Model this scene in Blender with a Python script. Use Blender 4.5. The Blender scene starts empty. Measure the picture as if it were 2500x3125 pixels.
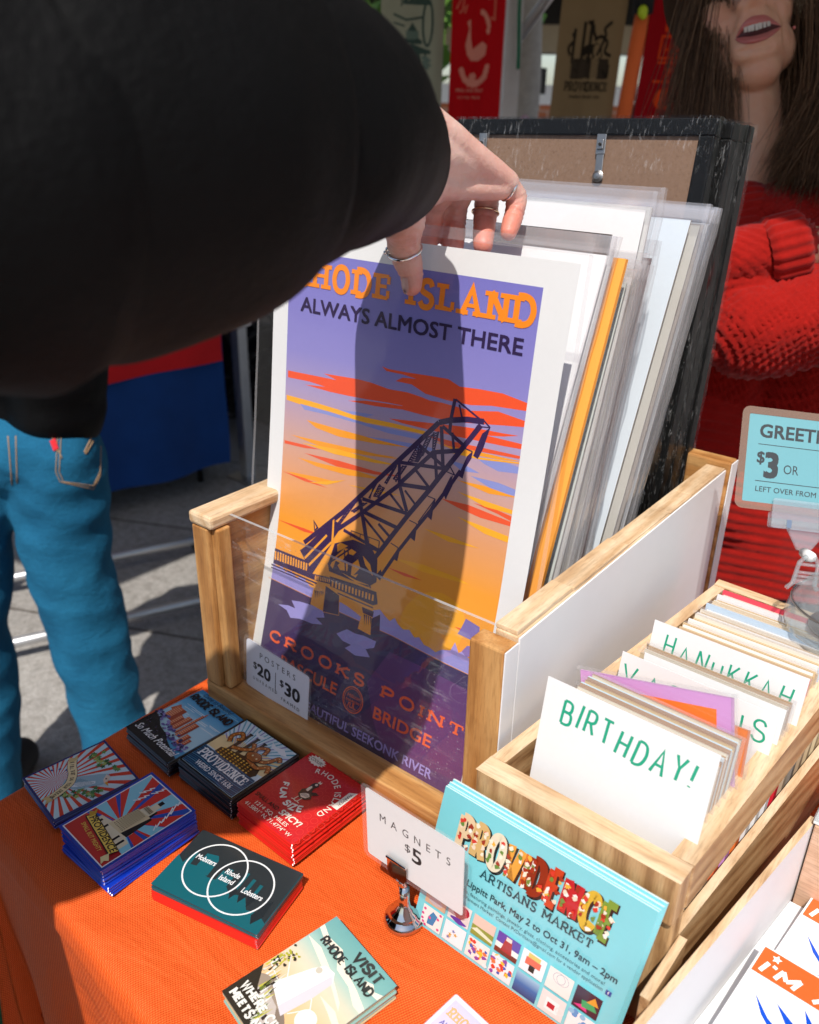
import bpy, bmesh, math, random
from mathutils import Vector, Matrix, noise
from mathutils.geometry import tessellate_polygon
PI = math.pi; R = math.radians
random.seed(7)
S = bpy.context.scene
COL = S.collection

# ------------------------------------------------------------------ camera, sky, sun, exposure
CY, CP, CR = 0.6590, 0.4406, 0.0200
CF = Vector((-math.sin(CY)*math.cos(CP), math.cos(CY)*math.cos(CP), -math.sin(CP)))
_r = Vector((math.cos(CY), math.sin(CY), 0)); _u = _r.cross(CF)
CRT = _r*math.cos(CR) + _u*math.sin(CR); CUP = -_r*math.sin(CR) + _u*math.cos(CR)
CPOS = Vector((0.5300, -0.3908, 0.5044))
cam = bpy.data.cameras.new('camera'); camo = bpy.data.objects.new('camera', cam); COL.objects.link(camo)
m = Matrix((CRT, CUP, -CF)).transposed().to_4x4(); m.translation = CPOS
camo.matrix_world = m
cam.sensor_fit = 'VERTICAL'; cam.sensor_height = 30; cam.sensor_width = 24
cam.lens = 25.1; cam.clip_start = .01; cam.clip_end = 500
cam.dof.use_dof = True; cam.dof.focus_distance = .63; cam.dof.aperture_fstop = 7.1
S.camera = camo
SUN = Vector((0.240, -0.485, 0.840)).normalized()          # towards the sun
w = bpy.data.worlds.new('World'); S.world = w; w.use_nodes = True
nt = w.node_tree; bg = nt.nodes['Background']
sky = nt.nodes.new('ShaderNodeTexSky'); sky.sky_type = 'NISHITA'; sky.sun_disc = False
sky.sun_elevation = math.asin(SUN.z); sky.sun_rotation = math.atan2(SUN.x, SUN.y)
sky.air_density = 1.0; sky.dust_density = 1.5; sky.ozone_density = 1.0
nt.links.new(sky.outputs[0], bg.inputs[0]); bg.inputs[1].default_value = .115
sl = bpy.data.lights.new('sun', 'SUN'); sl.energy = 4.1; sl.angle = R(.55); sl.color = (1, .95, .88)
so = bpy.data.objects.new('sun', sl); COL.objects.link(so)
so.rotation_euler = SUN.to_track_quat('Z', 'Y').to_euler(); so.location = SUN*6
S.view_settings.view_transform = 'Standard'; S.view_settings.look = 'None'
S.view_settings.exposure = 0.30; S.view_settings.gamma = 1
S.render.engine = 'CYCLES'
S.cycles.max_bounces = 10; S.cycles.transparent_max_bounces = 40; S.cycles.transmission_bounces = 8
S.cycles.caustics_reflective = False; S.cycles.caustics_refractive = False
S.cycles.use_denoising = True
GZ = -.85                                                    # street level; the table top is z = 0

# ------------------------------------------------------------------ colours and materials
def lin(h, k=1.0):
    if isinstance(h, (tuple, list)): return tuple(h)
    h = h.lstrip('#'); o = []
    for i in (0, 2, 4):
        c = int(h[i:i+2], 16)/255
        o.append((c/12.92 if c < .04045 else ((c+.055)/1.055)**2.4)*k)
    return tuple(o)

class NT:
    def __init__(s, name):
        s.m = bpy.data.materials.new(name); s.m.use_nodes = True; s.t = s.m.node_tree
        s.b = s.t.nodes['Principled BSDF']; s.out = s.t.nodes['Material Output']
    def n(s, ty, **kw):
        x = s.t.nodes.new('ShaderNode'+ty)
        for k, v in kw.items():
            if k.startswith('i_'): x.inputs[int(k[2:]) if k[2:].isdigit() else k[2:].replace('_', ' ')].default_value = v
            else: setattr(x, k, v)
        return x
    def l(s, a, b): s.t.links.new(a, b)
    def coord(s, kind='Object', scale=(1, 1, 1), rot=(0, 0, 0)):
        c = s.n('TexCoord'); mp = s.n('Mapping'); mp.inputs['Scale'].default_value = scale; mp.inputs['Rotation'].default_value = rot
        s.l(c.outputs[kind], mp.inputs[0]); return mp.outputs[0]
    def noise(s, vec, scale, detail=4, rough=.55, dist=0):
        x = s.n('TexNoise'); x.inputs['Scale'].default_value = scale; x.inputs['Detail'].default_value = detail
        x.inputs['Roughness'].default_value = rough; x.inputs['Distortion'].default_value = dist
        s.l(vec, x.inputs['Vector']); return x.outputs['Fac']
    def ramp(s, fac, stops, interp='LINEAR'):
        r = s.n('ValToRGB'); e = r.color_ramp; e.interpolation = interp
        while len(e.elements) < len(stops): e.elements.new(.5)
        for q, (p, c) in zip(e.elements, stops): q.position = p; q.color = (*c[:3], 1)
        s.l(fac, r.inputs[0]); return r.outputs[0]
    def mix(s, fac, a, b, mode='MIX'):
        x = s.n('MixRGB'); x.blend_type = mode
        for i, v in ((0, fac), (1, a), (2, b)):
            if isinstance(v, (int, float)): x.inputs[i].default_value = v
            elif isinstance(v, tuple): x.inputs[i].default_value = (*v[:3], 1)
            else: s.l(v, x.inputs[i])
        return x.outputs[0]
    def math(s, op, a, b=0.):
        x = s.n('Math'); x.operation = op
        for i, v in ((0, a), (1, b)):
            if isinstance(v, (int, float)): x.inputs[i].default_value = v
            else: s.l(v, x.inputs[i])
        return x.outputs[0]
    def base(s, c): 
        if isinstance(c, tuple): s.b.inputs['Base Color'].default_value = (*c[:3], 1)
        else: s.l(c, s.b.inputs['Base Color'])
    def rough(s, v, spec=.5):
        if isinstance(v, (int, float)): s.b.inputs['Roughness'].default_value = v
        else: s.l(v, s.b.inputs['Roughness'])
        s.b.inputs['Specular IOR Level'].default_value = spec
    def bump(s, h, strength=.3, dist=.001):
        x = s.n('Bump'); x.inputs['Strength'].default_value = strength; x.inputs['Distance'].default_value = dist
        s.l(h, x.inputs['Height']); s.l(x.outputs[0], s.b.inputs['Normal'])

def ink(name, rough, spec, grain=.05, coat=0):
    a = NT(name); at = a.n('Attribute', attribute_name='Col'); v = a.coord('Object')
    f = a.noise(v, 260, 3); g = a.noise(v, 18, 3)
    k = a.math('ADD', a.math('MULTIPLY', f, grain), a.math('MULTIPLY', g, grain))
    k = a.math('ADD', k, 1-grain)
    a.base(a.mix(1., at.outputs['Color'], k, 'MULTIPLY')); a.rough(rough, spec)
    if coat: a.b.inputs['Coat Weight'].default_value = coat; a.b.inputs['Coat Roughness'].default_value = .05
    a.bump(a.noise(v, 120, 3), .06, .0005)
    return a.m
INK_M = ink('printed_paper', .5, .35)
INK_G = ink('glossy_print', .22, .5, .05, .35)
INK_F = ink('printed_cloth', .9, .1, .14)

def wood(name, c1, c2, c3, axis='Z', scale=1., rough=.5):
    a = NT(name); st = {'X': (1.2, 14, 14), 'Y': (14, 1.2, 14), 'Z': (14, 14, 1.2)}[axis]
    v = a.coord('Object', tuple(x*scale for x in st))
    n1 = a.noise(v, 4.5, 8, .68, 1.0); n2 = a.noise(v, 34, 6, .7, .3)
    wv = a.n('TexWave', wave_type='BANDS', bands_direction='DIAGONAL'); wv.inputs['Scale'].default_value = 2.1
    wv.inputs['Distortion'].default_value = 6; wv.inputs['Detail'].default_value = 3; wv.inputs['Detail Scale'].default_value = .7
    a.l(v, wv.inputs['Vector'])
    f = a.math('ADD', a.math('MULTIPLY', n1, .72), a.math('MULTIPLY', wv.outputs['Fac'], .22))
    c = a.ramp(f, [(.2, c3), (.42, c1), (.62, c2), (.85, c1)])
    c = a.mix(.35, c, a.ramp(n2, [(.36, (.30, .22, .16)), (.52, (1, 1, 1))]), 'MULTIPLY')
    big = a.noise(a.coord('Object', (9, 9, 9)), 1.6, 4, .6)
    c = a.mix(.5, c, a.ramp(big, [(.32, (.50, .40, .30)), (.52, (1, 1, 1))]), 'MULTIPLY')
    a.base(c); a.rough(a.math('ADD', a.math('MULTIPLY', n2, .3), rough-.15), .35); a.bump(f, .35, .0008)
    return a.m
HON = [(.46, .215, .065), (.58, .32, .12), (.27, .11, .03)]
WOODZ = wood('honey_pine_upright', *HON, 'Z'); WOODX = wood('honey_pine_cross', *HON, 'X'); WOODY = wood('honey_pine_depth', *HON, 'Y')
PAL = [(.67, .47, .28), (.74, .57, .38), (.52, .31, .15)]
PALEY = wood('pale_ply_edge', *PAL, 'Y', 1.4); PALEX = wood('pale_pine_cross', *PAL, 'X', 1.2)
RAW = [(.44, .25, .11), (.56, .36, .18), (.20, .09, .03)]
RAWX = wood('rough_oak_cross', *RAW, 'Z', 1.5); RAWY = wood('rough_oak_depth', *RAW, 'Y', 1.3)
def plain(name, c, rough=.5, spec=.4, metal=0, var=.12, nscale=25, bump=.1, bscale=120):
    a = NT(name); v = a.coord('Object'); c = lin(c)
    f = a.noise(v, nscale, 5, .6)
    a.base(a.mix(f, tuple(x*(1-var) for x in c), tuple(min(.9, x*(1+var)) for x in c))); a.rough(rough, spec)
    a.b.inputs['Metallic'].default_value = metal
    if bump: a.bump(a.noise(v, bscale, 4, .6), bump, .001)
    return a.m
WHITEP = plain('white_painted_board', (.80, .80, .81), .55, .3, 0, .04, 14, .3, 60)
FOAM = plain('white_tray_board', (.70, .70, .71), .6, .25, 0, .03, 12, .08)
TAN = wood('smooth_tan_board', (.60, .38, .25), (.64, .42, .29), (.55, .34, .22), 'X', .8)
CARDW = plain('white_card', (.80, .80, .80), .6, .25, 0, .02, 30, .04)
KRAFT = plain('kraft_envelope', (.55, .40, .27), .8, .15, 0, .1, 60, .1)
BLKF = plain('black_frame_moulding', (.005, .005, .005), .55, .15, 0, .2, 30, .15)
CHROME = plain('chrome', (.62, .60, .58), .07, .5, 1, .05, 30, 0)
STEEL = plain('brushed_steel', (.34, .33, .32), .42, .5, 1, .2, 60, .1)
ALU = plain('aluminium_tube', (.55, .55, .56), .42, .5, .8, .15, 20, .05)
SILVER = plain('silver_ring', (.80, .78, .76), .14, .5, 1, .05, 60, .1)
GOLD = plain('gold_ring', (.80, .58, .36), .16, .5, 1, .05, 60, .1)
RUBBER = plain('black_rubber', (.015, .015, .017), .7, .3)
BLUEPL = plain('blue_plastic', (.02, .09, .25), .4, .5)
WHITEPL = plain('white_plastic', (.72, .72, .71), .35, .5)
TEETH = plain('teeth', (.46, .42, .36), .25, .5, 0, .12, 60, .1)
MOUTH = plain('mouth_inside', (.06, .012, .012), .5, .3)
LIPS = plain('lips', (.38, .10, .085), .35, .5, 0, .12, 90, .3, 260)
NAIL = plain('fingernail', (.62, .38, .34), .2, .5, 0, .05, 60, .05)
def hardboard():
    a = NT('brown_hardboard'); v = a.coord('Object')
    n = a.noise(v, 420, 4, .7); g = a.noise(v, 9, 4, .6)
    c = a.ramp(n, [(.24, (.11, .065, .042)), (.40, (.20, .122, .080)), (.62, (.225, .140, .094))])
    a.base(a.mix(.25, c, a.ramp(g, [(.3, (.8, .75, .7)), (.7, (1, 1, 1))]), 'MULTIPLY')); a.rough(.75, .2); a.bump(n, .15, .0005); return a.m
HARDB = hardboard()
def clear(name, tint=(1, 1, 1), rough=.03, haze=0., haze_scale=(1, 1, 1), streak=None, f0=.06, hc=(.85, .85, .85), gmax=1.):
    """thin clear plastic sheet: see-through plus mirror by view angle, optional scuffs"""
    a = NT(name); t = a.t; t.nodes.remove(a.b)
    tr = a.n('BsdfTransparent'); tr.inputs[0].default_value = (*tint, 1)
    gl = a.n('BsdfGlossy'); gl.inputs['Roughness'].default_value = rough
    v = a.coord('Object')
    bp = a.n('Bump'); bp.inputs['Strength'].default_value = .25 if streak else .12; bp.inputs['Distance'].default_value = .002
    a.l(a.noise(v, 22, 3, .5), bp.inputs['Height']); a.l(bp.outputs[0], gl.inputs['Normal'])
    ge = a.n('NewGeometry'); vm = a.n('VectorMath', operation='DOT_PRODUCT'); a.l(ge.outputs['Normal'], vm.inputs[0]); a.l(ge.outputs['Incoming'], vm.inputs[1])
    k = a.math('SUBTRACT', 1.0, a.math('ABSOLUTE', vm.outputs['Value'])); k = a.math('ADD', a.math('MULTIPLY', a.math('POWER', k, 5.0), (1-f0)*gmax), f0)
    mx = a.n('MixShader'); a.l(k, mx.inputs[0]); a.l(tr.outputs[0], mx.inputs[1]); a.l(gl.outputs[0], mx.inputs[2])
    last = mx.outputs[0]
    if haze or streak:
        df = a.n('BsdfDiffuse'); df.inputs[0].default_value = (*hc, 1)
        if streak:
            n1 = a.noise(a.coord('Object', streak[0], streak[1]), 1, 5, .65, .4); n2 = a.noise(v, 14, 4, .6)
            f = a.math('MULTIPLY', a.ramp(n1, [(.56, (0, 0, 0)), (.72, (1, 1, 1))]), a.ramp(n2, [(.40, (0, 0, 0)), (.62, (1, 1, 1))]))
            f = a.math('ADD', a.math('MULTIPLY', f, streak[2]), haze)
            dn = a.n('TexVoronoi'); dn.inputs['Scale'].default_value = 260; a.l(v, dn.inputs['Vector'])
            dots = a.math('LESS_THAN', dn.outputs['Distance'], .16)
            f = a.math('ADD', f, a.math('MULTIPLY', a.math('MULTIPLY', dots, a.ramp(n2, [(.5, (0, 0, 0)), (.7, (1, 1, 1))])), streak[3]))
        else: f = haze
        m2 = a.n('MixShader')
        if isinstance(f, float): m2.inputs[0].default_value = f
        else: a.l(f, m2.inputs[0])
        a.l(last, m2.inputs[1]); a.l(df.outputs[0], m2.inputs[2]); last = m2.outputs[0]
    a.l(last, a.out.inputs['Surface']); return a.m
ACRY = clear('scuffed_acrylic', (.97, .98, .98), .015, .02, streak=((30, 30, 160), (0, R(35), 0), .22, .35))
ACRE = clear('acrylic_edge', (.80, .84, .85), .1, .42, hc=(.62, .66, .68))
SLEEVE = clear('clear_sleeve', (.988, .988, .988), .06, .004, f0=.045)
SLEDGE = clear('sleeve_fold', (.955, .95, .955), .11, .13, hc=(.80, .78, .80))
SHRINK = clear('shrink_wrap', (.96, .96, .96), .18, .0, streak=((420, 420, 60), (R(20), R(25), 0), .22, .10), f0=.014, gmax=.35)
LAMIN = clear('laminate_edge', (.97, .97, .97), .08, .10, hc=(.9, .86, .86))
CLEARP = clear('clear_plastic_moulding', (.93, .95, .96), .02, .05)
DOME = clear('clear_plastic_dome', (.90, .93, .94), .03, .13, f0=.09, hc=(.75, .78, .80))

def twill():
    a = NT('orange_twill'); v = a.coord('Object', (1, 1, 1), (R(33), R(24), R(38)))
    w1 = a.n('TexWave', bands_direction='X'); w1.inputs['Scale'].default_value = 270; w1.inputs['Distortion'].default_value = 1.0
    w1.inputs['Detail'].default_value = 1; a.l(v, w1.inputs['Vector'])
    w2 = a.n('TexWave', bands_direction='Y'); w2.inputs['Scale'].default_value = 200; w2.inputs['Distortion'].default_value = 1.2; a.l(v, w2.inputs['Vector'])
    n = a.noise(v, 500, 3, .7); g = a.noise(v, 6, 4, .6)
    f = a.math('ADD', a.math('MULTIPLY', w1.outputs['Fac'], .5), a.math('ADD', a.math('MULTIPLY', w2.outputs['Fac'], .25), a.math('MULTIPLY', n, .3)))
    c = a.ramp(f, [(.2, (.50, .048, .004)), (.6, (.75, .104, .014)), (.95, (.84, .20, .05))])
    c = a.mix(.3, c, a.ramp(g, [(.35, (.82, .75, .7)), (.6, (1, 1, 1))]), 'MULTIPLY')
    a.base(c); a.rough(.62, .18)
    h = a.math('ADD', f, a.math('MULTIPLY', a.noise(v, 30, 4, .6), 1.2))
    a.bump(h, .55, .0006); b1 = a.b.inputs['Normal'].links[0].from_node; b2 = a.n('Bump'); b2.inputs['Strength'].default_value = .55; b2.inputs['Distance'].default_value = .010
    vv = a.coord('Object', (7, 16, 9), (0, 0, R(28))); a.l(a.noise(vv, 1.0, 3, .55, 1.6), b2.inputs['Height']); a.l(b2.outputs[0], b1.inputs['Normal']); return a.m
TWILL = twill()
def denim(name, c1, c2):
    a = NT(name); v = a.coord('Object'); n = a.noise(v, 320, 3, .7); g = a.noise(v, 5, 5, .65)
    fade_shade = a.mix(g, c1, c2); a.base(a.mix(.45, fade_shade, a.ramp(n, [(.3, (.35, .4, .45)), (.7, (1.0, 1.0, 1.0))]), 'MULTIPLY'))  # random blotches: wash fade, plus patchy shade put into the denim colour
    cr = a.noise(a.coord('Object', (18, 18, 46), (.3, .2, 0)), 1, 4, .6, .8); tw = a.n('TexWave', bands_direction='DIAGONAL'); tw.inputs['Scale'].default_value = 260; a.l(v, tw.inputs['Vector'])
    a.rough(.85, .15); a.bump(a.math('ADD', a.math('ADD', a.noise(v, 12, 5, .6), a.math('MULTIPLY', cr, .45)), a.math('ADD', a.math('MULTIPLY', n, .2), a.math('MULTIPLY', tw.outputs['Fac'], .05))), .6, .009); return a.m
DENIM = denim('blue_denim', (.002, .060, .14), (.028, .23, .40)); DENIMD = denim('dark_denim', (.010, .022, .05), (.02, .05, .10))
def cloth(name, c, rough=.9, var=.18, fold=.5, fscale=7, sheen=.2, weave=380, spec=.15):
    a = NT(name); v = a.coord('Object'); c = lin(c); f = a.noise(v, fscale, 5, .6); n = a.noise(v, weave, 3, .7)
    cc = a.mix(f, tuple(x*(1-var) for x in c), tuple(min(.9, x*(1+var)) for x in c))
    a.base(a.mix(.3, cc, a.ramp(n, [(.3, (.45, .45, .45)), (.7, (1, 1, 1))]), 'MULTIPLY')); a.rough(rough, spec)
    a.b.inputs['Sheen Weight'].default_value = sheen
    a.bump(a.math('ADD', f, a.math('MULTIPLY', n, .12)), fold, .012); return a.m
HOODIE = cloth('black_sweatshirt', (.0012, .0011, .0012), .68, .3, .5, 10, .0, 420, .12)
JACKET = cloth('black_jacket', (.0028, .0028, .0032), .5, .3, .6, 8, .0, 380, .12)
KNITR = cloth('red_knit', (.30, .007, .004), .95, .22, .12, 40, .12, 260)
KNITG = cloth('green_knit', (.010, .15, .06), .95, .3, .5, 60, .3, 200)
BLUEC = cloth('blue_tablecloth', (.006, .045, .19), .8, .25, .5, 9, .1)
REDC = cloth('red_tablecloth', (.62, .012, .015), .8, .15, .4, 9, .1)
CANV = cloth('white_canopy_fabric', (.70, .70, .68), .8, .05, .3, 4, 0)
ORPIPE = cloth('orange_foam', (.85, .16, .04), .7, .12, .3, 12, .1)
def skin(name, c, red, sss=.25):
    a = NT(name); v = a.coord('Object'); f = a.noise(v, 38, 5, .6); n = a.noise(v, 420, 3, .6); w = a.noise(a.coord('Object', (1, 1, 1)), 95, 4, .6, .6)
    bl = a.n('Attribute', attribute_name='blush'); k = a.math('ADD', a.math('MULTIPLY', a.ramp(f, [(.35, (0, 0, 0)), (.72, (1, 1, 1))]), .55), bl.outputs['Fac']); k.node.use_clamp = True
    a.base(a.mix(k, c, red)); a.rough(.46, .42)
    a.b.inputs['Subsurface Weight'].default_value = sss; a.b.inputs['Subsurface Radius'].default_value = (.010, .0032, .0016)
    a.b.inputs['Subsurface Scale'].default_value = 1.0
    a.bump(a.math('ADD', a.math('MULTIPLY', w, .8), a.math('MULTIPLY', n, .3)), .6, .0016); return a.m
SKINH = skin('hand_skin', (.67, .45, .38), (.60, .22, .16), .35)
SKINW = skin('face_skin', (.56, .31, .19), (.50, .22, .13), .2)
def hairm():
    a = NT('brown_hair'); v = a.coord('Object', (90, 90, 9)); n = a.noise(v, 3, 4, .7)
    rp = a.n('NewGeometry'); n = a.math('ADD', a.math('MULTIPLY', n, .55), a.math('MULTIPLY', rp.outputs['Random Per Island'], .45))
    a.base(a.ramp(n, [(.3, (.030, .014, .006)), (.52, (.095, .046, .020)), (.78, (.24, .135, .070))])); a.rough(.42, .45); return a.m
HAIR = hairm()
def pavement():
    a = NT('exposed_aggregate_paving'); v = a.coord('Object')
    vo = a.n('TexVoronoi'); vo.inputs['Scale'].default_value = 95; a.l(v, vo.inputs['Vector'])
    n = a.noise(v, 180, 4, .7); g = a.noise(v, 1.7, 5, .6); p = a.noise(v, 34, 4, .7)
    bw = a.n('RGBToBW'); a.l(vo.outputs['Color'], bw.inputs[0]); c = a.mix(.75, (.26, .245, .23), bw.outputs[0], 'OVERLAY'); c = a.mix(.72, c, a.ramp(n, [(.3, (.20, .185, .17)), (.7, (.52, .50, .47))]))
    c = a.mix(.5, c, a.ramp(g, [(.3, (.62, .6, .58)), (.65, (1, 1, 1))]), 'MULTIPLY')
    c = a.mix(.5, c, a.ramp(p, [(.35, (.55, .53, .5)), (.55, (1, 1, 1))]), 'MULTIPLY')
    br = a.n('TexBrick'); br.offset = .37; br.inputs['Scale'].default_value = 1; br.inputs['Mortar Size'].default_value = .006
    br.inputs['Brick Width'].default_value = 1.9; br.inputs['Row Height'].default_value = .62
    br.inputs['Color1'].default_value = br.inputs['Color2'].default_value = (1, 1, 1, 1); br.inputs['Color2'].default_value = (.86, .86, .85, 1); br.inputs['Mortar'].default_value = (.38, .36, .34, 1)
    a.l(a.coord('Object', (1, 1, 1), (0, 0, R(-24))), br.inputs['Vector'])
    a.base(a.mix(1., c, br.outputs['Color'], 'MULTIPLY')); a.rough(.9, .15)
    a.bump(a.math('ADD', a.math('MULTIPLY', n, .4), br.outputs['Color']), .5, .004); return a.m
PAVE = pavement()
def brick():
    a = NT('red_brick'); br = a.n('TexBrick'); br.inputs['Scale'].default_value = 4
    br.inputs['Color1'].default_value = (.36, .12, .06, 1); br.inputs['Color2'].default_value = (.46, .17, .09, 1); br.inputs['Mortar'].default_value = (.40, .33, .28, 1)
    a.l(a.coord('Object', (1, 1, 1), (R(90), 0, 0)), br.inputs['Vector']); a.base(br.outputs['Color']); a.rough(.9, .1); a.bump(br.outputs['Fac'], .4, .01); return a.m
BRICK = brick()
PLASTER = plain('beige_plaster', (.42, .35, .25), .9, .15, 0, .15, 3, .2, 40)
DARKM = plain('dark_iron', (.02, .018, .016), .6, .4, .3)
LEAF = plain('leaf', (.10, .22, .03), .6, .3, 0, .5, 6, 0)
BARK = plain('pale_bark', (.40, .37, .33), .9, .2, 0, .3, 30, .6, 50)
# ------------------------------------------------------------------ mesh helpers
class MB:
    def __init__(s): s.v = []; s.f = []; s.mi = []; s.c = []
    def add(s, vs, fs, mi=0, col=(.8, .8, .8)):
        k = len(s.v); s.v += [tuple(p) for p in vs]
        for f in fs: s.f.append(tuple(i+k for i in f)); s.mi.append(mi); s.c.append(col)
    def prism(s, q, z0, z1, mi=0, col=(.8, .8, .8), top=None):
        """polygon q in xy (counter-clockwise) from z0 to z1"""
        n = len(q); vs = [(x, y, z0) for x, y in q]+[(x, y, z1) for x, y in q]
        s.add(vs, [tuple(range(n))[::-1]]+[(i, (i+1) % n, (i+1) % n+n, i+n) for i in range(n)], mi, col)
        s.add(vs[n:], [tuple(range(n))], mi if top is None else top, col)
    def box(s, a, b, mi=0, col=(.8, .8, .8), M=None):
        (x0, y0, z0), (x1, y1, z1) = a, b
        vs = [Vector(p) for p in ((x0, y0, z0), (x1, y0, z0), (x1, y1, z0), (x0, y1, z0), (x0, y0, z1), (x1, y0, z1), (x1, y1, z1), (x0, y1, z1))]
        if M: vs = [M @ p for p in vs]
        s.add(vs, [(3, 2, 1, 0), (4, 5, 6, 7), (0, 1, 5, 4), (1, 2, 6, 5), (2, 3, 7, 6), (3, 0, 4, 7)], mi, col)
    def tube(s, pts, r, n=8, mi=0, col=(.8, .8, .8), caps=True, flat=1.0):
        pts = [Vector(p) for p in pts]; rs = r if isinstance(r, (list, tuple)) else [r]*len(pts)
        vs = []; up = None
        for i, p in enumerate(pts):
            d = (pts[min(i+1, len(pts)-1)]-pts[max(i-1, 0)]).normalized()
            if up is None: up = Vector((0, 0, 1)) if abs(d.z) < .9 else Vector((0, 1, 0))
            a = d.cross(up).normalized(); b = a.cross(d).normalized(); up = b
            for k in range(n):
                t = 2*PI*k/n; vs.append(p+a*math.cos(t)*rs[i]+b*math.sin(t)*rs[i]*flat)
        m = len(pts); fs = [(i*n+k, i*n+(k+1) % n, (i+1)*n+(k+1) % n, (i+1)*n+k) for i in range(m-1) for k in range(n)]
        if caps: fs += [tuple(range(n))[::-1], tuple((m-1)*n+k for k in range(n))]
        s.add(vs, fs, mi, col)
    def lathe(s, prof, n=28, c=(0, 0, 0), mi=0, M=None, col=(.8, .8, .8)):
        vs = []
        for r, z in prof:
            for k in range(n):
                p = Vector((r*math.cos(2*PI*k/n), r*math.sin(2*PI*k/n), z)); vs.append((M @ p if M else p)+Vector(c))
        m = len(prof); s.add(vs, [(i*n+k, i*n+(k+1) % n, (i+1)*n+(k+1) % n, (i+1)*n+k) for i in range(m-1) for k in range(n)], mi, col)
    def ball(s, c, r, n=12, mi=0, sc=(1, 1, 1), M=None):
        vs = []; c = Vector(c)
        for i in range(n+1):
            for k in range(n*2):
                a = PI*i/n; b = PI*k/n
                p = Vector((math.sin(a)*math.cos(b)*r*sc[0], math.sin(a)*math.sin(b)*r*sc[1], math.cos(a)*r*sc[2])); vs.append(c+(M @ p if M else p))
        m = n*2; s.add(vs, [(i*m+k, (i+1)*m+k, (i+1)*m+(k+1) % m, i*m+(k+1) % m) for i in range(n) for k in range(m)], mi)
    def capsule(s, a, b, ra, rb, n=10):
        a = Vector(a); b = Vector(b); s.ball(a, ra, n); s.ball(b, rb, n); s.tube([a, b], [ra, rb], n*2)
    def chain(s, pts, n=9):
        for (p, r), (q, t) in zip(pts, pts[1:]): s.capsule(p, q, r, t, n)
    def mesh(s, name, mats):
        me = bpy.data.meshes.new(name); me.from_pydata(s.v, [], s.f); 
        for m in mats: me.materials.append(m)
        me.polygons.foreach_set('material_index', s.mi)
        return me
    def build(s, name, mats, parent=None, smooth=False, colors=False, bevel=0):
        if not isinstance(mats, (list, tuple)): mats = [mats]
        me = s.mesh(name, mats)
        if colors: paint(me, s.c)
        o = link(name, me, parent)
        if smooth: shade(o)
        if bevel:
            b = o.modifiers.new('bevel', 'BEVEL'); b.width = bevel; b.segments = 2; b.limit_method = 'ANGLE'; b.angle_limit = R(40)
        return o
def paint(me, cols):
    at = me.color_attributes.new('Col', 'FLOAT_COLOR', 'CORNER'); buf = []
    for p, c in zip(me.polygons, cols):
        for k in range(p.loop_total): buf += [*(c[k] if isinstance(c[0], (tuple, list)) else c), 1.0]
    at.data.foreach_set('color', buf)
def shade(o, angle=None):
    for p in o.data.polygons: p.use_smooth = True
    if angle:
        e = o.modifiers.new('es', 'EDGE_SPLIT'); e.split_angle = R(angle)
def link(name, me, parent=None):
    o = bpy.data.objects.new(name, me); COL.objects.link(o)
    if parent: put(o, parent)
    return o
def wmat(p): return (wmat(p.parent) @ p.matrix_parent_inverse if p.parent else Matrix()) @ p.matrix_basis
def put(o, p): o.parent = p; o.matrix_parent_inverse = wmat(p).inverted()
def tag(o, label=None, cat=None, group=None, kind=None):
    for k, v in (('label', label), ('category', cat), ('group', group), ('kind', kind)):
        if v: o[k] = v
    return o
def thing(name, loc, label, cat, group=None, rz=0):
    o = bpy.data.objects.new(name, None); COL.objects.link(o); o.empty_display_size = .02
    o.location = loc; o.rotation_euler = (0, 0, rz)
    return tag(o, label, cat, group)
def remesh(name, mb, voxel, mat, parent=None, smooth=6, adapt=0):
    me = mb.mesh(name, [mat]); o = bpy.data.objects.new(name, me); COL.objects.link(o)
    r = o.modifiers.new('r', 'REMESH'); r.mode = 'VOXEL'; r.voxel_size = voxel
    if smooth: q = o.modifiers.new('s', 'SMOOTH'); q.iterations = smooth; q.factor = .5
    dg = bpy.context.evaluated_depsgraph_get(); nm = bpy.data.meshes.new_from_object(o.evaluated_get(dg))
    bpy.data.objects.remove(o); bpy.data.meshes.remove(me); nm.name = name
    nm.materials.clear(); nm.materials.append(mat)
    for p in nm.polygons: p.use_smooth = True; p.material_index = 0
    return link(name, nm, parent)
def joinmesh(o, o2):
    """append the faces of o2 to o (one object)"""
    bm = bmesh.new(); bm.from_mesh(o.data); bm.from_mesh(o2.data); bm.to_mesh(o.data); bm.free(); bpy.data.objects.remove(o2)
    for p in o.data.polygons: p.use_smooth = True

# ------------------------------------------------------------------ flat printed artwork
GL = {}
def _g(ch, w, *st): GL[ch] = (w, st)
_g('A', .92, 'l 0 0 .46 1 .92 0', 'l .2 .36 .74 .36'); _g('B', .74, 'l 0 0 0 1', 's 0 1 .42 1 .66 .9 .66 .64 .42 .53 0 .53', 's 0 .53 .46 .53 .74 .42 .74 .12 .46 0 0 0')
_g('C', .8, 's .8 .78 .62 .97 .36 .98 .08 .78 0 .5 .08 .22 .36 .02 .62 .03 .8 .22'); _g('D', .84, 'l 0 0 0 1', 's 0 1 .38 1 .7 .86 .84 .5 .7 .14 .38 0 0 0')
_g('E', .64, 'l 0 0 0 1', 'l 0 1 .64 1', 'l 0 0 .64 0', 'l 0 .52 .54 .52'); _g('F', .62, 'l 0 0 0 1', 'l 0 1 .62 1', 'l 0 .52 .52 .52')
_g('G', .84, 's .8 .78 .62 .97 .36 .98 .08 .78 0 .5 .08 .22 .36 .02 .64 .04 .82 .2', 'l .82 .2 .82 .46 .5 .46'); _g('H', .78, 'l 0 0 0 1', 'l .78 0 .78 1', 'l 0 .52 .78 .52')
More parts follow.
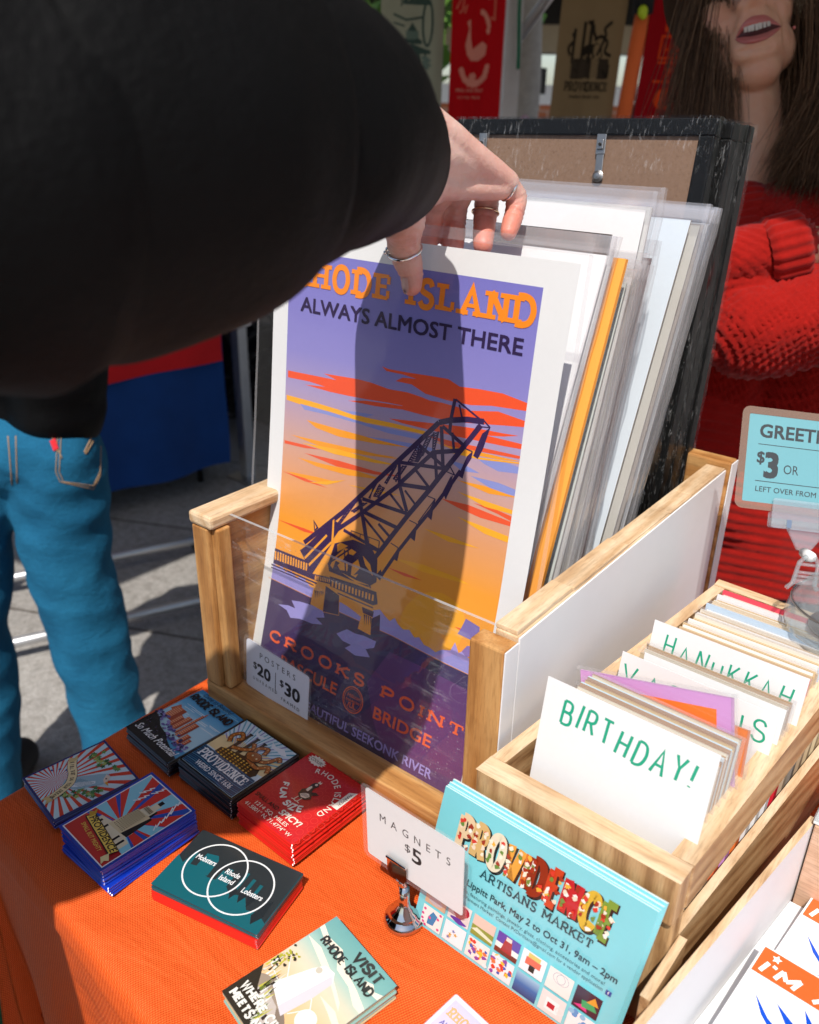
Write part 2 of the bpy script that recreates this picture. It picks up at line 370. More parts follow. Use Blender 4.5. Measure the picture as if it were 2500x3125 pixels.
_g('I', .0, 'l 0 0 0 1'); _g('K', .74, 'l 0 0 0 1', 'l 0 .42 .72 1', 'l .24 .6 .74 0'); _g('L', .62, 'l 0 1 0 0', 'l 0 0 .62 0')
_g('M', .98, 'l 0 0 0 1', 'l 0 1 .49 .3', 'l .49 .3 .98 1', 'l .98 1 .98 0'); _g('N', .8, 'l 0 0 0 1', 'l 0 1 .8 0', 'l .8 0 .8 1')
_g('O', .9, 's .45 1 .14 .88 0 .5 .14 .12 .45 0 .76 .12 .9 .5 .76 .88 .45 1'); _g('P', .7, 'l 0 0 0 1', 's 0 1 .42 1 .68 .88 .68 .58 .42 .46 0 .46')
_g('R', .76, 'l 0 0 0 1', 's 0 1 .42 1 .68 .88 .68 .6 .42 .48 0 .48', 'l .36 .48 .76 0'); _g('S', .68, 's .64 .8 .5 .98 .2 .98 .03 .8 .1 .6 .35 .51 .6 .42 .68 .2 .5 .02 .18 .02 0 .2')
_g('T', .78, 'l 0 1 .78 1', 'l .39 1 .39 0'); _g('U', .78, 's 0 1 0 .5 .06 .14 .39 0 .72 .14 .78 .5 .78 1'); _g('V', .84, 'l 0 1 .42 0 .84 1'); _g('W', 1.2, 'l 0 1 .3 0 .6 .9 .9 0 1.2 1')
_g('X', .8, 'l 0 0 .8 1', 'l 0 1 .8 0'); _g('Y', .8, 'l 0 1 .4 .5 .8 1', 'l .4 .5 .4 0'); _g('Z', .72, 'l 0 1 .72 1 0 0 .72 0'); _g('Q', .9, 's .45 1 .14 .88 0 .5 .14 .12 .45 0 .76 .12 .9 .5 .76 .88 .45 1', 'l .6 .25 .9 -.05')
_g('!', .0, 'l 0 1 0 .3', 'l 0 .06 0 0'); _g("'", .0, 'l 0 1 0 .75'); _g('.', 0, 'l 0 .04 0 0'); _g(' ', .3); _g(',', .0, 'l 0 .05 -.06 -.14')
_g('$', .62, 's .6 .8 .46 .92 .2 .92 .04 .76 .12 .58 .32 .5 .56 .4 .62 .22 .46 .06 .18 .06 .02 .2', 'l .31 1.06 .31 -.06'); _g('-', .4, 'l 0 .45 .4 .45')
def catmull(p, k=5, closed=False):
    o = []; n = len(p)
    for i in range(n-1):
        a = p[i-1] if i else (p[-2] if closed else p[0]); b = p[i]; c = p[i+1]; d = p[i+2] if i+2 < n else (p[1] if closed else p[-1])
        for j in range(k):
            t = j/k
            o.append(tuple(.5*(2*b[q]+(c[q]-a[q])*t+(2*a[q]-5*b[q]+4*c[q]-d[q])*t*t+(3*b[q]-a[q]-3*c[q]+d[q])*t**3) for q in (0, 1)))
    o.append(p[-1]); return o
def glyph(ch):
    w, st = GL.get(ch, GL[' ']); out = []
    for q in st:
        v = [float(x) for x in q.split()[1:]]; p = list(zip(v[::2], v[1::2])); out.append((q[0], catmull(p, 5, p[0] == p[-1]) if q[0] == 's' else p))
    return w, out
_fc = {}
def font_tris(txt, off):
    if (txt, off) not in _fc:
        cu = bpy.data.curves.new('t', 'FONT'); cu.body = txt; cu.size = 1; cu.offset = off; cu.fill_mode = 'FRONT'; cu.resolution_u = 3
        o = bpy.data.objects.new('t', cu); COL.objects.link(o)
        me = bpy.data.meshes.new_from_object(o.evaluated_get(bpy.context.evaluated_depsgraph_get()))
        v = [tuple(p.co[:2]) for p in me.vertices]; f = [tuple(p.vertices) for p in me.polygons]
        bpy.data.objects.remove(o); bpy.data.curves.remove(cu); bpy.data.meshes.remove(me)
        _fc[(txt, off)] = (v, f)
    return _fc[(txt, off)]
class Art:
    """flat artwork: triangles in (u, v) with a colour and a tiny layer height"""
    def __init__(s, k=.86, dz=7e-6): s.t = []; s.h = 2e-5; s.k = k; s.dz = dz
    def c(s, c): return c if isinstance(c, (tuple, list)) else lin(c, s.k)
    def tri(s, a, b, c, col, h=None): s.t.append(((a, b, c), (col, col, col), s.h if h is None else h))
    def poly(s, pts, col):
        col = s.c(col); pts = [tuple(p) for p in pts]
        for t in tessellate_polygon([[Vector((x, y, 0)) for x, y in pts]]): s.tri(pts[t[0]], pts[t[1]], pts[t[2]], col)
        s.h += s.dz
    def rect(s, x0, y0, x1, y1, col): s.poly([(x0, y0), (x1, y0), (x1, y1), (x0, y1)], col)
    def grad(s, x0, x1, stops):
        """printed vertical colour blend: stops [(y, colour)]"""
        for (ya, ca), (yb, cb) in zip(stops, stops[1:]):
            ca, cb = s.c(ca), s.c(cb)
            s.t.append((((x0, ya), (x1, ya), (x1, yb)), (ca, ca, cb), s.h)); s.t.append((((x0, ya), (x1, yb), (x0, yb)), (ca, cb, cb), s.h))
        s.h += s.dz
    def line(s, pts, w, col, cap=True, asp=1.0, dz=None):
        """asp = size of one u over size of one v, so that widths come out even"""
        col = s.c(col); P = [Vector((x*asp, y)) for x, y in pts]; P = [p for i, p in enumerate(P) if i == 0 or (p-P[i-1]).length > 1e-7]; n = len(P)
        if n < 2: return
        closed = n > 3 and (P[0]-P[-1]).length < 1e-6; E = [(P[i+1]-P[i]).normalized() for i in range(n-1)]; L, Q = [], []
        for i in range(n):
            e0 = E[i-1] if i else (E[-1] if closed else E[0]); e1 = E[i] if i < n-1 else (E[0] if closed else E[-1]); m_ = e0+e1
            if m_.length < .35: m_ = e1.copy()
            m_.normalize(); q = Vector((-m_.y, m_.x)); k = w/2/max(.5, abs(q.dot(Vector((-e1.y, e1.x)))))
            L.append(P[i]+q*k); Q.append(P[i]-q*k)
        def out(p): return (p.x/asp, p.y)
        for i in range(n-1):
            s.tri(out(Q[i]), out(Q[i+1]), out(L[i+1]), col); s.tri(out(Q[i]), out(L[i+1]), out(L[i]), col)
        s.h += 4e-6 if not dz else dz
    def disc(s, cx, cy, r, col, n=20, ry=None, a0=0): 
        ry = r if ry is None else ry
        s.poly([(cx+r*math.cos(2*PI*k/n+a0), cy+ry*math.sin(2*PI*k/n+a0)) for k in range(n)], col)
    def ring(s, cx, cy, r, w, col, n=32, asp=1.0, ry=None):
        ry = r if ry is None else ry
        s.line([(cx+r*math.cos(2*PI*k/n), cy+ry*math.sin(2*PI*k/n)) for k in range(n+1)], w, col, True, asp)
    def star(s, cx, cy, r, col, n=5, r2=.42, a0=PI/2, ry=1.):
        s.poly([(cx+(r if k % 2 == 0 else r*r2)*math.cos(a0+PI*k/n), cy+ry*(r if k % 2 == 0 else r*r2)*math.sin(a0+PI*k/n)) for k in range(2*n)], col)
    def rays(s, cx, cy, box, n, col, a0=0, frac=.5):
        x0, y0, x1, y1 = box
        for k in range(n):
            a = a0+2*PI*k/n; b = a+2*PI/n*frac
            p = clip([(cx, cy), (cx+9*math.cos(a), cy+9*math.sin(a)), (cx+9*math.cos(b), cy+9*math.sin(b))], box)
            if len(p) > 2: s.poly(p, col); s.h -= s.dz
        s.h += s.dz
    def text(s, txt, x, y, h, col, width=None, off=0., shear=0., rot=0., asp=1.0, align='l', arc=None, track=0.):
        """built-in sans letters; h = cap height; width forces the line length"""
        col = s.c(col)
        if arc or track:
            cx = 0; adv = []
            for ch in txt:
                v, f = font_tris(ch, 0) if ch != ' ' else ([], [])
                wd = max([p[0] for p in v], default=.28); adv.append((ch, cx, wd)); cx += wd+.07+track
            tot = cx-track; k = h/.73
            for ch, x0, wd in adv:
                if ch == ' ': continue
                if arc:
                    ax, ay, r, amid, sgn = arc; a = amid-sgn*(x0+wd/2-tot/2)*k/r
                    s._put(ch, -wd/2*k, 0, k, off, shear, a-sgn*PI/2, col, asp, 1, (ax+r*math.cos(a)/asp, ay+r*math.sin(a)))
                else:
                    s._put(ch, (x0-(tot/2 if align == 'c' else 0))*k, 0, k, off, shear, rot, col, asp, (width*asp/(tot*k) if width else 1), (x, y))
            s.h += s.dz; return
        v, f = font_tris(txt, 0); k = h/.73; tot = max(p[0] for p in v)*k
        sx = width*asp/tot if width else 1
        s._put(txt, -tot*sx/2 if align == 'c' else 0, 0, k, off, shear, rot, col, asp, sx, (x, y)); s.h += s.dz
    def _put(s, txt, ox, oy, k, off, shear, rot, col, asp, sx, at):
        v, f = font_tris(txt, 0); ca, sa = math.cos(rot), math.sin(rot); e = off*.8
        for ex, ey in (((-e, -e), (e, -e), (e, e), (-e, e), (0, 0)) if off > 0 else ((0, 0),)):   # bold: the letters printed again a hair apart
            q = []
            for a, b in v:
                X = ox+(a+ex)*k*sx+shear*b*k; Y = oy+(b+ey)*k; q.append((at[0]+(X*ca-Y*sa)/asp, at[1]+X*sa+Y*ca))
            for p in f:
                for i in range(1, len(p)-1): s.tri(q[p[0]], q[p[i]], q[p[i+1]], col)
            s.h += 1.2e-6
    def pen(s, txt, x, y, h, col, w=.14, width=None, slab=0., asp=1.0, gap=.32, jit=0., rot=0., shear=0., arc=None, thin=1.0):
        """letters drawn as strokes; slab adds block serifs; thin < 1 narrows horizontal strokes"""
        gap += slab*.7; gs = [glyph(c) for c in txt]; tot = sum(g[0]+gap for g in gs)-gap
        sx = width*asp/(tot*h) if width else 1.; cx = 0; rn = random.Random(txt); hb, hm = s.h, s.h
        for ch, (wd, st) in zip(txt, gs):
            ja, jb, jr = rn.uniform(-1, 1)*jit, rn.uniform(-1, 1)*jit, rn.uniform(-1, 1)*jit*.6
            def pos(p):
                a = (p[0]+jr*p[1]+shear*p[1])*sx*h; b = (p[1]+jb*.5)*h*(1+ja*.3)
                if arc:
                    ax, ay, r, am, sg = arc; an = am-sg*((cx+wd/2-tot/2)*sx*h)/r; a -= wd/2*sx*h
                    c0, s0 = math.cos(an-sg*PI/2), math.sin(an-sg*PI/2)
                    return (ax+(r*math.cos(an)+a*c0-b*s0)/asp, ay+r*math.sin(an)+a*s0+b*c0)
                a += cx*sx*h; c0, s0 = math.cos(rot), math.sin(rot); return (x+(a*c0-b*s0)/asp, y+a*s0+b*c0)
            for ty, p in st:
                hor = ty == 'l' and abs(p[0][1]-p[-1][1]) < .02 and len(p) == 2
                ww = w*h*(thin if hor else 1)
                if ty == 'l' and slab:
                    q = []
                    for a in p:                                 # keep inside the cap height
                        q.append((a[0], min(max(a[1], w*(thin if hor else 0)/2), 1-w*(thin if hor else 0)/2)))
                    p = q
                s.line([pos(a) for a in p], ww, col, True, asp, 0)
                if slab and ty == 'l' and not hor:
                    for e in (p[0], p[-1]):
                        if e[1] < .02 or e[1] > .98:
                            if ch in 'MV' and e[1] < .02 and ch == 'V': continue
                            yy = w*.36 if e[1] < .5 else 1-w*.36
                            s.line([pos((e[0]-slab/sx*.9, yy)), pos((e[0]+slab/sx*.9, yy))], w*.72*h, col, False, asp, 0)
                if slab and ty == 'l' and hor and ch in 'ELFT' :
                    for e in ((p[1],) if ch != 'T' else p):
                        if e[1] < .1 or e[1] > .9:
                            d = 1 if e[1] < .5 else -1
                            s.line([pos((e[0], e[1])), pos((e[0], e[1]+d*.3))], w*.7*h, col, False, asp, 0)
            cx += wd+gap; hm = max(hm, s.h); s.h = hb
        s.h = hm+s.dz
    def blob(s, cx, cy, rx, ry, col, seed=0, n=16, j=.25):
        rn = random.Random(seed); s.poly([(cx+rx*(1+rn.uniform(-j, j))*math.cos(2*PI*k/n), cy+ry*(1+rn.uniform(-j, j))*math.sin(2*PI*k/n)) for k in range(n)], col)
    def build(s, mb, fn, maxlen=None, mi=0, bands=None):
        """fn(u, v, h) -> point; bands = heights at which the sheet bends"""
        if bands:
            for (a, b, c), cl, h in s.t:
                if (b[0]-a[0])*(c[1]-a[1])-(b[1]-a[1])*(c[0]-a[0]) < 0: b, c = c, b; cl = (cl[0], cl[2], cl[1])
                lo, hi = min(a[1], b[1], c[1]), max(a[1], b[1], c[1]); den = (b[0]-a[0])*(c[1]-a[1])-(b[1]-a[1])*(c[0]-a[0])
                if abs(den) < 1e-12: continue
                for v0, v1 in zip(bands, bands[1:]):
                    if v1 <= lo or v0 >= hi: continue
                    q = clip([a, b, c], (-9, v0, 9, v1)) if (lo < v0 or hi > v1) else [a, b, c]
                    if len(q) < 3: continue
                    if cl[0] == cl[1] == cl[2]: cq = cl[0]
                    else:
                        cq = []
                        for x, y in q:
                            l1 = ((x-a[0])*(c[1]-a[1])-(y-a[1])*(c[0]-a[0]))/den; l2 = ((b[0]-a[0])*(y-a[1])-(b[1]-a[1])*(x-a[0]))/den
                            cq.append(tuple(cl[0][k]*(1-l1-l2)+cl[1][k]*l1+cl[2][k]*l2 for k in range(3)))
                    mb.add([fn(x, y, h) for x, y in q], [tuple(range(len(q)))], mi, cq)
            return
        st = [(t, c, h, 0) for t, c, h in s.t]
        while st:
            (a, b, c), cl, h, d = st.pop()
            if maxlen and d < 12:
                P = [fn(*q, 0) for q in (a, b, c)]; L = [(P[0]-P[1]).length, (P[1]-P[2]).length, (P[2]-P[0]).length]
                i = L.index(max(L))
                if L[i] > maxlen:
                    V = [a, b, c]; p, q, r = V[i], V[(i+1) % 3], V[(i+2) % 3]; m_ = ((p[0]+q[0])/2, (p[1]+q[1])/2)
                    cp, cq, cr = cl[i], cl[(i+1) % 3], cl[(i+2) % 3]; cm = tuple((x+y)/2 for x, y in zip(cp, cq))
                    st += [((p, m_, r), (cp, cm, cr), h, d+1), ((m_, q, r), (cm, cq, cr), h, d+1)]; continue
            if (b[0]-a[0])*(c[1]-a[1])-(b[1]-a[1])*(c[0]-a[0]) < 0: b, c = c, b; cl = (cl[0], cl[2], cl[1])
            mb.add([fn(*a, h), fn(*b, h), fn(*c, h)], [(0, 1, 2)], mi, cl)
def clip(p, box):
    for ax, lim, sg in ((0, box[0], 1), (0, box[2], -1), (1, box[1], 1), (1, box[3], -1)):
        o = []
        for i in range(len(p)):
            a, b = p[i-1], p[i]; ia, ib = (a[ax]-lim)*sg >= 0, (b[ax]-lim)*sg >= 0
            if ia != ib:
                t = (lim-a[ax])/(b[ax]-a[ax]); o.append((a[0]+(b[0]-a[0])*t, a[1]+(b[1]-a[1])*t))
            if ib: o.append(b)
        p = o
        if not p: break
    return p
# ------------------------------------------------------------------ street, table, stalls
mb = MB(); n = 60
def gxy(i, j): return (-26+i*.9, -10+j*.9)
mb.add([(-30, -12, GZ), (30, -12, GZ), (30, 40, GZ), (-30, 40, GZ)], [(0, 1, 2, 3)])
tag(mb.build('pavement', PAVE), kind='structure')

T = thing('market_table', (.55, .2, GZ), 'folding market table hidden under the orange cloth, carrying the poster crate', 'table')
mb = MB(); mb.box((-.018, -.170, -.03), (1.235, .415, -.0075)); mb.build('tabletop', WHITEPL, T, bevel=.004)
for x, y in ((.06, -.12), (1.15, -.12), (.06, .36), (1.15, .36)):
    mb = MB(); mb.tube([(x, y, -.03), (x, y, GZ)], .014, 10); mb.build('leg', STEEL, T, True)

def cloth_pt(a, b):
    x0, x1, y0, y1, rc = -.046, 1.26, -.199, .44, .010
    ca, cb = min(max(a, x0+rc), x1-rc), min(max(b, y0+rc), y1-rc)
    dx, dy = a-ca, b-cb; d = math.hypot(dx, dy)
    if d < 1e-6:
        e = min(a-x0, b-y0)
        z = .0024*noise.noise((a*9, b*9, 0))*min(1, e/.05)+.0011*noise.noise((a*25, b*20, 3))*min(1, e/.03)
        # soft creases running in from the front-left corner
        u = (a+.05)*.80+(b+.2)*.60; v_ = -(a+.05)*.60+(b+.2)*.80
        z += .0030*math.sin(v_*95+1.6*noise.noise((u*8, v_*8, 1)))*math.exp(-((u-.09)/.085)**2)*min(1, e/.03)*.8+.0020*math.sin((a*.6-b)*70+3*noise.noise((a*11, b*11, 4)))*max(0, noise.noise((a*6+2, b*6, 7)))*min(1, e/.03)
        return (a, b-.105*max(0, a)*min(1, max(0, -b/.19)), max(z-.0005, -.0035))
    nx, ny = dx/d, dy/d; ang = math.atan2(ny, nx)
    s = a*abs(ny)+b*abs(nx)
    if d < rc*PI/2: q = d/rc; o, z = rc*math.sin(q), -rc*(1-math.cos(q))
    else: o, z = rc, -rc-(d-rc*PI/2)
    drop = max(0, -z-rc)
    fold = (.016*math.sin(s*21+1.2)+.010*math.sin(s*47+.4)+.03*noise.noise((s*5, ang, drop*2)))*min(1, drop/.25)
    corner = max(0, 1-abs(abs(ang)-3*PI/4)/.75) if nx < 0 and ny < 0 else 0
    fold += corner*(.012*math.sin(ang*11))*min(1, drop/.2)
    hem = .0025*math.exp(-((drop-.012)/.006)**2)
    o += fold+hem
    X = ca+nx*o; return (X, cb+ny*o-.105*max(0, X)*min(1, max(0, -b/.19)), max(z, GZ+.06+.02*noise.noise((s*6, 1, 2))))
def axis(lo, hi, fine0, fine1, df, dc):
    o = []; x = lo
    while x < hi: o.append(x); x += df if fine0 <= x < fine1 else dc
    return o+[hi]
ax = axis(-.86, 1.9, -.16, .42, .006, .045); ay = axis(-.95, 1.2, -.34, .02, .006, .045)
mb = MB(); mb.add([cloth_pt(a, b) for b in ay for a in ax], [(j*len(ax)+i, j*len(ax)+i+1, (j+1)*len(ax)+i+1, (j+1)*len(ax)+i) for j in range(len(ay)-1) for i in range(len(ax)-1)])
o = mb.build('tablecloth', TWILL, None, True); tag(o, 'bright orange twill cloth draped over the table under the magnets', 'tablecloth')

# opposite stall: blue and red cloth, tent leg
T = thing('market_table', (-2.6, 1.6, GZ), 'neighbouring table behind the person in jeans, wrapped in a long blue cloth', 'table')
q = [(-3.7, .35), (-2.02, .98), (-1.90, 1.60), (-3.5, 2.4)]
mb = MB(); mb.prism(q, -.012, .0); mb.build('tabletop', WHITEPL, T)
for x, y in ((-2.02, 1.55), (-2.12, 1.05), (-3.4, .6), (-3.3, 2.2)):
    mb = MB(); mb.tube([(x, y, -.02), (x-.02, y+.02, GZ)], .012, 8); mb.build('leg', DARKM, T, True)
def skirt(q, z0, z1, amp, out):
    mb = MB(); per = []
    for a, b in zip(q, q[1:]+q[:1]):
        k = max(4, int(math.hypot(b[0]-a[0], b[1]-a[1])/.03))
        for i in range(k): per.append((a[0]+(b[0]-a[0])*i/k, a[1]+(b[1]-a[1])*i/k))
    c = (sum(p[0] for p in q)/len(q), sum(p[1] for p in q)/len(q)); nz = 14; vs = []
    for j in range(nz+1):
        z = z0+(z1-z0)*j/nz
        for i, (x, y) in enumerate(per):
            d = Vector((x-c[0], y-c[1])).normalized(); f = out+amp*j/nz*(math.sin(i*.55)+.7*noise.noise((i*.13, j*.2, 0)))
            vs.append((x+d.x*f, y+d.y*f, z+(.02*noise.noise((i*.05, 0, 5)) if j == nz else 0)))
    m_ = len(per); mb.add(vs, [(j*m_+i, j*m_+(i+1) % m_, (j+1)*m_+(i+1) % m_, (j+1)*m_+i) for j in range(nz) for i in range(m_)])
    mb.add(vs[:m_], [tuple(range(m_))]); return mb
o = skirt(q, .016, -.74, .018, .012).build('tablecloth', BLUEC, None, True); shade(o, 50); tag(o, 'deep blue cloth hanging to the ground around the neighbouring table', 'tablecloth')
q2 = [(-3.3, .60), (-2.02, 1.0), (-1.90, 1.58), (-3.2, 2.2)]
o = skirt(q2, .032, -.335, .010, .030).build('table_runner', REDC, None, True); shade(o, 50); tag(o, 'bright red cloth laid along the top of the blue covered table', 'tablecloth')
T = thing('canopy_tent', (-1.93, 1.72, GZ), 'square metal tent leg beside the blue table, its unseen roof added to shade the pavement', 'canopy')
mb = MB()
def legbox(x, y, w, z1, dx=0):
    mb.box((x-w, y-w, GZ), (x+w, y+w, z1))
legbox(-1.93, 1.72, .022, 1.15); mb.build('leg', ALU, T, bevel=.003)
mb = MB(); mb.box((-1.965, 1.685, -.24), (-1.895, 1.755, -.17)); mb.ball((-1.95, 1.68, -.2), .012, 6); mb.build('clamp', WHITEPL, T, bevel=.004)
mb = MB(); mb.box((-1.99, 1.66, GZ), (-1.87, 1.78, GZ+.008)); mb.build('foot', STEEL, T)
mb = MB(); c = [(-3.4, -.55), (-1.0, -.42), (-.92, 1.25), (-3.4, 1.9)]
mb.add([(x, y, 1.42) for x, y in c]+[(-2.2, .6, 1.75)]+[(x, y, 1.22) for x, y in c], [(0, 1, 4), (1, 2, 4), (2, 3, 4), (3, 0, 4)]+[(i, 5+i, 5+(i+1) % 4, (i+1) % 4) for i in range(4)]); mb.build('roof', BLUEC, T)  # unseen roof, added and placed to shade the paving and the blue table
for x, y in ((-3.38, -.5), (-3.38, 1.85)):
    mb = MB(); mb.box((x-.02, y-.02, GZ), (x+.02, y+.02, 1.42)); mb.build('leg', ALU, T)
# rack lying low on the ground: two tubes and castors
T = thing('garment_rack', (-1.5, .8, GZ), 'low chrome rack base with two long tubes lying across the pavement', 'rack')
for a, b in (((-1.93, .30), (-1.545, 1.20)), ((-1.64, .06), (-1.18, 1.07))):
    mb = MB(); mb.tube([(*a, GZ+.055), (*b, GZ+.055)], .014, 12); mb.build('tube', ALU, T, True)
mb = MB(); mb.tube([(-1.555, 1.18, GZ+.055), (-1.19, 1.06, GZ+.055)], .013, 10); mb.build('tube', ALU, T, True)
for x, y in ((-1.56, 1.185), (-1.19, 1.06)):
    mb = MB(); mb.tube([(x-.012, y+.01, GZ+.034), (x+.012, y-.01, GZ+.034)], .034, 18); w_ = mb.build('wheel', RUBBER, T); shade(w_, 40)
    mb = MB(); mb.box((x-.02, y-.02, GZ+.03), (x+.02, y+.02, GZ+.085)); mb.build('fork', BLUEPL, T, bevel=.004)
# vendor's own canopy (throws the shade on the vendor and the towels)
T = thing('canopy_tent', (.4, 1.4, GZ), 'white canopy roof stretched over the vendor and the hanging towels', 'canopy')
mb = MB(); c = [(-1.7, .22), (2.2, .22), (2.2, 2.85), (-1.7, 2.85)]
mb.add([(x, y, 1.40) for x, y in c]+[(.25, 1.5, 1.95)]+[(x, y, 1.22) for x, y in c], [(0, 1, 4), (1, 2, 4), (2, 3, 4), (3, 0, 4)]+[(i, 5+i, 5+(i+1) % 4, (i+1) % 4) for i in range(4)]); mb.build('roof', CANV, T)
for x, y in ((2.15, .3), (2.15, 2.8), (-1.65, 2.8), (-1.65, .3)):
    mb = MB(); mb.box((x-.018, y-.018, GZ), (x+.018, y+.018, 1.40)); mb.build('leg', ALU, T)

# far side of the market behind the towels
T = thing('shop_building', (-3, 7.5, GZ), 'beige building with a red brick base across the street, beyond the towels', 'building')
bq = Matrix.Translation((-3.2, 7.0, 0)) @ Matrix.Rotation(R(32), 4, 'Z')
mb = MB(); mb.box((-7, 0, .95), (7, .4, 5), M=bq); mb.build('wall', PLASTER, T)
mb = MB(); mb.box((-7, -.05, GZ), (7, .4, .55), M=bq); mb.build('brick_base', BRICK, T)
mb = MB(); mb.box((-7, -.12, .55), (7, .4, .70), M=bq); mb.build('ledge', WHITEP, T)
for k in range(5):
    mb = MB(); mb.box((-6.2+k*2.6, -.06, 1.15), (-4.5+k*2.6, .05, 3.0), M=bq); f_ = mb.build('window', DARKM, T)
mb = MB(); mb.box((-7, -1.6, 1.62), (7, .1, 1.70), M=bq); mb.box((-7, -1.62, 1.30), (7, -1.58, 1.66), M=bq); mb.build('awning', DARKM, T)
T = thing('street_tree', (-2.35, 3.7, GZ), 'pale barked tree with bright leaves standing behind the red towel', 'tree')
mb = MB(); bp = Vector((-1.4178, 2.7396, 0.5449))
mb.tube([(bp.x, bp.y, GZ), (bp.x, bp.y, 0), (bp.x+.02, bp.y, .6), (bp.x-.03, bp.y, 1.4), (bp.x, bp.y+.1, 2.4)], [.10, .085, .075, .075, .05], 14); mb.tube([(bp.x, bp.y, 1.3), (bp.x-.6, bp.y+.3, 2.1)], [.05, .02], 8); mb.build('trunk', BARK, T, True)
mb = MB(); rn = random.Random(3)
for i in range(1500):
    k = rn.choice(((-.5, .3, 2.4, .8), (.3, .2, 2.7, .8), (-1.0, .0, 2.2, .6), (-.75, .5, 1.1, .45)))
    p = Vector((bp.x+k[0]+rn.gauss(0, k[3]*.5), bp.y+k[1]+rn.gauss(0, k[3]*.5), k[2]+rn.gauss(0, k[3]*.45)))
    a = Vector((rn.uniform(-1, 1), rn.uniform(-1, 1), rn.uniform(-1, 1))).normalized()*.055; b = a.orthogonal().normalized()*.03
    mb.add([p-a, p+b, p+a, p-b], [(0, 1, 2, 3)])
mb.build('crown', LEAF, T)
# ------------------------------------------------------------------ poster crate
CW, CD, CH, RH, TH = .3050, .405, .2035, .034, .018
T = thing('poster_crate', (CW/2, CD/2, 0), 'honey coloured wooden crate with a clear front holding the posters', 'crate')
mb = MB(); mb.box((0, .0165, .003), (TH, CD-.018, CH-.012)); mb.build('side_board', WOODY, T, bevel=.0012)
mb = MB(); mb.box((-.0025, -.001, CH-.0115), (TH+.008, CD-.018, CH)); mb.build('top_strip', PALEY, T, bevel=.003)
mb = MB(); mb.box((0, 0, RH+.0006), (TH+.001, .016, CH-.012)); mb.box((TH+.0012, .004, RH+.0006), (TH+.010, .0178, CH-.012)); mb.build('corner_post', WOODZ, T, bevel=.0015)
mb = MB(); mb.box((CW-TH, .0165, .003), (CW-.0008, CD-.018, CH-.003)); mb.build('side_board', PALEY, T, bevel=.0008)
mb = MB(); mb.box((CW-.0006, .0168, .002), (CW+.0006, CD-.0185, CH-.0036)); mb.build('painted_face', WHITEP, T)
rn = random.Random(5)
mb = MB(); y = .017
while y < CD-.03:                                             # the worn, stepped top edge of the right board
    l = rn.uniform(.045, .09); e = min(y+l, CD-.019); t = rn.choice((0, -.0016, .0008, -.001))
    mb.box((CW-TH-.0006, y+.0004, CH-.0028), (CW-.0004-rn.choice((0, .0008, .0016)), e, CH+t)); y = e
mb.build('top_strip', PALEY, T, bevel=.0009)
mb = MB(); mb.box((CW-TH-.009, 0, RH+.0006), (CW-.0005, .016, CH-.006)); mb.build('corner_post', WOODZ, T, bevel=.0015)
mb = MB(); mb.box((CW-.0003, .0002, RH+.001), (CW+.0006, .0158, CH-.0064)); mb.build('painted_face', WHITEP, T)
mb = MB(); mb.box((-.001, 0, .001), (CW-.0005, .0225, RH)); mb.build('bottom_rail', WOODX, T, bevel=.0015)
mb = MB(); mb.box((TH+.0005, .0228, .0012), (CW-TH-.0005, CD-.018, .006)); mb.build('floor_board', WOODX, T)
mb = MB(); mb.box((-.001, CD-.0175, .002), (CW+.004, CD, CH+.004)); mb.build('back_board', WOODX, T, bevel=.002)
mb = MB(); mb.box((CW+.0042, CD-.0170, .004), (CW+.0052, CD-.0005, CH+.003)); mb.build('painted_face', WHITEP, T)
mb = MB(); x0, x1, y0, z1 = TH+.0015, CW-TH-.0015, .0188, CH-.003
mb.add([(x0, y0, RH-.01), (x1, y0, RH-.01), (x1, y0, z1), (x0, y0, z1)], [(0, 1, 2, 3)], 0)
mb.add([(x0, y0+.0026, z1), (x0, y0, z1), (x1, y0, z1), (x1, y0+.0026, z1)], [(0, 1, 2, 3)], 1)
mb.build('acrylic_front', [ACRY, ACRE], T)

# ------------------------------------------------------------------ printed posters in clear sleeves
XL, XR, Z0, Z1 = .0285, .2554, .0235, .4025
ZP = [-.01, .0235, .06, .0836, .13, .18, .27, .375, .403, .44]; YP = [.022, .0305, .040, .0475, .060, .0715, .0835, .0945, .0985, .1035]
def yz(z):
    for i in range(len(ZP)-1):
        if z <= ZP[i+1] or i == len(ZP)-2:
            t = (z-ZP[i])/(ZP[i+1]-ZP[i]); sm = 0
            return YP[i]+(YP[i+1]-YP[i])*t
def smy(z): return sum(yz(z+d)*k for d, k in ((-.024, .15), (-.012, .2), (0, .3), (.012, .2), (.024, .15)))
BANDS = [-.08+.03*i for i in range(41)]; YBD = [smy(Z0+b*(Z1-Z0)) for b in BANDS]
def pfn(u, v, h):
    z = Z0+v*(Z1-Z0); i = min(max(int((v+.08)/.03+1e-9), 0), 39); f = (v-BANDS[i])/.03; return Vector((XL+u*(XR-XL), YBD[i]+(YBD[i+1]-YBD[i])*f-h*.96, z+h*.28))
ASP = .227/.40
A = Art(.97, 3e-6)
PAPER = (.78, .78, .785)
A.poly([(-.074, -.055), (1.066, -.055), (1.104, 1.045), (-.073, 1.045)], PAPER)
A.grad(0, 1, [(0, '5a3a6e'), (.2, 'f4a234'), (.42, 'f7a238'), (.52, 'e5a06e'), (.62, 'cfa49c'), (.72, 'ac9bc4'), (.80, '8f88cb'), (1, '7a76c4')])
PC = dict(red='f4562c', rd2='ee5a34', yel='fdb02c', yl2='fcb12e', org='f9a02c', blu='8e96d4', lav='a29adf', lv2='7f70b4', dkp='43305f', wtr='633a74', brg='362150', ob='f8a436')
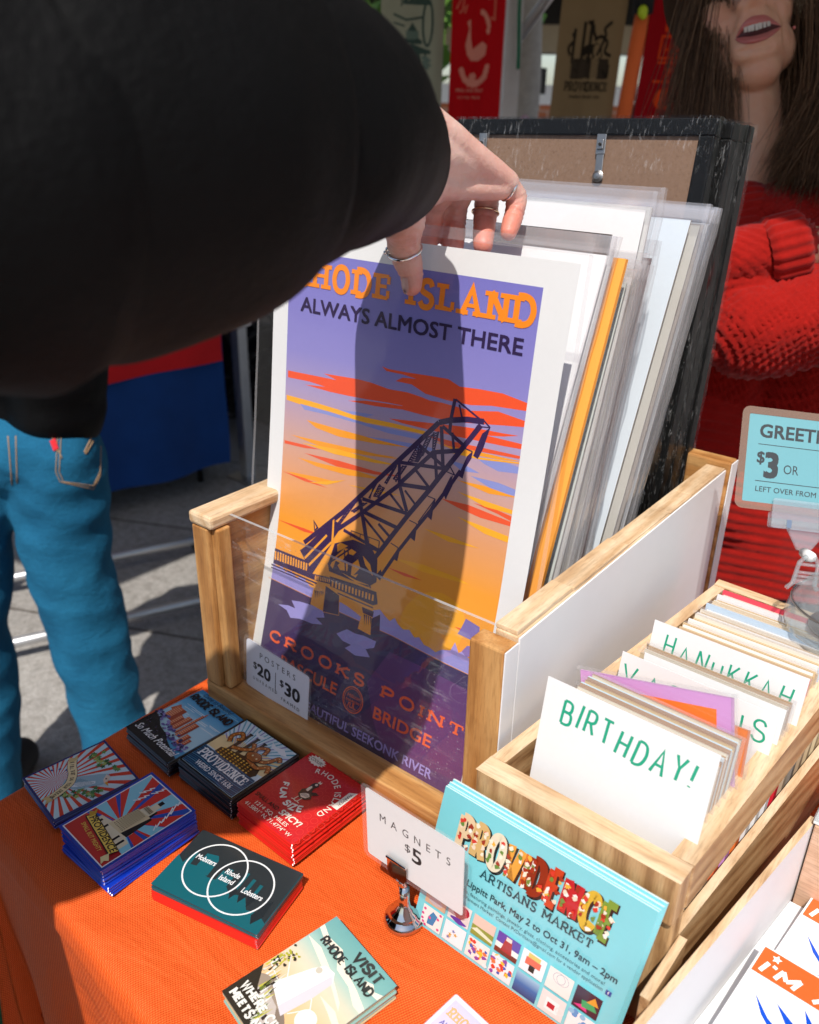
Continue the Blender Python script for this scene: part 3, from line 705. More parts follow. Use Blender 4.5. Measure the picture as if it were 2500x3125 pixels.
PD="""p|yel|0|0.894 0.35 0.895 0.329 0.883 0.307 0.861 0.287 0.829 0.269 0.792 0.258 0.753 0.251 0.712 0.253 0.677 0.26 0.65 0.274 0.637 0.293 0.636 0.314 0.65 0.337 0.675 0.358 0.708 0.376 0.746 0.386 0.785 0.392 0.824 0.389 0.856 0.381 0.881 0.367
p|red|0|0.01 0.751 0.246 0.757 0.186 0.764 0.339 0.77 0.4 0.77 0.479 0.766 0.556 0.769 0.612 0.767 0.695 0.761 0.758 0.756 0.724 0.747 0.616 0.743 0.484 0.739 0.385 0.734 0.302 0.731 0.217 0.729 0.095 0.73 0.194 0.737 0.117 0.739 0.011 0.736
p|red|0|0.443 0.807 0.473 0.805 0.549 0.807 0.622 0.81 0.711 0.813 0.756 0.804 0.832 0.808 0.913 0.81 1.019 0.802 1.021 0.79 0.959 0.787 0.879 0.783 0.805 0.775 0.719 0.773 0.629 0.775 0.571 0.786 0.505 0.785 0.532 0.795 0.588 0.799 0.531 0.801 0.464 0.8
p|red|0|0.509 0.761 0.594 0.762 0.694 0.766 0.808 0.765 0.905 0.776 1.022 0.77 1.024 0.762 0.927 0.753 0.804 0.741 0.727 0.735 0.627 0.733 0.543 0.733 0.426 0.725 0.304 0.721 0.385 0.731 0.484 0.737 0.542 0.74
p|red|0|0.489 0.708 0.565 0.714 0.675 0.723 0.763 0.73 0.873 0.737 0.93 0.739 0.986 0.742 0.932 0.733 0.875 0.727 1.013 0.729 1.015 0.72 0.936 0.716 0.853 0.713 0.75 0.709 0.66 0.708 0.547 0.706
p|yel|0|0.007 0.697 0.132 0.698 0.264 0.697 0.39 0.697 0.509 0.701 0.642 0.703 0.644 0.696 0.511 0.692 0.391 0.686 0.255 0.685 0.211 0.686 0.099 0.684 0.008 0.686
p|blu|0|0.076 0.686 0.222 0.687 0.392 0.685 0.521 0.689 0.644 0.694 0.637 0.684 0.493 0.678 0.351 0.68 0.201 0.679 0.1 0.676
p|blu|0|0.375 0.656 0.495 0.666 0.648 0.674 0.739 0.674 0.64 0.664 0.497 0.655
p|blu|0|0.264 0.697 0.348 0.703 0.424 0.707 0.39 0.698 0.328 0.695
p|blu|0|0.843 0.681 0.926 0.689 1.016 0.685 1.017 0.675 0.931 0.667 0.879 0.673
p|blu|0|0.834 0.643 0.936 0.646 1.019 0.642 1.022 0.632 0.932 0.628
p|blu|0|0.742 0.661 0.804 0.661 0.867 0.653 0.798 0.647
p|org|0|0.113 0.655 0.269 0.656 0.436 0.658 0.593 0.662 0.438 0.649 0.272 0.64 0.16 0.644
p|org|0|0.037 0.612 0.187 0.618 0.359 0.625 0.56 0.633 0.402 0.619 0.211 0.606
p|org|0|0.079 0.566 0.216 0.571 0.368 0.58 0.492 0.58 0.328 0.564 0.173 0.56
p|org|0|0.024 0.526 0.176 0.537 0.288 0.542 0.223 0.529 0.085 0.523
p|org|0|0.682 0.688 0.815 0.692 0.941 0.695 1.017 0.698 0.926 0.689 0.773 0.681
p|org|0|0.786 0.627 0.889 0.632 1.015 0.629 0.909 0.62
p|org|0|0.338 0.625 0.442 0.628 0.541 0.635 0.463 0.624
p|rd2|0|0.007 0.595 0.109 0.599 0.189 0.6 0.11 0.592 0.008 0.588
p|rd2|0|0.112 0.581 0.28 0.589 0.449 0.592 0.568 0.599 0.45 0.585 0.271 0.575
p|rd2|0|0.003 0.523 0.12 0.525 0.235 0.521 0.121 0.518
p|rd2|0|-0.007 0.407 0.136 0.411 0.241 0.411 0.138 0.403
p|rd2|0|0.733 0.581 0.84 0.586 1.012 0.58 1.006 0.572 0.888 0.569 0.799 0.574
p|rd2|0|0.856 0.593 0.933 0.595 1.018 0.59 1.016 0.58 0.952 0.587
p|rd2|0|0.54 0.399 0.63 0.402 0.7 0.401 0.623 0.395
p|rd2|0|0.644 0.696 0.77 0.699 0.856 0.702 1.019 0.707 1.018 0.702 0.857 0.694 0.737 0.687
p|yl2|0|0.097 0.602 0.276 0.613 0.444 0.616 0.563 0.62 0.446 0.609 0.256 0.6
p|yl2|0|0.331 0.544 0.456 0.554 0.576 0.56 0.457 0.547
p|yl2|0|0.791 0.605 0.896 0.604 1.018 0.603 1.017 0.596 0.899 0.593
p|yl2|0|0.803 0.556 0.909 0.554 1.016 0.551 1.017 0.539 0.913 0.541
p|yl2|0|0.564 0.424 0.691 0.434 0.832 0.435 0.888 0.43 0.694 0.419
p|yl2|0|0.685 0.673 0.773 0.683 0.86 0.683 1.017 0.696 1.014 0.693 0.861 0.679
p|yl2|0|0.674 0.509 0.777 0.511 0.903 0.509 0.78 0.5
p|yl2|0|0.144 0.519 0.233 0.536 0.319 0.552 0.234 0.528
p|rd2|0|0.853 0.336 0.896 0.339 0.944 0.338 0.988 0.334 0.982 0.332 0.928 0.33
p|lav|0|-0.015 0.299 -0.006 0.316 0.01 0.302 0.032 0.299 0.044 0.308 0.069 0.295 0.099 0.303 0.13 0.294 0.161 0.302 0.205 0.287 0.234 0.287 0.266 0.292 0.292 0.288 0.328 0.28 0.36 0.283 0.393 0.281 0.434 0.276 0.459 0.272 0.489 0.277 0.513 0.297 0.541 0.305 0.567 0.296 0.591 0.29 0.61 0.301 0.628 0.291 0.652 0.285 0.679 0.29 0.705 0.279 0.724 0.284 0.75 0.273 0.771 0.273 0.8 0.269 0.823 0.28 0.856 0.286 0.868 0.306 0.888 0.288 0.911 0.299 0.928 0.287 0.961 0.286 0.977 0.314 0.984 0.312 0.985 0.254 0.833 0.256 0.616 0.262 0.366 0.261 0.216 0.264 -0.012 0.266
p|dkp|0|-0.014 0.266 0.216 0.264 0.366 0.261 0.616 0.262 0.833 0.256 0.989 0.254 1 0.145 1.002 -0.011 0.872 -0.01 0.571 -0.013 0.32 -0.01 -0.007 0.001 -0.005 0.133
l|org|0.0016|-0.014 0.266 0.216 0.264 0.366 0.261 0.616 0.262 0.833 0.256 0.986 0.255
p|wtr|0|0.615 0.227 0.775 0.228 0.988 0.224 0.997 0.123 1.001 -0.008 0.87 -0.007 0.694 -0.009 0.603 0.069 0.541 0.143
p|lav|0|0.056 0.215 0.107 0.223 0.146 0.224 0.122 0.238 0.165 0.244 0.221 0.248 0.284 0.249 0.296 0.234 0.255 0.225 0.293 0.217 0.242 0.208 0.179 0.206 0.129 0.198 0.105 0.211
p|lav|0|0.365 0.212 0.41 0.232 0.451 0.231 0.49 0.235 0.549 0.235 0.545 0.22 0.509 0.209 0.534 0.196 0.468 0.185 0.415 0.19 0.441 0.203 0.4 0.203
p|lv2|0|0.892 0.361 0.882 0.341 0.871 0.325 0.922 0.324 0.957 0.33 0.948 0.356
p|lv2|0|0.915 0.309 0.899 0.294 0.918 0.288 0.966 0.295 0.961 0.32
l|brg|0.014|0.145 0.379 0.323 0.483 0.693 0.727
l|brg|0.015|0.693 0.727 0.734 0.737 0.798 0.747 0.86 0.751
l|brg|0.014|0.85 0.743 0.798 0.696 0.739 0.643 0.686 0.593 0.608 0.525 0.544 0.465 0.462 0.386
l|brg|0.01|0.745 0.779 0.737 0.738 0.738 0.716
l|brg|0.005|0.747 0.779 0.858 0.75
l|brg|0.005|0.763 0.771 0.78 0.745
l|brg|0.004|0.859 0.753 0.884 0.743
l|brg|0.003|0.884 0.743 0.846 0.74
p|brg|0|0.885 0.744 0.858 0.728 0.848 0.71 0.835 0.682 0.853 0.679 0.867 0.699
p|brg|0|0.832 0.691 0.813 0.679 0.791 0.641 0.775 0.634 0.789 0.636 0.806 0.633 0.811 0.654 0.83 0.677
l|brg|0.01|0.794 0.647 0.761 0.612 0.713 0.564 0.649 0.506 0.582 0.442 0.518 0.37
p|brg|0|0.761 0.632 0.736 0.595 0.751 0.582 0.771 0.614
p|brg|0|0.71 0.577 0.681 0.537 0.705 0.531 0.707 0.557
p|brg|0|0.647 0.513 0.625 0.48 0.645 0.476 0.649 0.503
p|brg|0|0.58 0.449 0.564 0.422 0.584 0.42 0.588 0.44
p|brg|0|0.518 0.389 0.498 0.371 0.523 0.365 0.527 0.38
l|brg|0.011|0.704 0.721 0.727 0.641
l|brg|0.01|0.708 0.722 0.798 0.696
l|brg|0.012|0.68 0.666 0.784 0.685
l|brg|0.01|0.623 0.673 0.737 0.643
l|brg|0.012|0.561 0.582 0.686 0.593
l|brg|0.012|0.408 0.498 0.566 0.49
l|brg|0.01|0.544 0.626 0.742 0.642
l|brg|0.011|0.403 0.525 0.607 0.527
l|brg|0.01|0.549 0.627 0.558 0.582
l|brg|0.012|0.558 0.582 0.601 0.531
l|brg|0.014|0.392 0.522 0.464 0.395
l|brg|0.009|0.618 0.622 0.68 0.595
l|brg|0.01|0.69 0.665 0.707 0.616
l|brg|0.008|0.52 0.557 0.585 0.53
l|brg|0.007|0.584 0.573 0.634 0.551
l|brg|0.009|0.485 0.484 0.547 0.463
l|brg|0.008|0.419 0.486 0.52 0.448
l|brg|0.012|0.685 0.668 0.56 0.584
l|brg|0.012|0.561 0.582 0.398 0.489
l|brg|0.012|0.398 0.489 0.295 0.435
l|brg|0.01|0.33 0.442 0.507 0.427
l|brg|0.008|0.748 0.715 0.762 0.681
l|brg|0.006|0.386 0.427 0.508 0.425
l|brg|0.004|0.839 0.741 0.8 0.696
l|brg|0.003|0.792 0.688 0.745 0.639
l|brg|0.003|0.71 0.576 0.652 0.517
l|brg|0.0025|0.365 0.447 0.497 0.448
l|brg|0.0025|0.366 0.447 0.365 0.431
l|brg|0.0025|0.409 0.448 0.409 0.432
l|brg|0.0025|0.449 0.447 0.452 0.434
l|brg|0.003|0.497 0.448 0.498 0.429
l|brg|0.003|0.798 0.692 0.83 0.69
l|brg|0.004|0.752 0.65 0.775 0.635
l|brg|0.003|0.741 0.637 0.775 0.635
l|brg|0.003|0.679 0.577 0.71 0.576
l|brg|0.003|0.615 0.515 0.647 0.513
l|brg|0.003|0.547 0.453 0.58 0.449
l|brg|0.003|0.647 0.513 0.645 0.476
l|brg|0.003|0.71 0.576 0.7 0.532
l|brg|0.003|0.58 0.449 0.582 0.42
l|brg|0.003|0.766 0.633 0.751 0.583
l|brg|0.0035|0.673 0.701 0.642 0.653
l|brg|0.0035|0.654 0.695 0.623 0.648
l|brg|0.0025|0.673 0.701 0.65 0.688
l|brg|0.0025|0.654 0.695 0.669 0.694
l|brg|0.0025|0.669 0.694 0.645 0.682
l|brg|0.0025|0.65 0.688 0.664 0.688
l|brg|0.0025|0.664 0.688 0.641 0.675
l|brg|0.0025|0.645 0.682 0.66 0.681
l|brg|0.0025|0.66 0.681 0.636 0.668
l|brg|0.0025|0.641 0.675 0.656 0.674
l|brg|0.0025|0.656 0.674 0.632 0.661
l|brg|0.0025|0.636 0.668 0.651 0.667
l|brg|0.0025|0.651 0.667 0.627 0.655
l|brg|0.0025|0.632 0.661 0.647 0.66
l|brg|0.0025|0.647 0.66 0.623 0.648
l|brg|0.0025|0.627 0.655 0.642 0.653
l|brg|0.0035|0.696 0.71 0.686 0.672
l|brg|0.0035|0.675 0.705 0.679 0.671
l|brg|0.0025|0.696 0.71 0.675 0.7
l|brg|0.0025|0.675 0.705 0.695 0.705
l|brg|0.0025|0.695 0.705 0.676 0.695
l|brg|0.0025|0.675 0.7 0.693 0.7
l|brg|0.0025|0.693 0.7 0.677 0.691
l|brg|0.0025|0.676 0.695 0.692 0.694
l|brg|0.0025|0.692 0.694 0.677 0.686
l|brg|0.0025|0.677 0.691 0.69 0.689
l|brg|0.0025|0.69 0.689 0.678 0.681
l|brg|0.0025|0.677 0.686 0.689 0.683
l|brg|0.0025|0.689 0.683 0.678 0.676
l|brg|0.0025|0.678 0.681 0.688 0.678
l|brg|0.0025|0.688 0.678 0.679 0.671
l|brg|0.0025|0.678 0.676 0.686 0.672
l|brg|0.0035|0.618 0.671 0.585 0.632
l|brg|0.0035|0.639 0.669 0.625 0.638
l|brg|0.0025|0.618 0.671 0.637 0.665
l|brg|0.0025|0.639 0.669 0.614 0.666
l|brg|0.0025|0.614 0.666 0.635 0.66
l|brg|0.0025|0.637 0.665 0.609 0.66
l|brg|0.0025|0.609 0.66 0.633 0.656
l|brg|0.0025|0.635 0.66 0.604 0.654
l|brg|0.0025|0.604 0.654 0.631 0.651
l|brg|0.0025|0.633 0.656 0.599 0.649
l|brg|0.0025|0.599 0.649 0.629 0.647
l|brg|0.0025|0.631 0.651 0.594 0.643
l|brg|0.0025|0.594 0.643 0.627 0.643
l|brg|0.0025|0.629 0.647 0.59 0.638
l|brg|0.0025|0.59 0.638 0.625 0.638
l|brg|0.0025|0.627 0.643 0.585 0.632
l|brg|0.0035|0.65 0.667 0.625 0.638
l|brg|0.0035|0.624 0.668 0.615 0.637
l|brg|0.0025|0.65 0.667 0.623 0.664
l|brg|0.0025|0.624 0.668 0.646 0.663
l|brg|0.0025|0.646 0.663 0.621 0.659
l|brg|0.0025|0.623 0.664 0.643 0.659
l|brg|0.0025|0.643 0.659 0.62 0.655
l|brg|0.0025|0.621 0.659 0.639 0.655
l|brg|0.0025|0.639 0.655 0.619 0.65
l|brg|0.0025|0.62 0.655 0.635 0.65
l|brg|0.0025|0.635 0.65 0.617 0.646
l|brg|0.0025|0.619 0.65 0.632 0.646
l|brg|0.0025|0.632 0.646 0.616 0.641
l|brg|0.0025|0.617 0.646 0.628 0.642
l|brg|0.0025|0.628 0.642 0.615 0.637
l|brg|0.0025|0.616 0.641 0.625 0.638
l|brg|0.0035|0.54 0.618 0.503 0.573
l|brg|0.0035|0.526 0.608 0.495 0.574
l|brg|0.0025|0.54 0.618 0.522 0.603
l|brg|0.0025|0.526 0.608 0.535 0.611
l|brg|0.0025|0.535 0.611 0.517 0.598
l|brg|0.0025|0.522 0.603 0.53 0.605
l|brg|0.0025|0.53 0.605 0.513 0.593
l|brg|0.0025|0.517 0.598 0.525 0.599
l|brg|0.0025|0.525 0.599 0.508 0.589
l|brg|0.0025|0.513 0.593 0.519 0.592
l|brg|0.0025|0.519 0.592 0.504 0.584
l|brg|0.0025|0.508 0.589 0.514 0.586
l|brg|0.0025|0.514 0.586 0.499 0.579
l|brg|0.0025|0.504 0.584 0.509 0.579
l|brg|0.0025|0.509 0.579 0.495 0.574
l|brg|0.0025|0.499 0.579 0.503 0.573
l|brg|0.0035|0.581 0.624 0.542 0.584
l|brg|0.0035|0.566 0.622 0.53 0.588
l|brg|0.0025|0.581 0.624 0.561 0.617
l|brg|0.0025|0.566 0.622 0.576 0.618
l|brg|0.0025|0.576 0.618 0.556 0.612
l|brg|0.0025|0.561 0.617 0.57 0.613
l|brg|0.0025|0.57 0.613 0.551 0.607
l|brg|0.0025|0.556 0.612 0.564 0.607
l|brg|0.0025|0.564 0.607 0.546 0.602
l|brg|0.0025|0.551 0.607 0.559 0.601
l|brg|0.0025|0.559 0.601 0.541 0.597
l|brg|0.0025|0.546 0.602 0.553 0.596
l|brg|0.0025|0.553 0.596 0.535 0.592
l|brg|0.0025|0.541 0.597 0.547 0.59
l|brg|0.0025|0.547 0.59 0.53 0.588
l|brg|0.0025|0.535 0.592 0.542 0.584
l|brg|0.0035|0.463 0.57 0.431 0.531
l|brg|0.0035|0.448 0.561 0.437 0.53
l|brg|0.0025|0.463 0.57 0.446 0.557
l|brg|0.0025|0.448 0.561 0.458 0.565
l|brg|0.0025|0.458 0.565 0.444 0.552
l|brg|0.0025|0.446 0.557 0.454 0.559
l|brg|0.0025|0.454 0.559 0.443 0.548
l|brg|0.0025|0.444 0.552 0.449 0.554
l|brg|0.0025|0.449 0.554 0.441 0.543
l|brg|0.0025|0.443 0.548 0.444 0.548
l|brg|0.0025|0.444 0.548 0.44 0.539
l|brg|0.0025|0.441 0.543 0.44 0.543
l|brg|0.0025|0.44 0.543 0.438 0.534
l|brg|0.0025|0.44 0.539 0.435 0.537
l|brg|0.0025|0.435 0.537 0.437 0.53
l|brg|0.0025|0.438 0.534 0.431 0.531
l|brg|0.0035|0.497 0.564 0.474 0.539
l|brg|0.0035|0.474 0.568 0.452 0.538
l|brg|0.0025|0.497 0.564 0.471 0.564
l|brg|0.0025|0.474 0.568 0.494 0.56
l|brg|0.0025|0.494 0.56 0.468 0.559
l|brg|0.0025|0.471 0.564 0.49 0.557
l|brg|0.0025|0.49 0.557 0.465 0.555
l|brg|0.0025|0.468 0.559 0.487 0.553
l|brg|0.0025|0.487 0.553 0.462 0.551
l|brg|0.0025|0.465 0.555 0.484 0.55
l|brg|0.0025|0.484 0.55 0.458 0.546
l|brg|0.0025|0.462 0.551 0.481 0.546
l|brg|0.0025|0.481 0.546 0.455 0.542
l|brg|0.0025|0.458 0.546 0.477 0.542
l|brg|0.0025|0.477 0.542 0.452 0.538
l|brg|0.0025|0.455 0.542 0.474 0.539
l|brg|0.0035|0.374 0.511 0.31 0.452
l|brg|0.0035|0.358 0.505 0.293 0.446
l|brg|0.0025|0.374 0.511 0.348 0.497
l|brg|0.0025|0.358 0.505 0.365 0.503
l|brg|0.0025|0.365 0.503 0.339 0.489
l|brg|0.0025|0.348 0.497 0.356 0.494
l|brg|0.0025|0.356 0.494 0.33 0.48
l|brg|0.0025|0.339 0.489 0.347 0.486
l|brg|0.0025|0.347 0.486 0.321 0.472
l|brg|0.0025|0.33 0.48 0.338 0.478
l|brg|0.0025|0.338 0.478 0.312 0.463
l|brg|0.0025|0.321 0.472 0.329 0.469
l|brg|0.0025|0.329 0.469 0.302 0.455
l|brg|0.0025|0.312 0.463 0.319 0.461
l|brg|0.0025|0.319 0.461 0.293 0.446
l|brg|0.0025|0.302 0.455 0.31 0.452
l|brg|0.0035|0.427 0.52 0.369 0.488
l|brg|0.0035|0.41 0.517 0.357 0.489
l|brg|0.0025|0.427 0.52 0.403 0.513
l|brg|0.0025|0.41 0.517 0.419 0.515
l|brg|0.0025|0.419 0.515 0.395 0.509
l|brg|0.0025|0.403 0.513 0.411 0.511
l|brg|0.0025|0.411 0.511 0.388 0.505
l|brg|0.0025|0.395 0.509 0.403 0.506
l|brg|0.0025|0.403 0.506 0.38 0.501
l|brg|0.0025|0.388 0.505 0.394 0.502
l|brg|0.0025|0.394 0.502 0.373 0.497
l|brg|0.0025|0.38 0.501 0.386 0.497
l|brg|0.0025|0.386 0.497 0.365 0.493
l|brg|0.0025|0.373 0.497 0.378 0.493
l|brg|0.0025|0.378 0.493 0.357 0.489
l|brg|0.0025|0.365 0.493 0.369 0.488
p|brg|0|0.129 0.358 0.156 0.373 0.247 0.435 0.28 0.455 0.322 0.452 0.286 0.414 0.281 0.402 0.205 0.317
l|ob|0.007|0.158 0.345 0.253 0.416
l|ob|0.007|0.181 0.332 0.278 0.404
p|brg|0|0.18 0.439 0.209 0.425 0.19 0.413
p|ob|0|0.186 0.433 0.199 0.424 0.193 0.419
l|brg|0.004|0.229 0.429 0.272 0.431
l|brg|0.004|0.236 0.425 0.279 0.425
l|brg|0.004|0.247 0.435 0.256 0.417
l|brg|0.004|0.261 0.438 0.271 0.417
l|brg|0.004|0.238 0.431 0.286 0.417
l|brg|0.004|0.282 0.441 0.243 0.42
p|brg|0|0.275 0.354 0.295 0.405 0.379 0.429 0.471 0.424 0.498 0.407 0.508 0.359 0.474 0.341 0.285 0.339
p|ob|0|0.274 0.454 0.282 0.458 0.288 0.403 0.278 0.403
p|ob|0|0.307 0.404 0.323 0.412 0.359 0.411 0.333 0.398 0.312 0.389
p|ob|0|0.294 0.369 0.344 0.403 0.375 0.406 0.331 0.367
p|ob|0|0.321 0.36 0.336 0.371 0.371 0.372 0.37 0.356 0.336 0.352
p|ob|0|0.388 0.376 0.412 0.391 0.428 0.375 0.401 0.353 0.422 0.36 0.413 0.35 0.389 0.351
p|ob|0|0.371 0.408 0.401 0.405 0.387 0.395 0.358 0.394
p|ob|0|0.287 0.353 0.299 0.372 0.311 0.372 0.301 0.348
p|ob|0|0.431 0.403 0.469 0.391 0.488 0.368 0.448 0.385
p|ob|0|0.343 0.348 0.415 0.345 0.484 0.346 0.416 0.34
l|brg|0.005|0.275 0.354 0.403 0.425
l|brg|0.005|0.391 0.425 0.486 0.341
l|brg|0.005|0.344 0.4 0.362 0.354
l|brg|0.005|0.361 0.403 0.376 0.357
p|brg|0|-0.013 0.339 0.159 0.341 0.18 0.336 0.205 0.318 0.292 0.326 0.3 0.312 0.221 0.306 -0.01 0.303
p|brg|0|0.291 0.329 0.406 0.335 0.515 0.338 0.528 0.314 0.508 0.307 0.301 0.308
p|ob|0|0.001 0.333 0.009 0.333 0.013 0.313 0.004 0.313
p|ob|0|0.015 0.333 0.023 0.333 0.027 0.314 0.018 0.314
p|ob|0|0.029 0.334 0.037 0.334 0.041 0.314 0.032 0.314
p|ob|0|0.043 0.334 0.051 0.334 0.055 0.315 0.046 0.315
p|ob|0|0.057 0.334 0.065 0.334 0.069 0.315 0.06 0.315
p|ob|0|0.071 0.334 0.079 0.334 0.083 0.316 0.074 0.316
p|ob|0|0.085 0.335 0.093 0.335 0.097 0.316 0.088 0.316
p|ob|0|0.099 0.335 0.107 0.335 0.11 0.317 0.102 0.316
p|ob|0|0.113 0.335 0.121 0.335 0.124 0.317 0.116 0.317
p|ob|0|0.127 0.335 0.134 0.335 0.138 0.318 0.129 0.317
p|ob|0|0.14 0.335 0.148 0.335 0.151 0.318 0.143 0.318
p|ob|0|0.154 0.336 0.162 0.336 0.165 0.318 0.157 0.318
p|ob|0|0.167 0.336 0.175 0.336 0.178 0.319 0.17 0.319
p|ob|0|0.221 0.317 0.225 0.318 0.227 0.308 0.222 0.307
p|ob|0|0.229 0.318 0.234 0.318 0.235 0.309 0.231 0.308
p|ob|0|0.238 0.319 0.242 0.319 0.244 0.309 0.24 0.309
p|ob|0|0.247 0.319 0.251 0.32 0.253 0.31 0.249 0.31
p|ob|0|0.256 0.32 0.26 0.32 0.261 0.311 0.257 0.311
p|ob|0|0.264 0.321 0.269 0.321 0.27 0.312 0.266 0.312
p|ob|0|0.273 0.321 0.277 0.322 0.279 0.313 0.274 0.313
p|ob|0|0.282 0.322 0.286 0.322 0.287 0.314 0.283 0.314
p|ob|0|0.29 0.323 0.295 0.323 0.296 0.315 0.292 0.314
p|ob|0|0.306 0.322 0.314 0.322 0.316 0.309 0.308 0.309
p|ob|0|0.322 0.323 0.331 0.323 0.333 0.309 0.325 0.309
p|ob|0|0.339 0.323 0.347 0.324 0.349 0.31 0.341 0.31
p|ob|0|0.355 0.324 0.363 0.324 0.365 0.311 0.358 0.311
p|ob|0|0.371 0.325 0.38 0.325 0.381 0.311 0.374 0.311
p|ob|0|0.387 0.325 0.396 0.326 0.398 0.312 0.39 0.312
p|ob|0|0.403 0.326 0.412 0.326 0.414 0.313 0.406 0.313
p|ob|0|0.419 0.326 0.428 0.327 0.429 0.313 0.422 0.313
p|ob|0|0.435 0.327 0.443 0.327 0.445 0.314 0.438 0.314
p|ob|0|0.451 0.328 0.459 0.328 0.461 0.315 0.454 0.314
p|ob|0|0.467 0.328 0.475 0.329 0.477 0.315 0.469 0.315
p|ob|0|0.482 0.329 0.49 0.329 0.492 0.316 0.485 0.316
p|ob|0|0.498 0.329 0.506 0.33 0.508 0.317 0.5 0.316
l|brg|0.005|-0.008 0.299 0.107 0.3 0.235 0.301
l|brg|0.004|-0.008 0.292 0.109 0.294 0.221 0.294
l|ob|0.004|0.301 0.308 0.508 0.307
l|brg|0.004|0.34 0.3 0.51 0.302
p|ob|0|0.222 0.291 0.283 0.296 0.285 0.246 0.218 0.249
p|brg|0|0.279 0.304 0.35 0.296 0.362 0.254 0.284 0.246
p|brg|0|0.228 0.284 0.235 0.284 0.238 0.265
p|brg|0|0.237 0.285 0.245 0.285 0.247 0.268
p|brg|0|0.247 0.286 0.254 0.286 0.256 0.272
p|brg|0|0.257 0.288 0.264 0.288 0.264 0.276
p|brg|0|0.266 0.289 0.273 0.289 0.273 0.279
p|ob|0|0.469 0.296 0.512 0.296 0.525 0.242 0.458 0.244
p|brg|0|0.46 0.294 0.517 0.295 0.516 0.282 0.47 0.282
p|brg|0|0.511 0.278 0.546 0.295 0.56 0.246 0.52 0.24
p|brg|0|0.474 0.281 0.481 0.28 0.485 0.256
p|brg|0|0.483 0.281 0.49 0.281 0.494 0.258
p|brg|0|0.493 0.281 0.5 0.281 0.503 0.26
p|brg|0|0.503 0.281 0.51 0.281 0.512 0.262
l|ob|0.0016|0.284 0.245 0.362 0.253 0.35 0.296"""

nl = 0; hb = 0
for ln in PD.strip().split('\n'):
    k, c, w_, p = ln.split('|'); v = [float(x) for x in p.split()]; p = list(zip(v[::2], v[1::2]))
    if k == 'p':
        p = clip(p, (0, 0, 1, 1))
        if len(p) > 2: A.poly(p, PC[c])
    else:
        A.line(p, float(w_)*.72, PC[c], True, ASP, 4e-6); nl += 1
        if nl % 45 == 1: hb = max(hb, A.h)
        if nl % 45 == 0: A.h = hb
A.h += 2e-4
OR = 'fa8c1e'; DP = '2c1c48'; RO = 'f5693c'
A.pen('RHODE ISLAND', .036, .934, .047, OR, .24, .945, .30, ASP, gap=.34, thin=.62)
A.text('ALWAYS ALMOST THERE', .064, .8825, .030, DP, .898, .022, 0, 0, ASP)
A.pen('CROOKS POINT', .045, .1285, .0225, RO, .26, .92, .30, ASP, gap=.36, thin=.6)
A.text('BASCULE', .116, .081, .027, RO, .298, .022, 0, 0, ASP)
A.text('BRIDGE', .593, .0755, .027, RO, .262, .022, 0, 0, ASP)
A.text('BEAUTIFUL SEEKONK RIVER', .250, .0135, .0215, 'b09be0', .634, .02, 0, 0, ASP)
A.ring(.4965, .090, .047, .0025, RO, 32, ASP, .0285); A.ring(.4965, .090, .040, .0012, RO, 32, ASP, .024)
A.text('Milkcan', .4965, .094, .0085, RO, .06, .0, .25, .05, ASP, 'c'); A.text('Industries', .4965, .0845, .007, RO, .066, 0, .2, .05, ASP, 'c')
A.line([(.478, .072), (.482, .081), (.488, .081), (.488, .072), (.5, .072), (.5, .083), (.505, .083), (.505, .072), (.516, .072)], .002, RO, True, ASP)
def sheet_thing(name, label, group=None):
    return thing(name, (.15, .06, .01), label, 'poster', group)
T = sheet_thing('poster', 'front bridge sunset poster in violet and orange, held by the hand', None)
SH = A.h+.0008
mb = MB(); A.build(mb, pfn, bands=BANDS)
mb.add([pfn(u, v, -.0003) for v in BANDS[1:38] for u in (-.0735, 1.07)], [(2*i, 2*i+1, 2*i+3, 2*i+2) for i in range(36)], 0, PAPER)
mb.build('sheet', INK_M, T, colors=True)
mb = MB(); nv = 24; nu = 12
def sv(u, v, h): 
    p = pfn(u, v, h); p.y -= .0012*noise.noise((u*5, v*7, 2))*(1 if abs(u-.5) > .5 else .35); return p
us = [-.15+1.29*i/nu for i in range(nu+1)]; vs_ = BANDS[1:39]; nv = len(vs_)-1
mb.add([sv(u, v, SH) for v in vs_ for u in us], [(j*(nu+1)+i, j*(nu+1)+i+1, (j+1)*(nu+1)+i+1, (j+1)*(nu+1)+i) for j in range(nv) for i in range(nu)], 0)
for a, b in ((-.152, -.140), (1.128, 1.142)):                  # welded side seams
    mb.add([sv(u, v, SH+.0003) for v in vs_ for u in (a, b)], [(2*j, 2*j+1, 2*j+3, 2*j+2) for j in range(nv)], 1)
mb.add([sv(u, v, SH+.0004+.0006*noise.noise((u*9, v*90, 0))) for v in (1.058, 1.068, 1.078) for u in us], [(j*(nu+1)+i, j*(nu+1)+i+1, (j+1)*(nu+1)+i+1, (j+1)*(nu+1)+i) for j in range(2) for i in range(nu)], 1)
sl_ = mb.build('sleeve', [SLEEVE, SLEDGE], T, True)

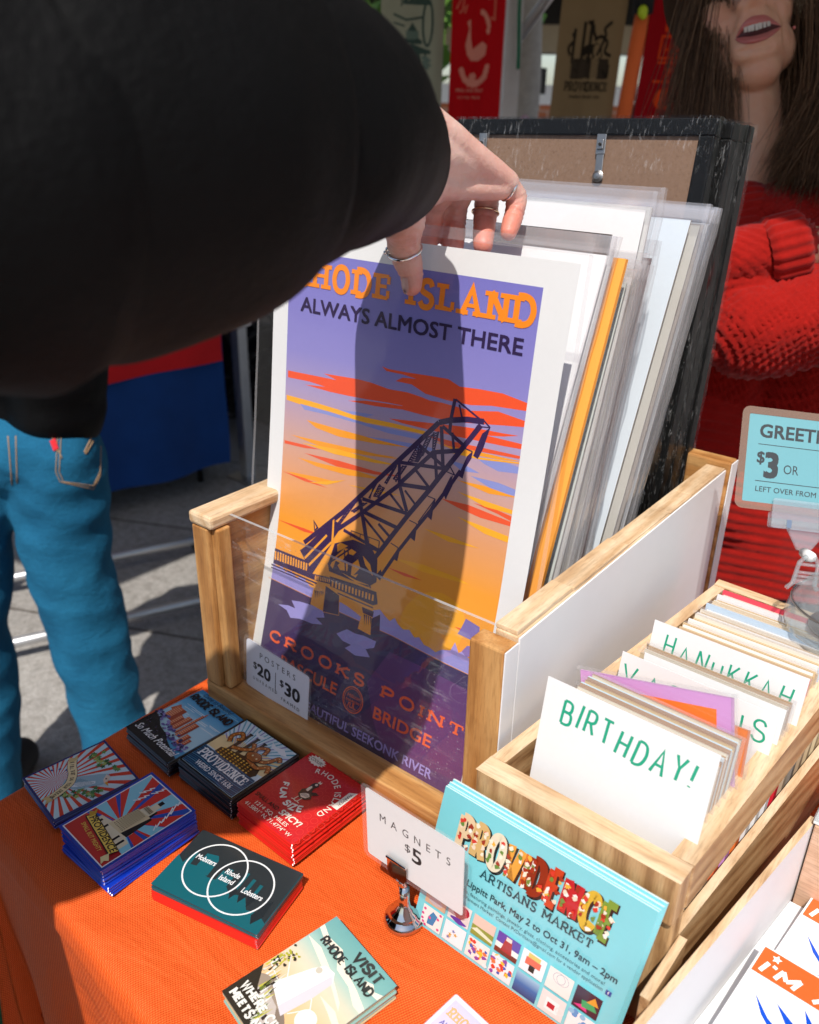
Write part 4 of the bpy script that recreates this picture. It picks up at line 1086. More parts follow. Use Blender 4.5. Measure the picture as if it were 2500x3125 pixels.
def lean_fn(xl, xr, ztop, ytop, yrim, zb=.008, ybot=None):
    """a sheet leaning back: y=ytop at z=ztop, y=yrim at z=.17, bending there towards y=ybot on the floor"""
    k = (ytop-yrim)/(ztop-.17); k2 = (yrim-ybot)/(.17-zb)
    def fn(u, v, h):
        z = zb+v*(ztop-zb); y = yrim+(z-.17)*(k if z > .17 else k2)
        return Vector((xl+u*(xr-xl), y-h, z+h*.25))
    return fn
YB = [.038]
def back_poster(name, label, xl, xr, ztop, ytop, yrim, art=None, paper=PAPER, thick=.0008, edge=None, sleeve=True, group=None, over=.010, zb=.008):
    t = thing(name, ((xl+xr)/2, yrim, .02), label, 'poster', group); YB[0] += thick+.0035; fn = lean_fn(xl, xr, ztop, ytop, yrim, zb, min(YB[0], yrim-.004)); vb = (.17-zb)/(ztop-zb)
    mb = MB(); edge = edge or paper; vl = [0, vb*.5, vb, vb+(1-vb)*.5, 1]; nv = 4
    P = [fn(u, v, h) for v in vl for u, h in ((0, 0), (1, 0), (1, -thick), (0, -thick))]
    for v in range(nv):
        for k in range(4): mb.add([P[v*4+k], P[v*4+(k+1) % 4], P[v*4+4+(k+1) % 4], P[v*4+4+k]], [(0, 1, 2, 3)], 0, paper if k in (0, 2) else edge)
    mb.add(P[-4:], [(0, 1, 2, 3)], 0, edge); mb.add(P[:4], [(3, 2, 1, 0)], 0, edge)
    if art: art.build(mb, fn, bands=[-1, vb, 2])
    mb.build('sheet', INK_M, t, colors=True)
    if sleeve:
        mb = MB(); w_ = xr-xl; u0, u1 = -over/w_, 1+over/w_; v1 = 1+.013/ztop
        def q(u, v, h): 
            p = fn(u, v, h); e = 1 if (u > .95 or v > .97) else .4; p.y += .0022*e*noise.noise((u*4, v*13, yrim*50)); p.x += .0012*e*noise.noise((v*17, 3, yrim*70)) if u > .95 else 0; p.z += .0018*noise.noise((u*6, 5, yrim*90)) if v > .97 else 0; return p
        nv = 22; hh = .0012
        for h in (hh, -thick-hh):
            mb.add([q(u, v/nv*v1, h) for v in range(nv+1) for u in (u0, .33, .66, u1)], [(v*4+i, v*4+i+1, v*4+5+i, v*4+4+i) for v in range(nv) for i in range(3)], 0)
        mb.add([q(u1, v/nv*v1, h) for v in range(nv+1) for h in (hh, -thick-hh)], [(2*i, 2*i+1, 2*i+3, 2*i+2) for i in range(nv)], 1)
        mb.add([q(u1-a, v/nv*v1, hh+.0003) for v in range(nv+1) for a in (0, .016)], [(2*i, 2*i+1, 2*i+3, 2*i+2) for i in range(nv)], 1)
        mb.add([q(u, v, hh+.0004) for v in (v1-.028, v1) for u in (u0, .33, .66, u1)], [(i, i+1, i+5, i+4) for i in range(3)], 1)
        mb.build('sleeve', [SLEEVE, SLEDGE], t, True)
    return t
def rectart(x0, y0, x1, y1, c, k=.84):
    a = Art(k); a.rect(x0, y0, x1, y1, c); return a
G_ = 'posters filed behind the bridge poster'
a = Art(.84); a.grad(.10, .91, [(.05, '5a3a6e'), (.3, 'f7a238'), (.6, 'cfa49c'), (.78, '8f88cb'), (.945, '7a76c4')])
back_poster('poster', 'second violet and orange poster, directly behind the held one', .020, .262, .415, .172, .0790, a, group=G_, over=.003)
back_poster('poster', 'plain white sheet just in front of the orange board', .026, .263, .414, .179, .0880, group=G_, over=.002)
back_poster('foam_board', 'orange edged board standing among the white poster sleeves', .030, .2690, .412, .1868, .1027, None, (.80, .34, .06), .0042, (.86, .34, .04), False, G_)
tints = ('ececec', 'dfe6e2', 'efefee', 'd9dcd6', 'e6e3de', 'eef0ef')
names = ('white poster sleeve right behind the orange board', 'greyish poster sleeve, second behind the orange board', 'white poster sleeve, third behind the orange board', 'pale grey poster sleeve, fourth behind the orange board', 'cream poster sleeve, fifth behind the orange board')
YB[0] = .056
for i in range(5):
    y = .199+i*.0058; back_poster('poster', names[i], .032+.002*i, .2625+.0012*(i % 3), .390+.003*(i % 4), y, .122+i*.0095, None, lin(tints[i], .84), .0011, lin(tints[(i+2) % 6], .6), True, G_, .009)
a = Art(.84); a.rect(.13, .3, .90, .957, '39312f'); 
for k in range(46): a.rect(.165+k*.016, .3, .171+k*.016, .956, '5a4a44')
back_poster('poster', 'white bordered poster whose dark brown print shows behind the fingers', .044, .262, .441, .226, .166, a, group=G_, over=.007)
back_poster('poster', 'tallest plain white sheet, standing behind the dark print', .040, .2635, .4425, .2335, .176, None, (.79, .79, .79), .0012, lin('d8d5cf', .8), True, G_, .008)
back_poster('poster', 'sheet with a dark red edge between the white sleeves', .040, .262, .405, .247, .188, None, lin('54201c'), .0016, lin('54201c'), True, G_, .005)
a = Art(.84); a.rect(.10, .12, .79, .905, '37302e')
for k in range(9): a.poly([(.2+k*.07, .12), (.24+k*.07, .12), (.12+k*.09, .9), (.10+k*.09, .9)], '3f3735')
t = back_poster('poster', 'pale blue white poster with a large dark brown picture before the frames', .034, .2635, .4275, .312, .213, a, lin('d9e2ea', .84), .0016, lin('bcae9f', .8), True, G_, .013)
YB[0] = .15
for i in range(3):
    back_poster('poster', ('clear poster sleeve nearest the pale blue sheet', 'middle clear poster sleeve in front of the frames', 'rear clear poster sleeve touching the first frame')[i], .040, .268, .423, .322+i*.009, .226+i*.011, None, lin(('d8d4cc', 'b8aca0', 'dfe3e6')[i], .8), .001, lin('a89c90', .7), True, G_, .008)

# ------------------------------------------------------------------ black frames in shrink wrap
for i in range(4):
    yt, yb = .358+i*.0190, .262+i*.0335
    lb = ('black picture frame turned back to front, brown hardboard with two metal clips', 'second shrink wrapped black frame behind the brown backing', 'third shrink wrapped black frame behind the brown backing', 'rearmost shrink wrapped black frame against the back of the crate')[i]
    x0, x1, zt, zb, th, w_ = .012-.004*i, .268+.0015*(i % 2), .499-.0014*i, .012, .0165, .0135
    sl_k = (yt-yb)/(zt-zb)
    t = thing('picture_frame', ((x0+x1)/2, yb, zb), lb, 'frame', 'black frames at the back of the crate')
    tilt = math.atan(sl_k); M = Matrix.Translation((0, yb, zb)) @ Matrix.Rotation(-tilt, 4, 'X')
    H = (zt-zb)/math.cos(tilt); M = M @ Matrix.Translation(((x0+x1)/2, 0, 0)) @ Matrix.Rotation(R(1.4 if i == 0 else .8), 4, 'Y').inverted() @ Matrix.Translation((-(x0+x1)/2, 0, 0))
    mb = MB()
    mb.box((x0, 0, 0), (x1, th, w_), M=M); mb.box((x0, 0, H-w_), (x1, th, H), M=M)
    mb.box((x0, .0002, w_), (x0+w_, th, H-w_), M=M); mb.box((x1-w_, .0002, w_), (x1, th, H-w_), M=M); mb.build('moulding', BLKF, t, bevel=.0012)
    mb = MB(); mb.box((x0+w_, .0035, w_), (x1-w_, .006, H-w_), M=M); mb.build('backing_board', HARDB, t)
    if i == 0:
        for cx in (.044, .168):
            mb = MB(); ang = R(-4)
            Mc = M @ Matrix.Translation((cx, .0008, H-w_-.002)) @ Matrix.Rotation(ang, 4, 'Y')
            mb.box((-.0045, -.0006, -.014), (.0045, .0004, .004), M=Mc); mb.box((-.0030, -.0022, -.010), (.0030, -.0006, -.002), M=Mc)
            mb.box((-.0036, -.0002, -.030), (.0036, .0008, -.013), M=Mc)
            for k in range(1): mb.lathe([(0, .0022), (.0028, .0018), (.0042, .0006), (.0052, 0)], 16, (0, 0, 0), 0, Mc @ Matrix.Translation((0, -.0004, -.032)) @ Matrix.Rotation(R(90), 4, 'X'))
            c_ = mb.build('hanger_clip', STEEL, t, bevel=.0006)
            mb = MB(); mb.lathe([(0, .0012), (.0012, .0012), (.0014, 0)], 12, (0, 0, 0), 0, Mc @ Matrix.Translation((0, -.0024, -.006)) @ Matrix.Rotation(R(90), 4, 'X')); mb.build('keyhole', DARKM, c_)
    mb = MB(); e = .0016; n_ = 20
    def wr(x, y, z):
        p = M @ Vector((x, y, z)); return p
    # crumpled film: front, right side, top
    for (P0, U, V, nu, nv) in (((x0-e, -e, 0), (x1-x0+2*e, 0, 0), (0, 0, H+e), 14, 24), ((x1+e, -e, 0), (0, th+2*e, 0), (0, 0, H+e), 6, 60), ((x0-e, -e, H+e), (x1-x0+2*e, 0, 0), (0, th+2*e, 0), 40, 4)):
        vs = []
        for b in range(nv+1):
            for a_ in range(nu+1):
                p = Vector(P0)+Vector(U)*a_/nu+Vector(V)*b/nv; d = .0011*noise.noise((p.x*160+i*7, p.y*190, p.z*120))
                vs.append(wr(p.x+(d if U[0] == 0 else 0), p.y-(abs(d)*.6 if V[2] and U[0] else 0), p.z+(d if V[1] else 0)))
        mb.add(vs, [(b*(nu+1)+a_, b*(nu+1)+a_+1, (b+1)*(nu+1)+a_+1, (b+1)*(nu+1)+a_) for b in range(nv) for a_ in range(nu)])
    mb.build('shrink_wrap', SHRINK, t, True)
# ------------------------------------------------------------------ fridge magnets in stacks
NV = '1c2a6e'; MT = .00215
def outline(w, h, r, ins=0.):
    o = []; 
    for cx, cy, a in ((w/2-r, h/2-r, 0), (-w/2+r, h/2-r, PI/2), (-w/2+r, -h/2+r, PI), (w/2-r, -h/2+r, 1.5*PI)):
        for k in range(4):
            t = a+PI/2*k/3; o.append((cx+(r-ins*.5)*math.cos(t)-(ins*.5 if math.cos(a+PI/4) > 0 else -ins*.5), cy+(r-ins*.5)*math.sin(t)-(ins*.5 if math.sin(a+PI/4) > 0 else -ins*.5)))
    return o
def magnet_mesh(w, h, side, top, art=None, nick=(.62, .62, .66), edge=None):
    side = lin(side, .86); top = lin(top, .86); mb = MB(); r = .0013; L = [(.0010, .0001), (.0001, .0007), (0, .0014), (.0008, MT)]; vs = []
    for ins, z in L: vs += [(x, y, z) for x, y in outline(w, h, r, ins)]
    n = 16
    for j in range(3):
        for i in range(n):
            wht = i % 4 == 1 and j < 2
            c = nick if wht else side
            if edge and j < 3 and 3 <= i <= 11: c = lin(edge[(i//4) % len(edge)], .86)
            mb.add([vs[j*n+i], vs[j*n+(i+1) % n], vs[(j+1)*n+(i+1) % n], vs[(j+1)*n+i]], [(0, 1, 2, 3)], 0, c)
    mb.add(vs[3*n:], [tuple(range(n))], 0, top); mb.add(vs[:n], [tuple(range(n))[::-1]], 0, (.05, .05, .05))
    if art: art.build(mb, lambda u, v, hh: Vector((u*w-w/2, v*w-h/2, MT+hh)))
    me = mb.mesh('fridge_magnet', [INK_G]); paint(me, mb.c); return me
ORD = ('top', 'second', 'third', 'fourth', 'fifth', 'sixth', 'seventh', 'eighth', 'ninth', 'tenth', 'eleventh', 'twelfth')
def stack(cx, cy, rz, w, h, n, art, side, top, toplabel, lowlabel, group, shift=None, jit=.0008, sides=None):
    rn = random.Random(group); low = {}
    for i in range(n):                                          # i = 0 is the top one
        z = (n-1-i)*MT+.0012
        if i == 0: me = magnet_mesh(w, h, side, top, art)
        else:
            sd = sides(i) if sides else side
            if sd not in low: low[sd] = magnet_mesh(w, h, sd, sd)
            me = low[sd]
        o = bpy.data.objects.new('fridge_magnet', me); COL.objects.link(o)
        dx, dy, da = (shift(i) if shift else (0, 0, 0))
        o.location = (cx+dx+rn.uniform(-jit, jit), cy+dy+rn.uniform(-jit, jit), z); o.rotation_euler = (0, 0, R(rz+da+rn.uniform(-.5, .5)))
        tag(o, toplabel if i == 0 else lowlabel(i), 'magnet', group)

def a_red():
    a = Art(); H = 1.25; D = 'cf1820'
    for k in range(9):                                          # tone on tone scallops
        for j in range(11): a.ring(.06+k*.115+(.05 if j % 2 else 0), .08+j*.115, .045, .006, 'e23a36', 10)
    a.text('RHODE ISLAND', 0, 0, .085, 'f6ead8', off=.012, arc=(.50, .66, .36, R(48), 1), track=.02)
    cx, cy = .50, .66; W_ = 'f3e3cc'; K = '2a1410'
    a.poly([(.44, .60), (.50, .56), (.58, .57), (.63, .63), (.60, .68), (.66, .74), (.60, .75), (.55, .72), (.53, .78), (.55, .84), (.52, .88), (.47, .87), (.45, .82), (.46, .74), (.42, .68)], K)
    a.poly([(.46, .61), (.51, .58), (.57, .60), (.59, .65), (.55, .68), (.50, .66)], W_); a.poly([(.475, .80), (.50, .78), (.505, .70), (.47, .70), (.46, .74)], W_); a.disc(.505, .845, .02, W_, 8)
    a.poly([(.49, .88), (.50, .93), (.515, .90), (.535, .925), (.54, .88)], W_)
    for x in (.48, .54): a.line([(x, .57), (x-.01, .50), (x-.04, .49)], .012, W_); a.line([(x-.01, .50), (x+.03, .49)], .010, W_)
    for k in range(5): a.line([(.49+k*.018, .60+k*.004), (.50+k*.018, .655)], .006, K)
    a.pen('FUN SIZE', 0, 0, .085, 'f8efe2', .27, None, 0, 1, .42, .35, 0, 0, (.50, .70, .335, R(250), -1))
    a.text('SMALL AND', .06, .235, .062, '241010', .40, .012); a.text('SPICY!', .50, .225, .085, 'f6ead8', .34, .03, .15)
    a.text('1214 SQ. MILES', .16, .135, .055, 'f6ead8', .58, .008); a.text('41.5801\u00b0 N, 71.4774\u00b0 W', .08, .055, .055, 'f6ead8', .80, .006)
    a.star(.20, 1.14, .15, 'f6ead8', 14, .76, 0, .55); a.text('COOLER!', .20, 1.115, .05, '30201c', .2, .01, align='c')
    a.poly([(.90, .72), (.99, .72), (.99, 1.08), (.90, 1.02)], 'f4e8da'); a.text('WARMER!', .925, 1.02, .05, '30201c', .24, .005, rot=-PI/2)
    return a
def a_oct():
    a = Art(); H = 1.04; B = '17110e'
    a.rect(.02, .02, .98, H-.02, B); a.rect(.035, .035, .965, H-.035, 'dcecf0')
    a.poly([(.035, .40), (.5, .40), (.965, .48), (.965, .80), (.6, .70), (.3, .72), (.035, .64)], 'f2d9a0')
    for k in range(26):
        b = R(12+k*6.2); p = clip([(.42, .45), (.42+2*math.cos(b), .45+2*math.sin(b)), (.42+2*math.cos(b+.035), .45+2*math.sin(b+.035))], (.035, .62, .965, H-.035))
        if len(p) > 2: a.poly(p, ('7cb8c8', '9a93c4', '58a5bb')[k % 3])
    for q in ([(.6, .95), (.7, .92), (.8, .96), (.9, .90), (.95, .92), (.85, .86), (.75, .88), (.66, .87)], [(.30, .96), (.38, .92), (.5, .95), (.44, .88), (.34, .9)]): a.poly(q, 'f4f4f2')
    for x in (.30, .43, .56): a.poly([(x-.035, .38), (x+.035, .38), (x+.022, .86), (x-.022, .86)], '4a3c34'); a.rect(x-.03, .85, x+.03, .875, '2a2220')
    a.poly([(.20, .36), (.86, .36), (.90, .44), (.84, .56), (.60, .58), (.34, .52), (.20, .48)], '2c1c12')
    for j in range(4):
        for k in range(10): a.rect(.24+k*.058, .385+j*.035, .265+k*.058, .405+j*.035, ('f0c25a', 'a8782c', 'e0a83c')[(k*3+j) % 3])
    O = 'b4662a'; D = '4a2410'
    for p in ([(.20, .60), (.14, .70), (.20, .80), (.28, .74), (.24, .68)], [(.62, .62), (.56, .74), (.66, .82), (.70, .72)], [(.70, .60), (.82, .66), (.88, .80), (.94, .76)], [(.60, .56), (.80, .52), (.90, .62), (.96, .54)], [(.30, .56), (.44, .62), (.52, .70), (.46, .78)]):
        c = catmull(p, 6); a.line(c, .062, D); a.line(c, .046, O)
        for q in c[1::3]: a.disc(q[0], q[1], .010, 'e8b070', 7)
    a.blob(.64, .62, .12, .085, D, 3, 16, .12); a.blob(.64, .625, .105, .072, O, 4, 16, .12)
    for k in range(14): a.line([(.56+k*.012, .57), (.57+k*.012, .68)], .004, '7a3c16')
    a.disc(.61, .63, .013, 'f4e6b0', 8); a.disc(.69, .62, .013, 'f4e6b0', 8)
    a.rect(.035, .035, .965, .375, '123a58')
    for k in range(13): a.line(catmull([(.035, .05+k*.026), (.2, .06+k*.026), (.4, .045+k*.026), (.6, .062+k*.026), (.8, .048+k*.026), (.965, .06+k*.026)], 4), .007, ('2f7aa6', '1f5f8a', '4b93b8')[k % 3])
    a.pen('PROVIDENCE', .10, .215, .125, 'eef2f0', .17, .80, .22, thin=.55); a.text('WEIRD SINCE 1636', .20, .09, .075, 'eef2f0', .64, .014)
    return a
def a_pot():
    a = Art(); H = 1.22; K = '1a1a20'
    a.grad(.02, .98, [(.28, 'bfe2ea'), (.70, 'b4dcec'), (.86, '6fb6dc'), (H-.02, '3d94c8')])
    rn = random.Random(4)
    for k in range(34):
        y = .55+rn.random()*.63; x = rn.random()*.8; l = .08+rn.random()*.22; a.line([(max(.02, x), y), (min(.97, x+l), y+.01)], .007+.008*rn.random(), 'e4f3f5' if y < .9 else '8fd0e6')
    for q in ([(.05, .66), (.14, .64), (.20, .74), (.10, .80)], [(.18, .58), (.34, .54), (.36, .66), (.22, .70)]): a.poly(q, 'c8603c')
    for x, y, w_, t in ((.10, .50, .20, .76), (.30, .45, .10, .66), (.40, .42, .10, .72), (.52, .40, .05, .86), (.58, .38, .10, .70), (.70, .30, .09, .50), (.80, .26, .06, .46)):
        a.rect(x, y, x+w_, t, 'd9744a'); a.rect(x+w_*.62, y, x+w_, t, 'a94a30')
        for k in range(int((t-y)/.03)): a.line([(x+.005, y+.015+k*.03), (x+w_*.6, y+.015+k*.03)], .006, 'f2c7a0')
    a.poly([(.545, .86), (.575, .86), (.56, .95)], 'd9744a')
    for k in range(70):
        x = rn.random()*.96; y = .50-.26*x+rn.gauss(0, .035); a.blob(x, y, .028, .022, ('7468a8', '9a8cc4', '564c88', '3a3258')[k % 4], k, 7, .4)
    a.poly([(.0, 0), (1, 0), (1, .12), (.8, .18), (.62, .24), (.5, .30), (.3, .34), (.16, .42), (0, .46)], K)
    for k in range(40): a.blob(rn.random()*.9, .34-.22*rn.random(), .015, .012, '38344a', k, 6, .4)
    a.text('So Much Potential', .05, .10, .115, 'f2f2ee', .88, .010, .28)
    a.text('Come to Beautiful', .16, 1.10, .075, '17324a', .62, .002, .3, .03); a.pen('RHODE ISLAND', .07, .955, .115, '161a26', .26, .86, .0, shear=.08)
    a.line([(0, .004), (1, .004)], .012, K); a.line([(.004, 0), (.004, H)], .01, K)
    return a
def a_gull():
    a = Art(); H = 1.12
    a.rect(.0, 0, 1, H, NV); a.rect(.03, .03, .97, H-.03, 'cfe8ee'); a.rays(.34, .30, (.03, .03, .97, H-.03), 34, 'd8402c', .05, .42)
    for k in range(7):
        b = R(20+k*24); a.star(.34+.235*math.cos(b), .28+.235*math.sin(b), .028, '1f2f86')
    rn = random.Random(8)
    for (x0, y0, x1, y1) in ((.18, .86, .72, 1.00), (.62, .26, .92, .66)):
        for k in range(26):
            t = rn.random(); x = x0+(x1-x0)*t+rn.gauss(0, .03); y = y0+(y1-y0)*t+rn.gauss(0, .035); a.star(x, y, .042, ('3f7d4a', '6f9a52', '265c36', 'a8b868')[k % 4], 5, .5, rn.random()*6)
    a.poly([(.40, .40), (.46, .56), (.54, .68), (.60, .78), (.66, .86), (.74, .86), (.78, .80), (.80, .72), (.74, .60), (.68, .46), (.58, .36), (.48, .33)], '9cbfcc')
    a.poly([(.50, .40), (.58, .54), (.68, .68), (.72, .66), (.66, .50), (.58, .40)], 'e6eff0'); 
    for k in range(9): a.line([(.46+k*.025, .40+k*.01), (.52+k*.022, .56+k*.012)], .007, '54808e')
    a.poly([(.66, .84), (.74, .86), (.79, .80), (.80, .74), (.73, .76)], 'eed6c0'); a.disc(.735, .80, .012, '22242c', 8); a.poly([(.79, .79), (.88, .76), (.79, .75)], 'e8a53a')
    bn = catmull([(.12, .62), (.24, .56), (.36, .52), (.50, .42), (.56, .28), (.60, .14)], 7); a.line(bn, .125, '2a3560'); a.line(bn, .11, 'efd9a4')
    a.poly([(.04, .60), (.16, .56), (.14, .68), (.05, .72), (.09, .66)], 'd8bc80'); a.poly([(.54, .12), (.66, .14), (.66, .04), (.60, .08), (.55, .03)], 'd8bc80')
    s_ = 'I WILL SHIT ON YOUR DREAMS'; L = len(bn)-1
    for i, ch in enumerate(s_):
        if ch == ' ': continue
        t = (i+.6)/len(s_)*L*.96+.02*L; j = min(int(t), L-1); p, q = bn[j], bn[j+1]; f = t-j; an = math.atan2(q[1]-p[1], q[0]-p[0])
        a.text(ch, p[0]+(q[0]-p[0])*f+.025*math.sin(an), p[1]+(q[1]-p[1])*f-.025*math.cos(an), .055, '2a2018', .024, .01, rot=an)
    return a
def a_blue():
    a = Art(); H = 1.30
    a.rect(0, 0, 1, H, '2340a8'); a.rect(.035, .035, .965, H-.035, 'f2f2f2'); a.rect(.05, .05, .95, H-.05, 'd93a30')
    bx = (.05, .05, .95, H-.05)
    a.rays(.50, .55, bx, 15, '2f55b4', .1, .30); a.rays(.50, .55, bx, 7, '8fd2e2', 1.2, .36)
    a.rect(.05, .05, .95, .30, 'a31e22'); a.poly([(.05, .05), (.95, .05), (.95, .14), (.05, .34)], 'c8342e')
    K = '221c1c'; F = 'e6d9b8'
    a.poly([(.22, .30), (.86, .30), (.86, .44), (.76, .46), (.76, .56), (.22, .46)], F)
    for x in (.27, .40, .66, .76): a.rect(x, .31, x+.035, .43, K)
    a.poly([(.40, .44), (.72, .46), (.70, .84), (.45, .82)], 'dccaa0'); a.poly([(.65, .46), (.76, .47), (.74, .84), (.70, .84)], K)
    a.poly([(.48, .82), (.67, .84), (.66, .95), (.50, .94)], F); a.poly([(.66, .84), (.70, .84), (.69, .95), (.66, .95)], K)
    a.rect(.54, .94, .64, 1.04, F); a.rect(.56, 1.03, .62, 1.10, K)
    for j in range(11):
        for k in range(7): a.rect(.445+k*.029, .49+j*.030, .458+k*.029, .507+j*.030, '6a5a40')
    for k in range(6): a.rect(.51+k*.024, .86, .522+k*.024, .92, '6a5a40')
    for x, y, s1 in ((.30, 1.06, -1), (.42, 1.16, -1), (.80, 1.00, 1), (.84, .84, 1), (.36, .94, -1), (.74, 1.14, 1)):
        a.line([(x, y+.10), (x+s1*.03, y+.05), (x+s1*.005, y+.045), (x+s1*.05, y-.03), (x+s1*.02, y-.025), (x+s1*.07, y-.09)], .018, 'f4f4f4', False)
    a.poly([(.10, .30), (.86, .18), (.90, .30), (.14, .42)], K); a.poly([(.115, .31), (.85, .195), (.885, .295), (.15, .405)], 'ecc95a')
    a.poly([(.06, .38), (.15, .33), (.16, .42), (.09, .48), (.11, .42)], 'c89a34'); a.poly([(.84, .20), (.94, .14), (.90, .10), (.92, .05), (.82, .10)], 'ecd9a0')
    a.text('PROVIDENCE', .155, .322, .085, K, .70, .02, .1, -.152); a.text('SMALL BUT MIGHTY', .17, .205, .055, 'ecc95a', .56, .012, .1, -.152)
    return a
def a_teal():
    a = Art(); H = .635; T_ = '17606a'; K = '23292d'
    a.poly([(0, 0), (1, 0), (1, .10), (.9, .16), (.8, .14), (.72, .24), (.6, .20), (.5, .27), (.35, .25), (.2, .30), (.08, .28), (0, .33)], T_)
    a.poly([(.16, .26), (.20, .27), (.20, .44), (.30, .46), (.33, .42), (.34, .26)], T_); a.poly([(.08, .27), (.11, .42), (.13, .42), (.15, .27)], T_)
    for x, y in ((.42, .36), (.46, .40), (.50, .34)): a.rect(x, .22, x+.035, y, T_)
    for x, y in ((.60, .43), (.68, .40), (.76, .38)): a.poly([(x, .20), (x+.03, .20), (x+.03, y), (x, y)], T_); a.poly([(x-.02, .24), (x+.02, .16), (x+.05, .24), (x+.015, .27)], K)
    a.poly([(.86, .12), (.90, .25), (.94, .30), (.95, .14), (.90, .05)], K)
    W_ = 'eef0f0'
    a.ring(.36, .335, .255, .013, W_, 48); a.ring(.64, .295, .255, .013, W_, 48)
    for s_, x, y, h in (('Mobsters', .14, .36, .05), ('Rhode', .44, .345, .05), ('Island', .43, .275, .05), ('Lobsters', .66, .255, .05)): a.text(s_, x, y, h, W_, .19 if len(s_) > 6 else .135, .02, .08)
    return a
def a_visit():
    a = Art(); H = 1.33
    a.grad(0, 1, [(0, 'f2b87a'), (.45, 'f0c594'), (.75, 'ead9bc'), (.95, 'b4cfc2'), (1.12, '7fb3ad'), (H, '6fa9a6')])
    rn = random.Random(2)
    for q in ([(.0, 1.12), (.2, 1.06), (.34, 1.1), (.5, .98), (.72, .96), (.9, .88), (1, .88), (1, .94), (.8, 1.0), (.55, 1.05), (.36, 1.15), (.16, 1.13), (0, 1.18)], [(.0, .98), (.16, .94), (.4, .88), (.6, .84), (.86, .74), (.8, .80), (.5, .92), (.2, 1.0)], [(.62, .70), (.8, .66), (1, .60), (1, .66), (.84, .72)], [(.76, 1.12), (.85, 1.16), (.92, 1.12), (1, 1.16), (1, 1.09), (.85, 1.07)]): a.poly(q, 'f3ead6')
    a.disc(.74, .46, .105, 'fbf6ec', 22)
    a.poly([(.0, .34), (.22, .50), (.60, .32), (.86, .16), (1, .1), (1, 0), (0, 0)], 'a2917f'); a.poly([(.48, .36), (.60, .32), (.90, .14), (.70, .02), (.5, .10)], '8a7a6c')
    a.poly([(.18, .36), (.46, .32), (.62, .18), (.62, .06), (.18, .22)], 'c9bdb4')
    for k in range(6): a.rect(.20+k*.065, .25-k*.025, .235+k*.065, .31-k*.025, '3a2f2c')
    a.poly([(.22, .42), (.56, .30), (.60, .62), (.60, .86), (.52, .94), (.40, .92), (.34, .80)], 'f4f1f0'); a.poly([(.46, .34), (.56, .30), (.60, .62), (.60, .86), (.53, .90)], 'ddd6dc'); a.disc(.40, .84, .035, 'cfc6b4', 12)
    a.line([(.34, .50), (.06, .74), (.04, .52), (.30, .46)], .010, 'f4f1f0'); a.line([(.58, .36), (.68, .55), (.60, .62)], .009, 'f4f1f0')
    a.poly([(0, 0), (.62, 0), (.48, .12), (.3, .20), (.16, .30), (0, .46)], '352e24')
    for k in range(60):
        x = rn.random()*.45; y = .56-1.05*x+rn.gauss(0, .05); a.poly([(x, y), (x+.022, y+.01), (x+.008+rn.gauss(0, .012), y+.09+rn.random()*.07)], ('f1efe6', 'c8c04a', '6f7c34', '352e24', 'dfe0d2')[k % 5])
    for k in range(26): a.blob(.02+rn.random()*.14, .70+rn.gauss(0, .06), .018, .014, ('352e24', 'b6b23e')[k % 2], k, 7, .4)
    a.pen('VISIT', .50, 1.165, .105, '2f3330', .30, .38, .0, thin=.5); a.pen('RHODE ISLAND', .14, 1.03, .088, '2f3330', .26, .78, .0, thin=.5, rot=0)
    a.pen('WHERE CIVILITY', .07, .165, .085, 'f2efe4', .26, .86, .1); a.pen('MEETS NATURE', .07, .045, .085, 'f2efe4', .26, .80, .1)
    return a
def a_mini():
    a = Art(); H = 1.33
    a.grad(.05, .95, [(.1, 'f2a75c'), (.55, 'f0b89a'), (.85, 'd9cdea'), (H-.05, 'cfc8ee')]); a.pen('RHODE ISLAND', .10, 1.10, .10, 'f4b27c', .22, .80, .25); a.text('ALWAYS ALMOST THERE', .10, .985, .06, '6a5ca8', .80, .015)
    for q in ([(.05, .80), (.4, .76), (.95, .70), (.95, .75), (.5, .82), (.05, .86)], [(.05, .66), (.5, .62), (.95, .58), (.95, .61), (.5, .67)]): a.poly(q, 'f2966c')
    return a
stack(.1593, -.0400, -3, .0635, .0785, 10, a_red(), 'd8241c', 'd11c22', 'glossy red rooster magnet reading RHODE ISLAND fun size, topmost of its stack', lambda i: 'red edged magnet, %s from the top of the rooster stack' % ORD[i], 'red rooster magnets stacked by the crate')
stack(.0865, -.0405, -3, .0690, .0715, 9, a_oct(), '15131a', '15131a', 'octopus and smokestacks magnet reading PROVIDENCE, topmost of its stack', lambda i: 'black edged magnet, %s from the top of the octopus stack' % ORD[i], 'octopus magnets stacked by the crate')
stack(.0150, -.0405, -5, .0645, .0740, 7, a_pot(), '14141c', '5aa6d0', 'sky blue skyline magnet reading So Much Potential, topmost of its stack', lambda i: 'black edged magnet, %s from the top of the skyline stack' % ORD[i], 'skyline magnets at the left end of the crate')
stack(-.0030, -.1295, -9, .0625, .0700, 4, a_gull(), '1c2c7c', NV, 'gull and ivy magnet with red rays and a ribbon, topmost of its stack', lambda i: 'navy edged magnet, %s from the top of the gull stack' % ORD[i], 'gull magnets at the left table edge')
stack(.0777, -.1393, -4.5, .0600, .0775, 11, a_blue(), '1238b4', '2340a8', 'white tower and lightning magnet reading PROVIDENCE, topmost of its stack', lambda i: 'royal blue magnet, %s from the top of the tower stack' % ORD[i], 'royal blue magnets stacked at the table front', lambda i: (0, 0, 0) if i < 7 else (.0022, -.0012, 2.6+.5*(i-7)))
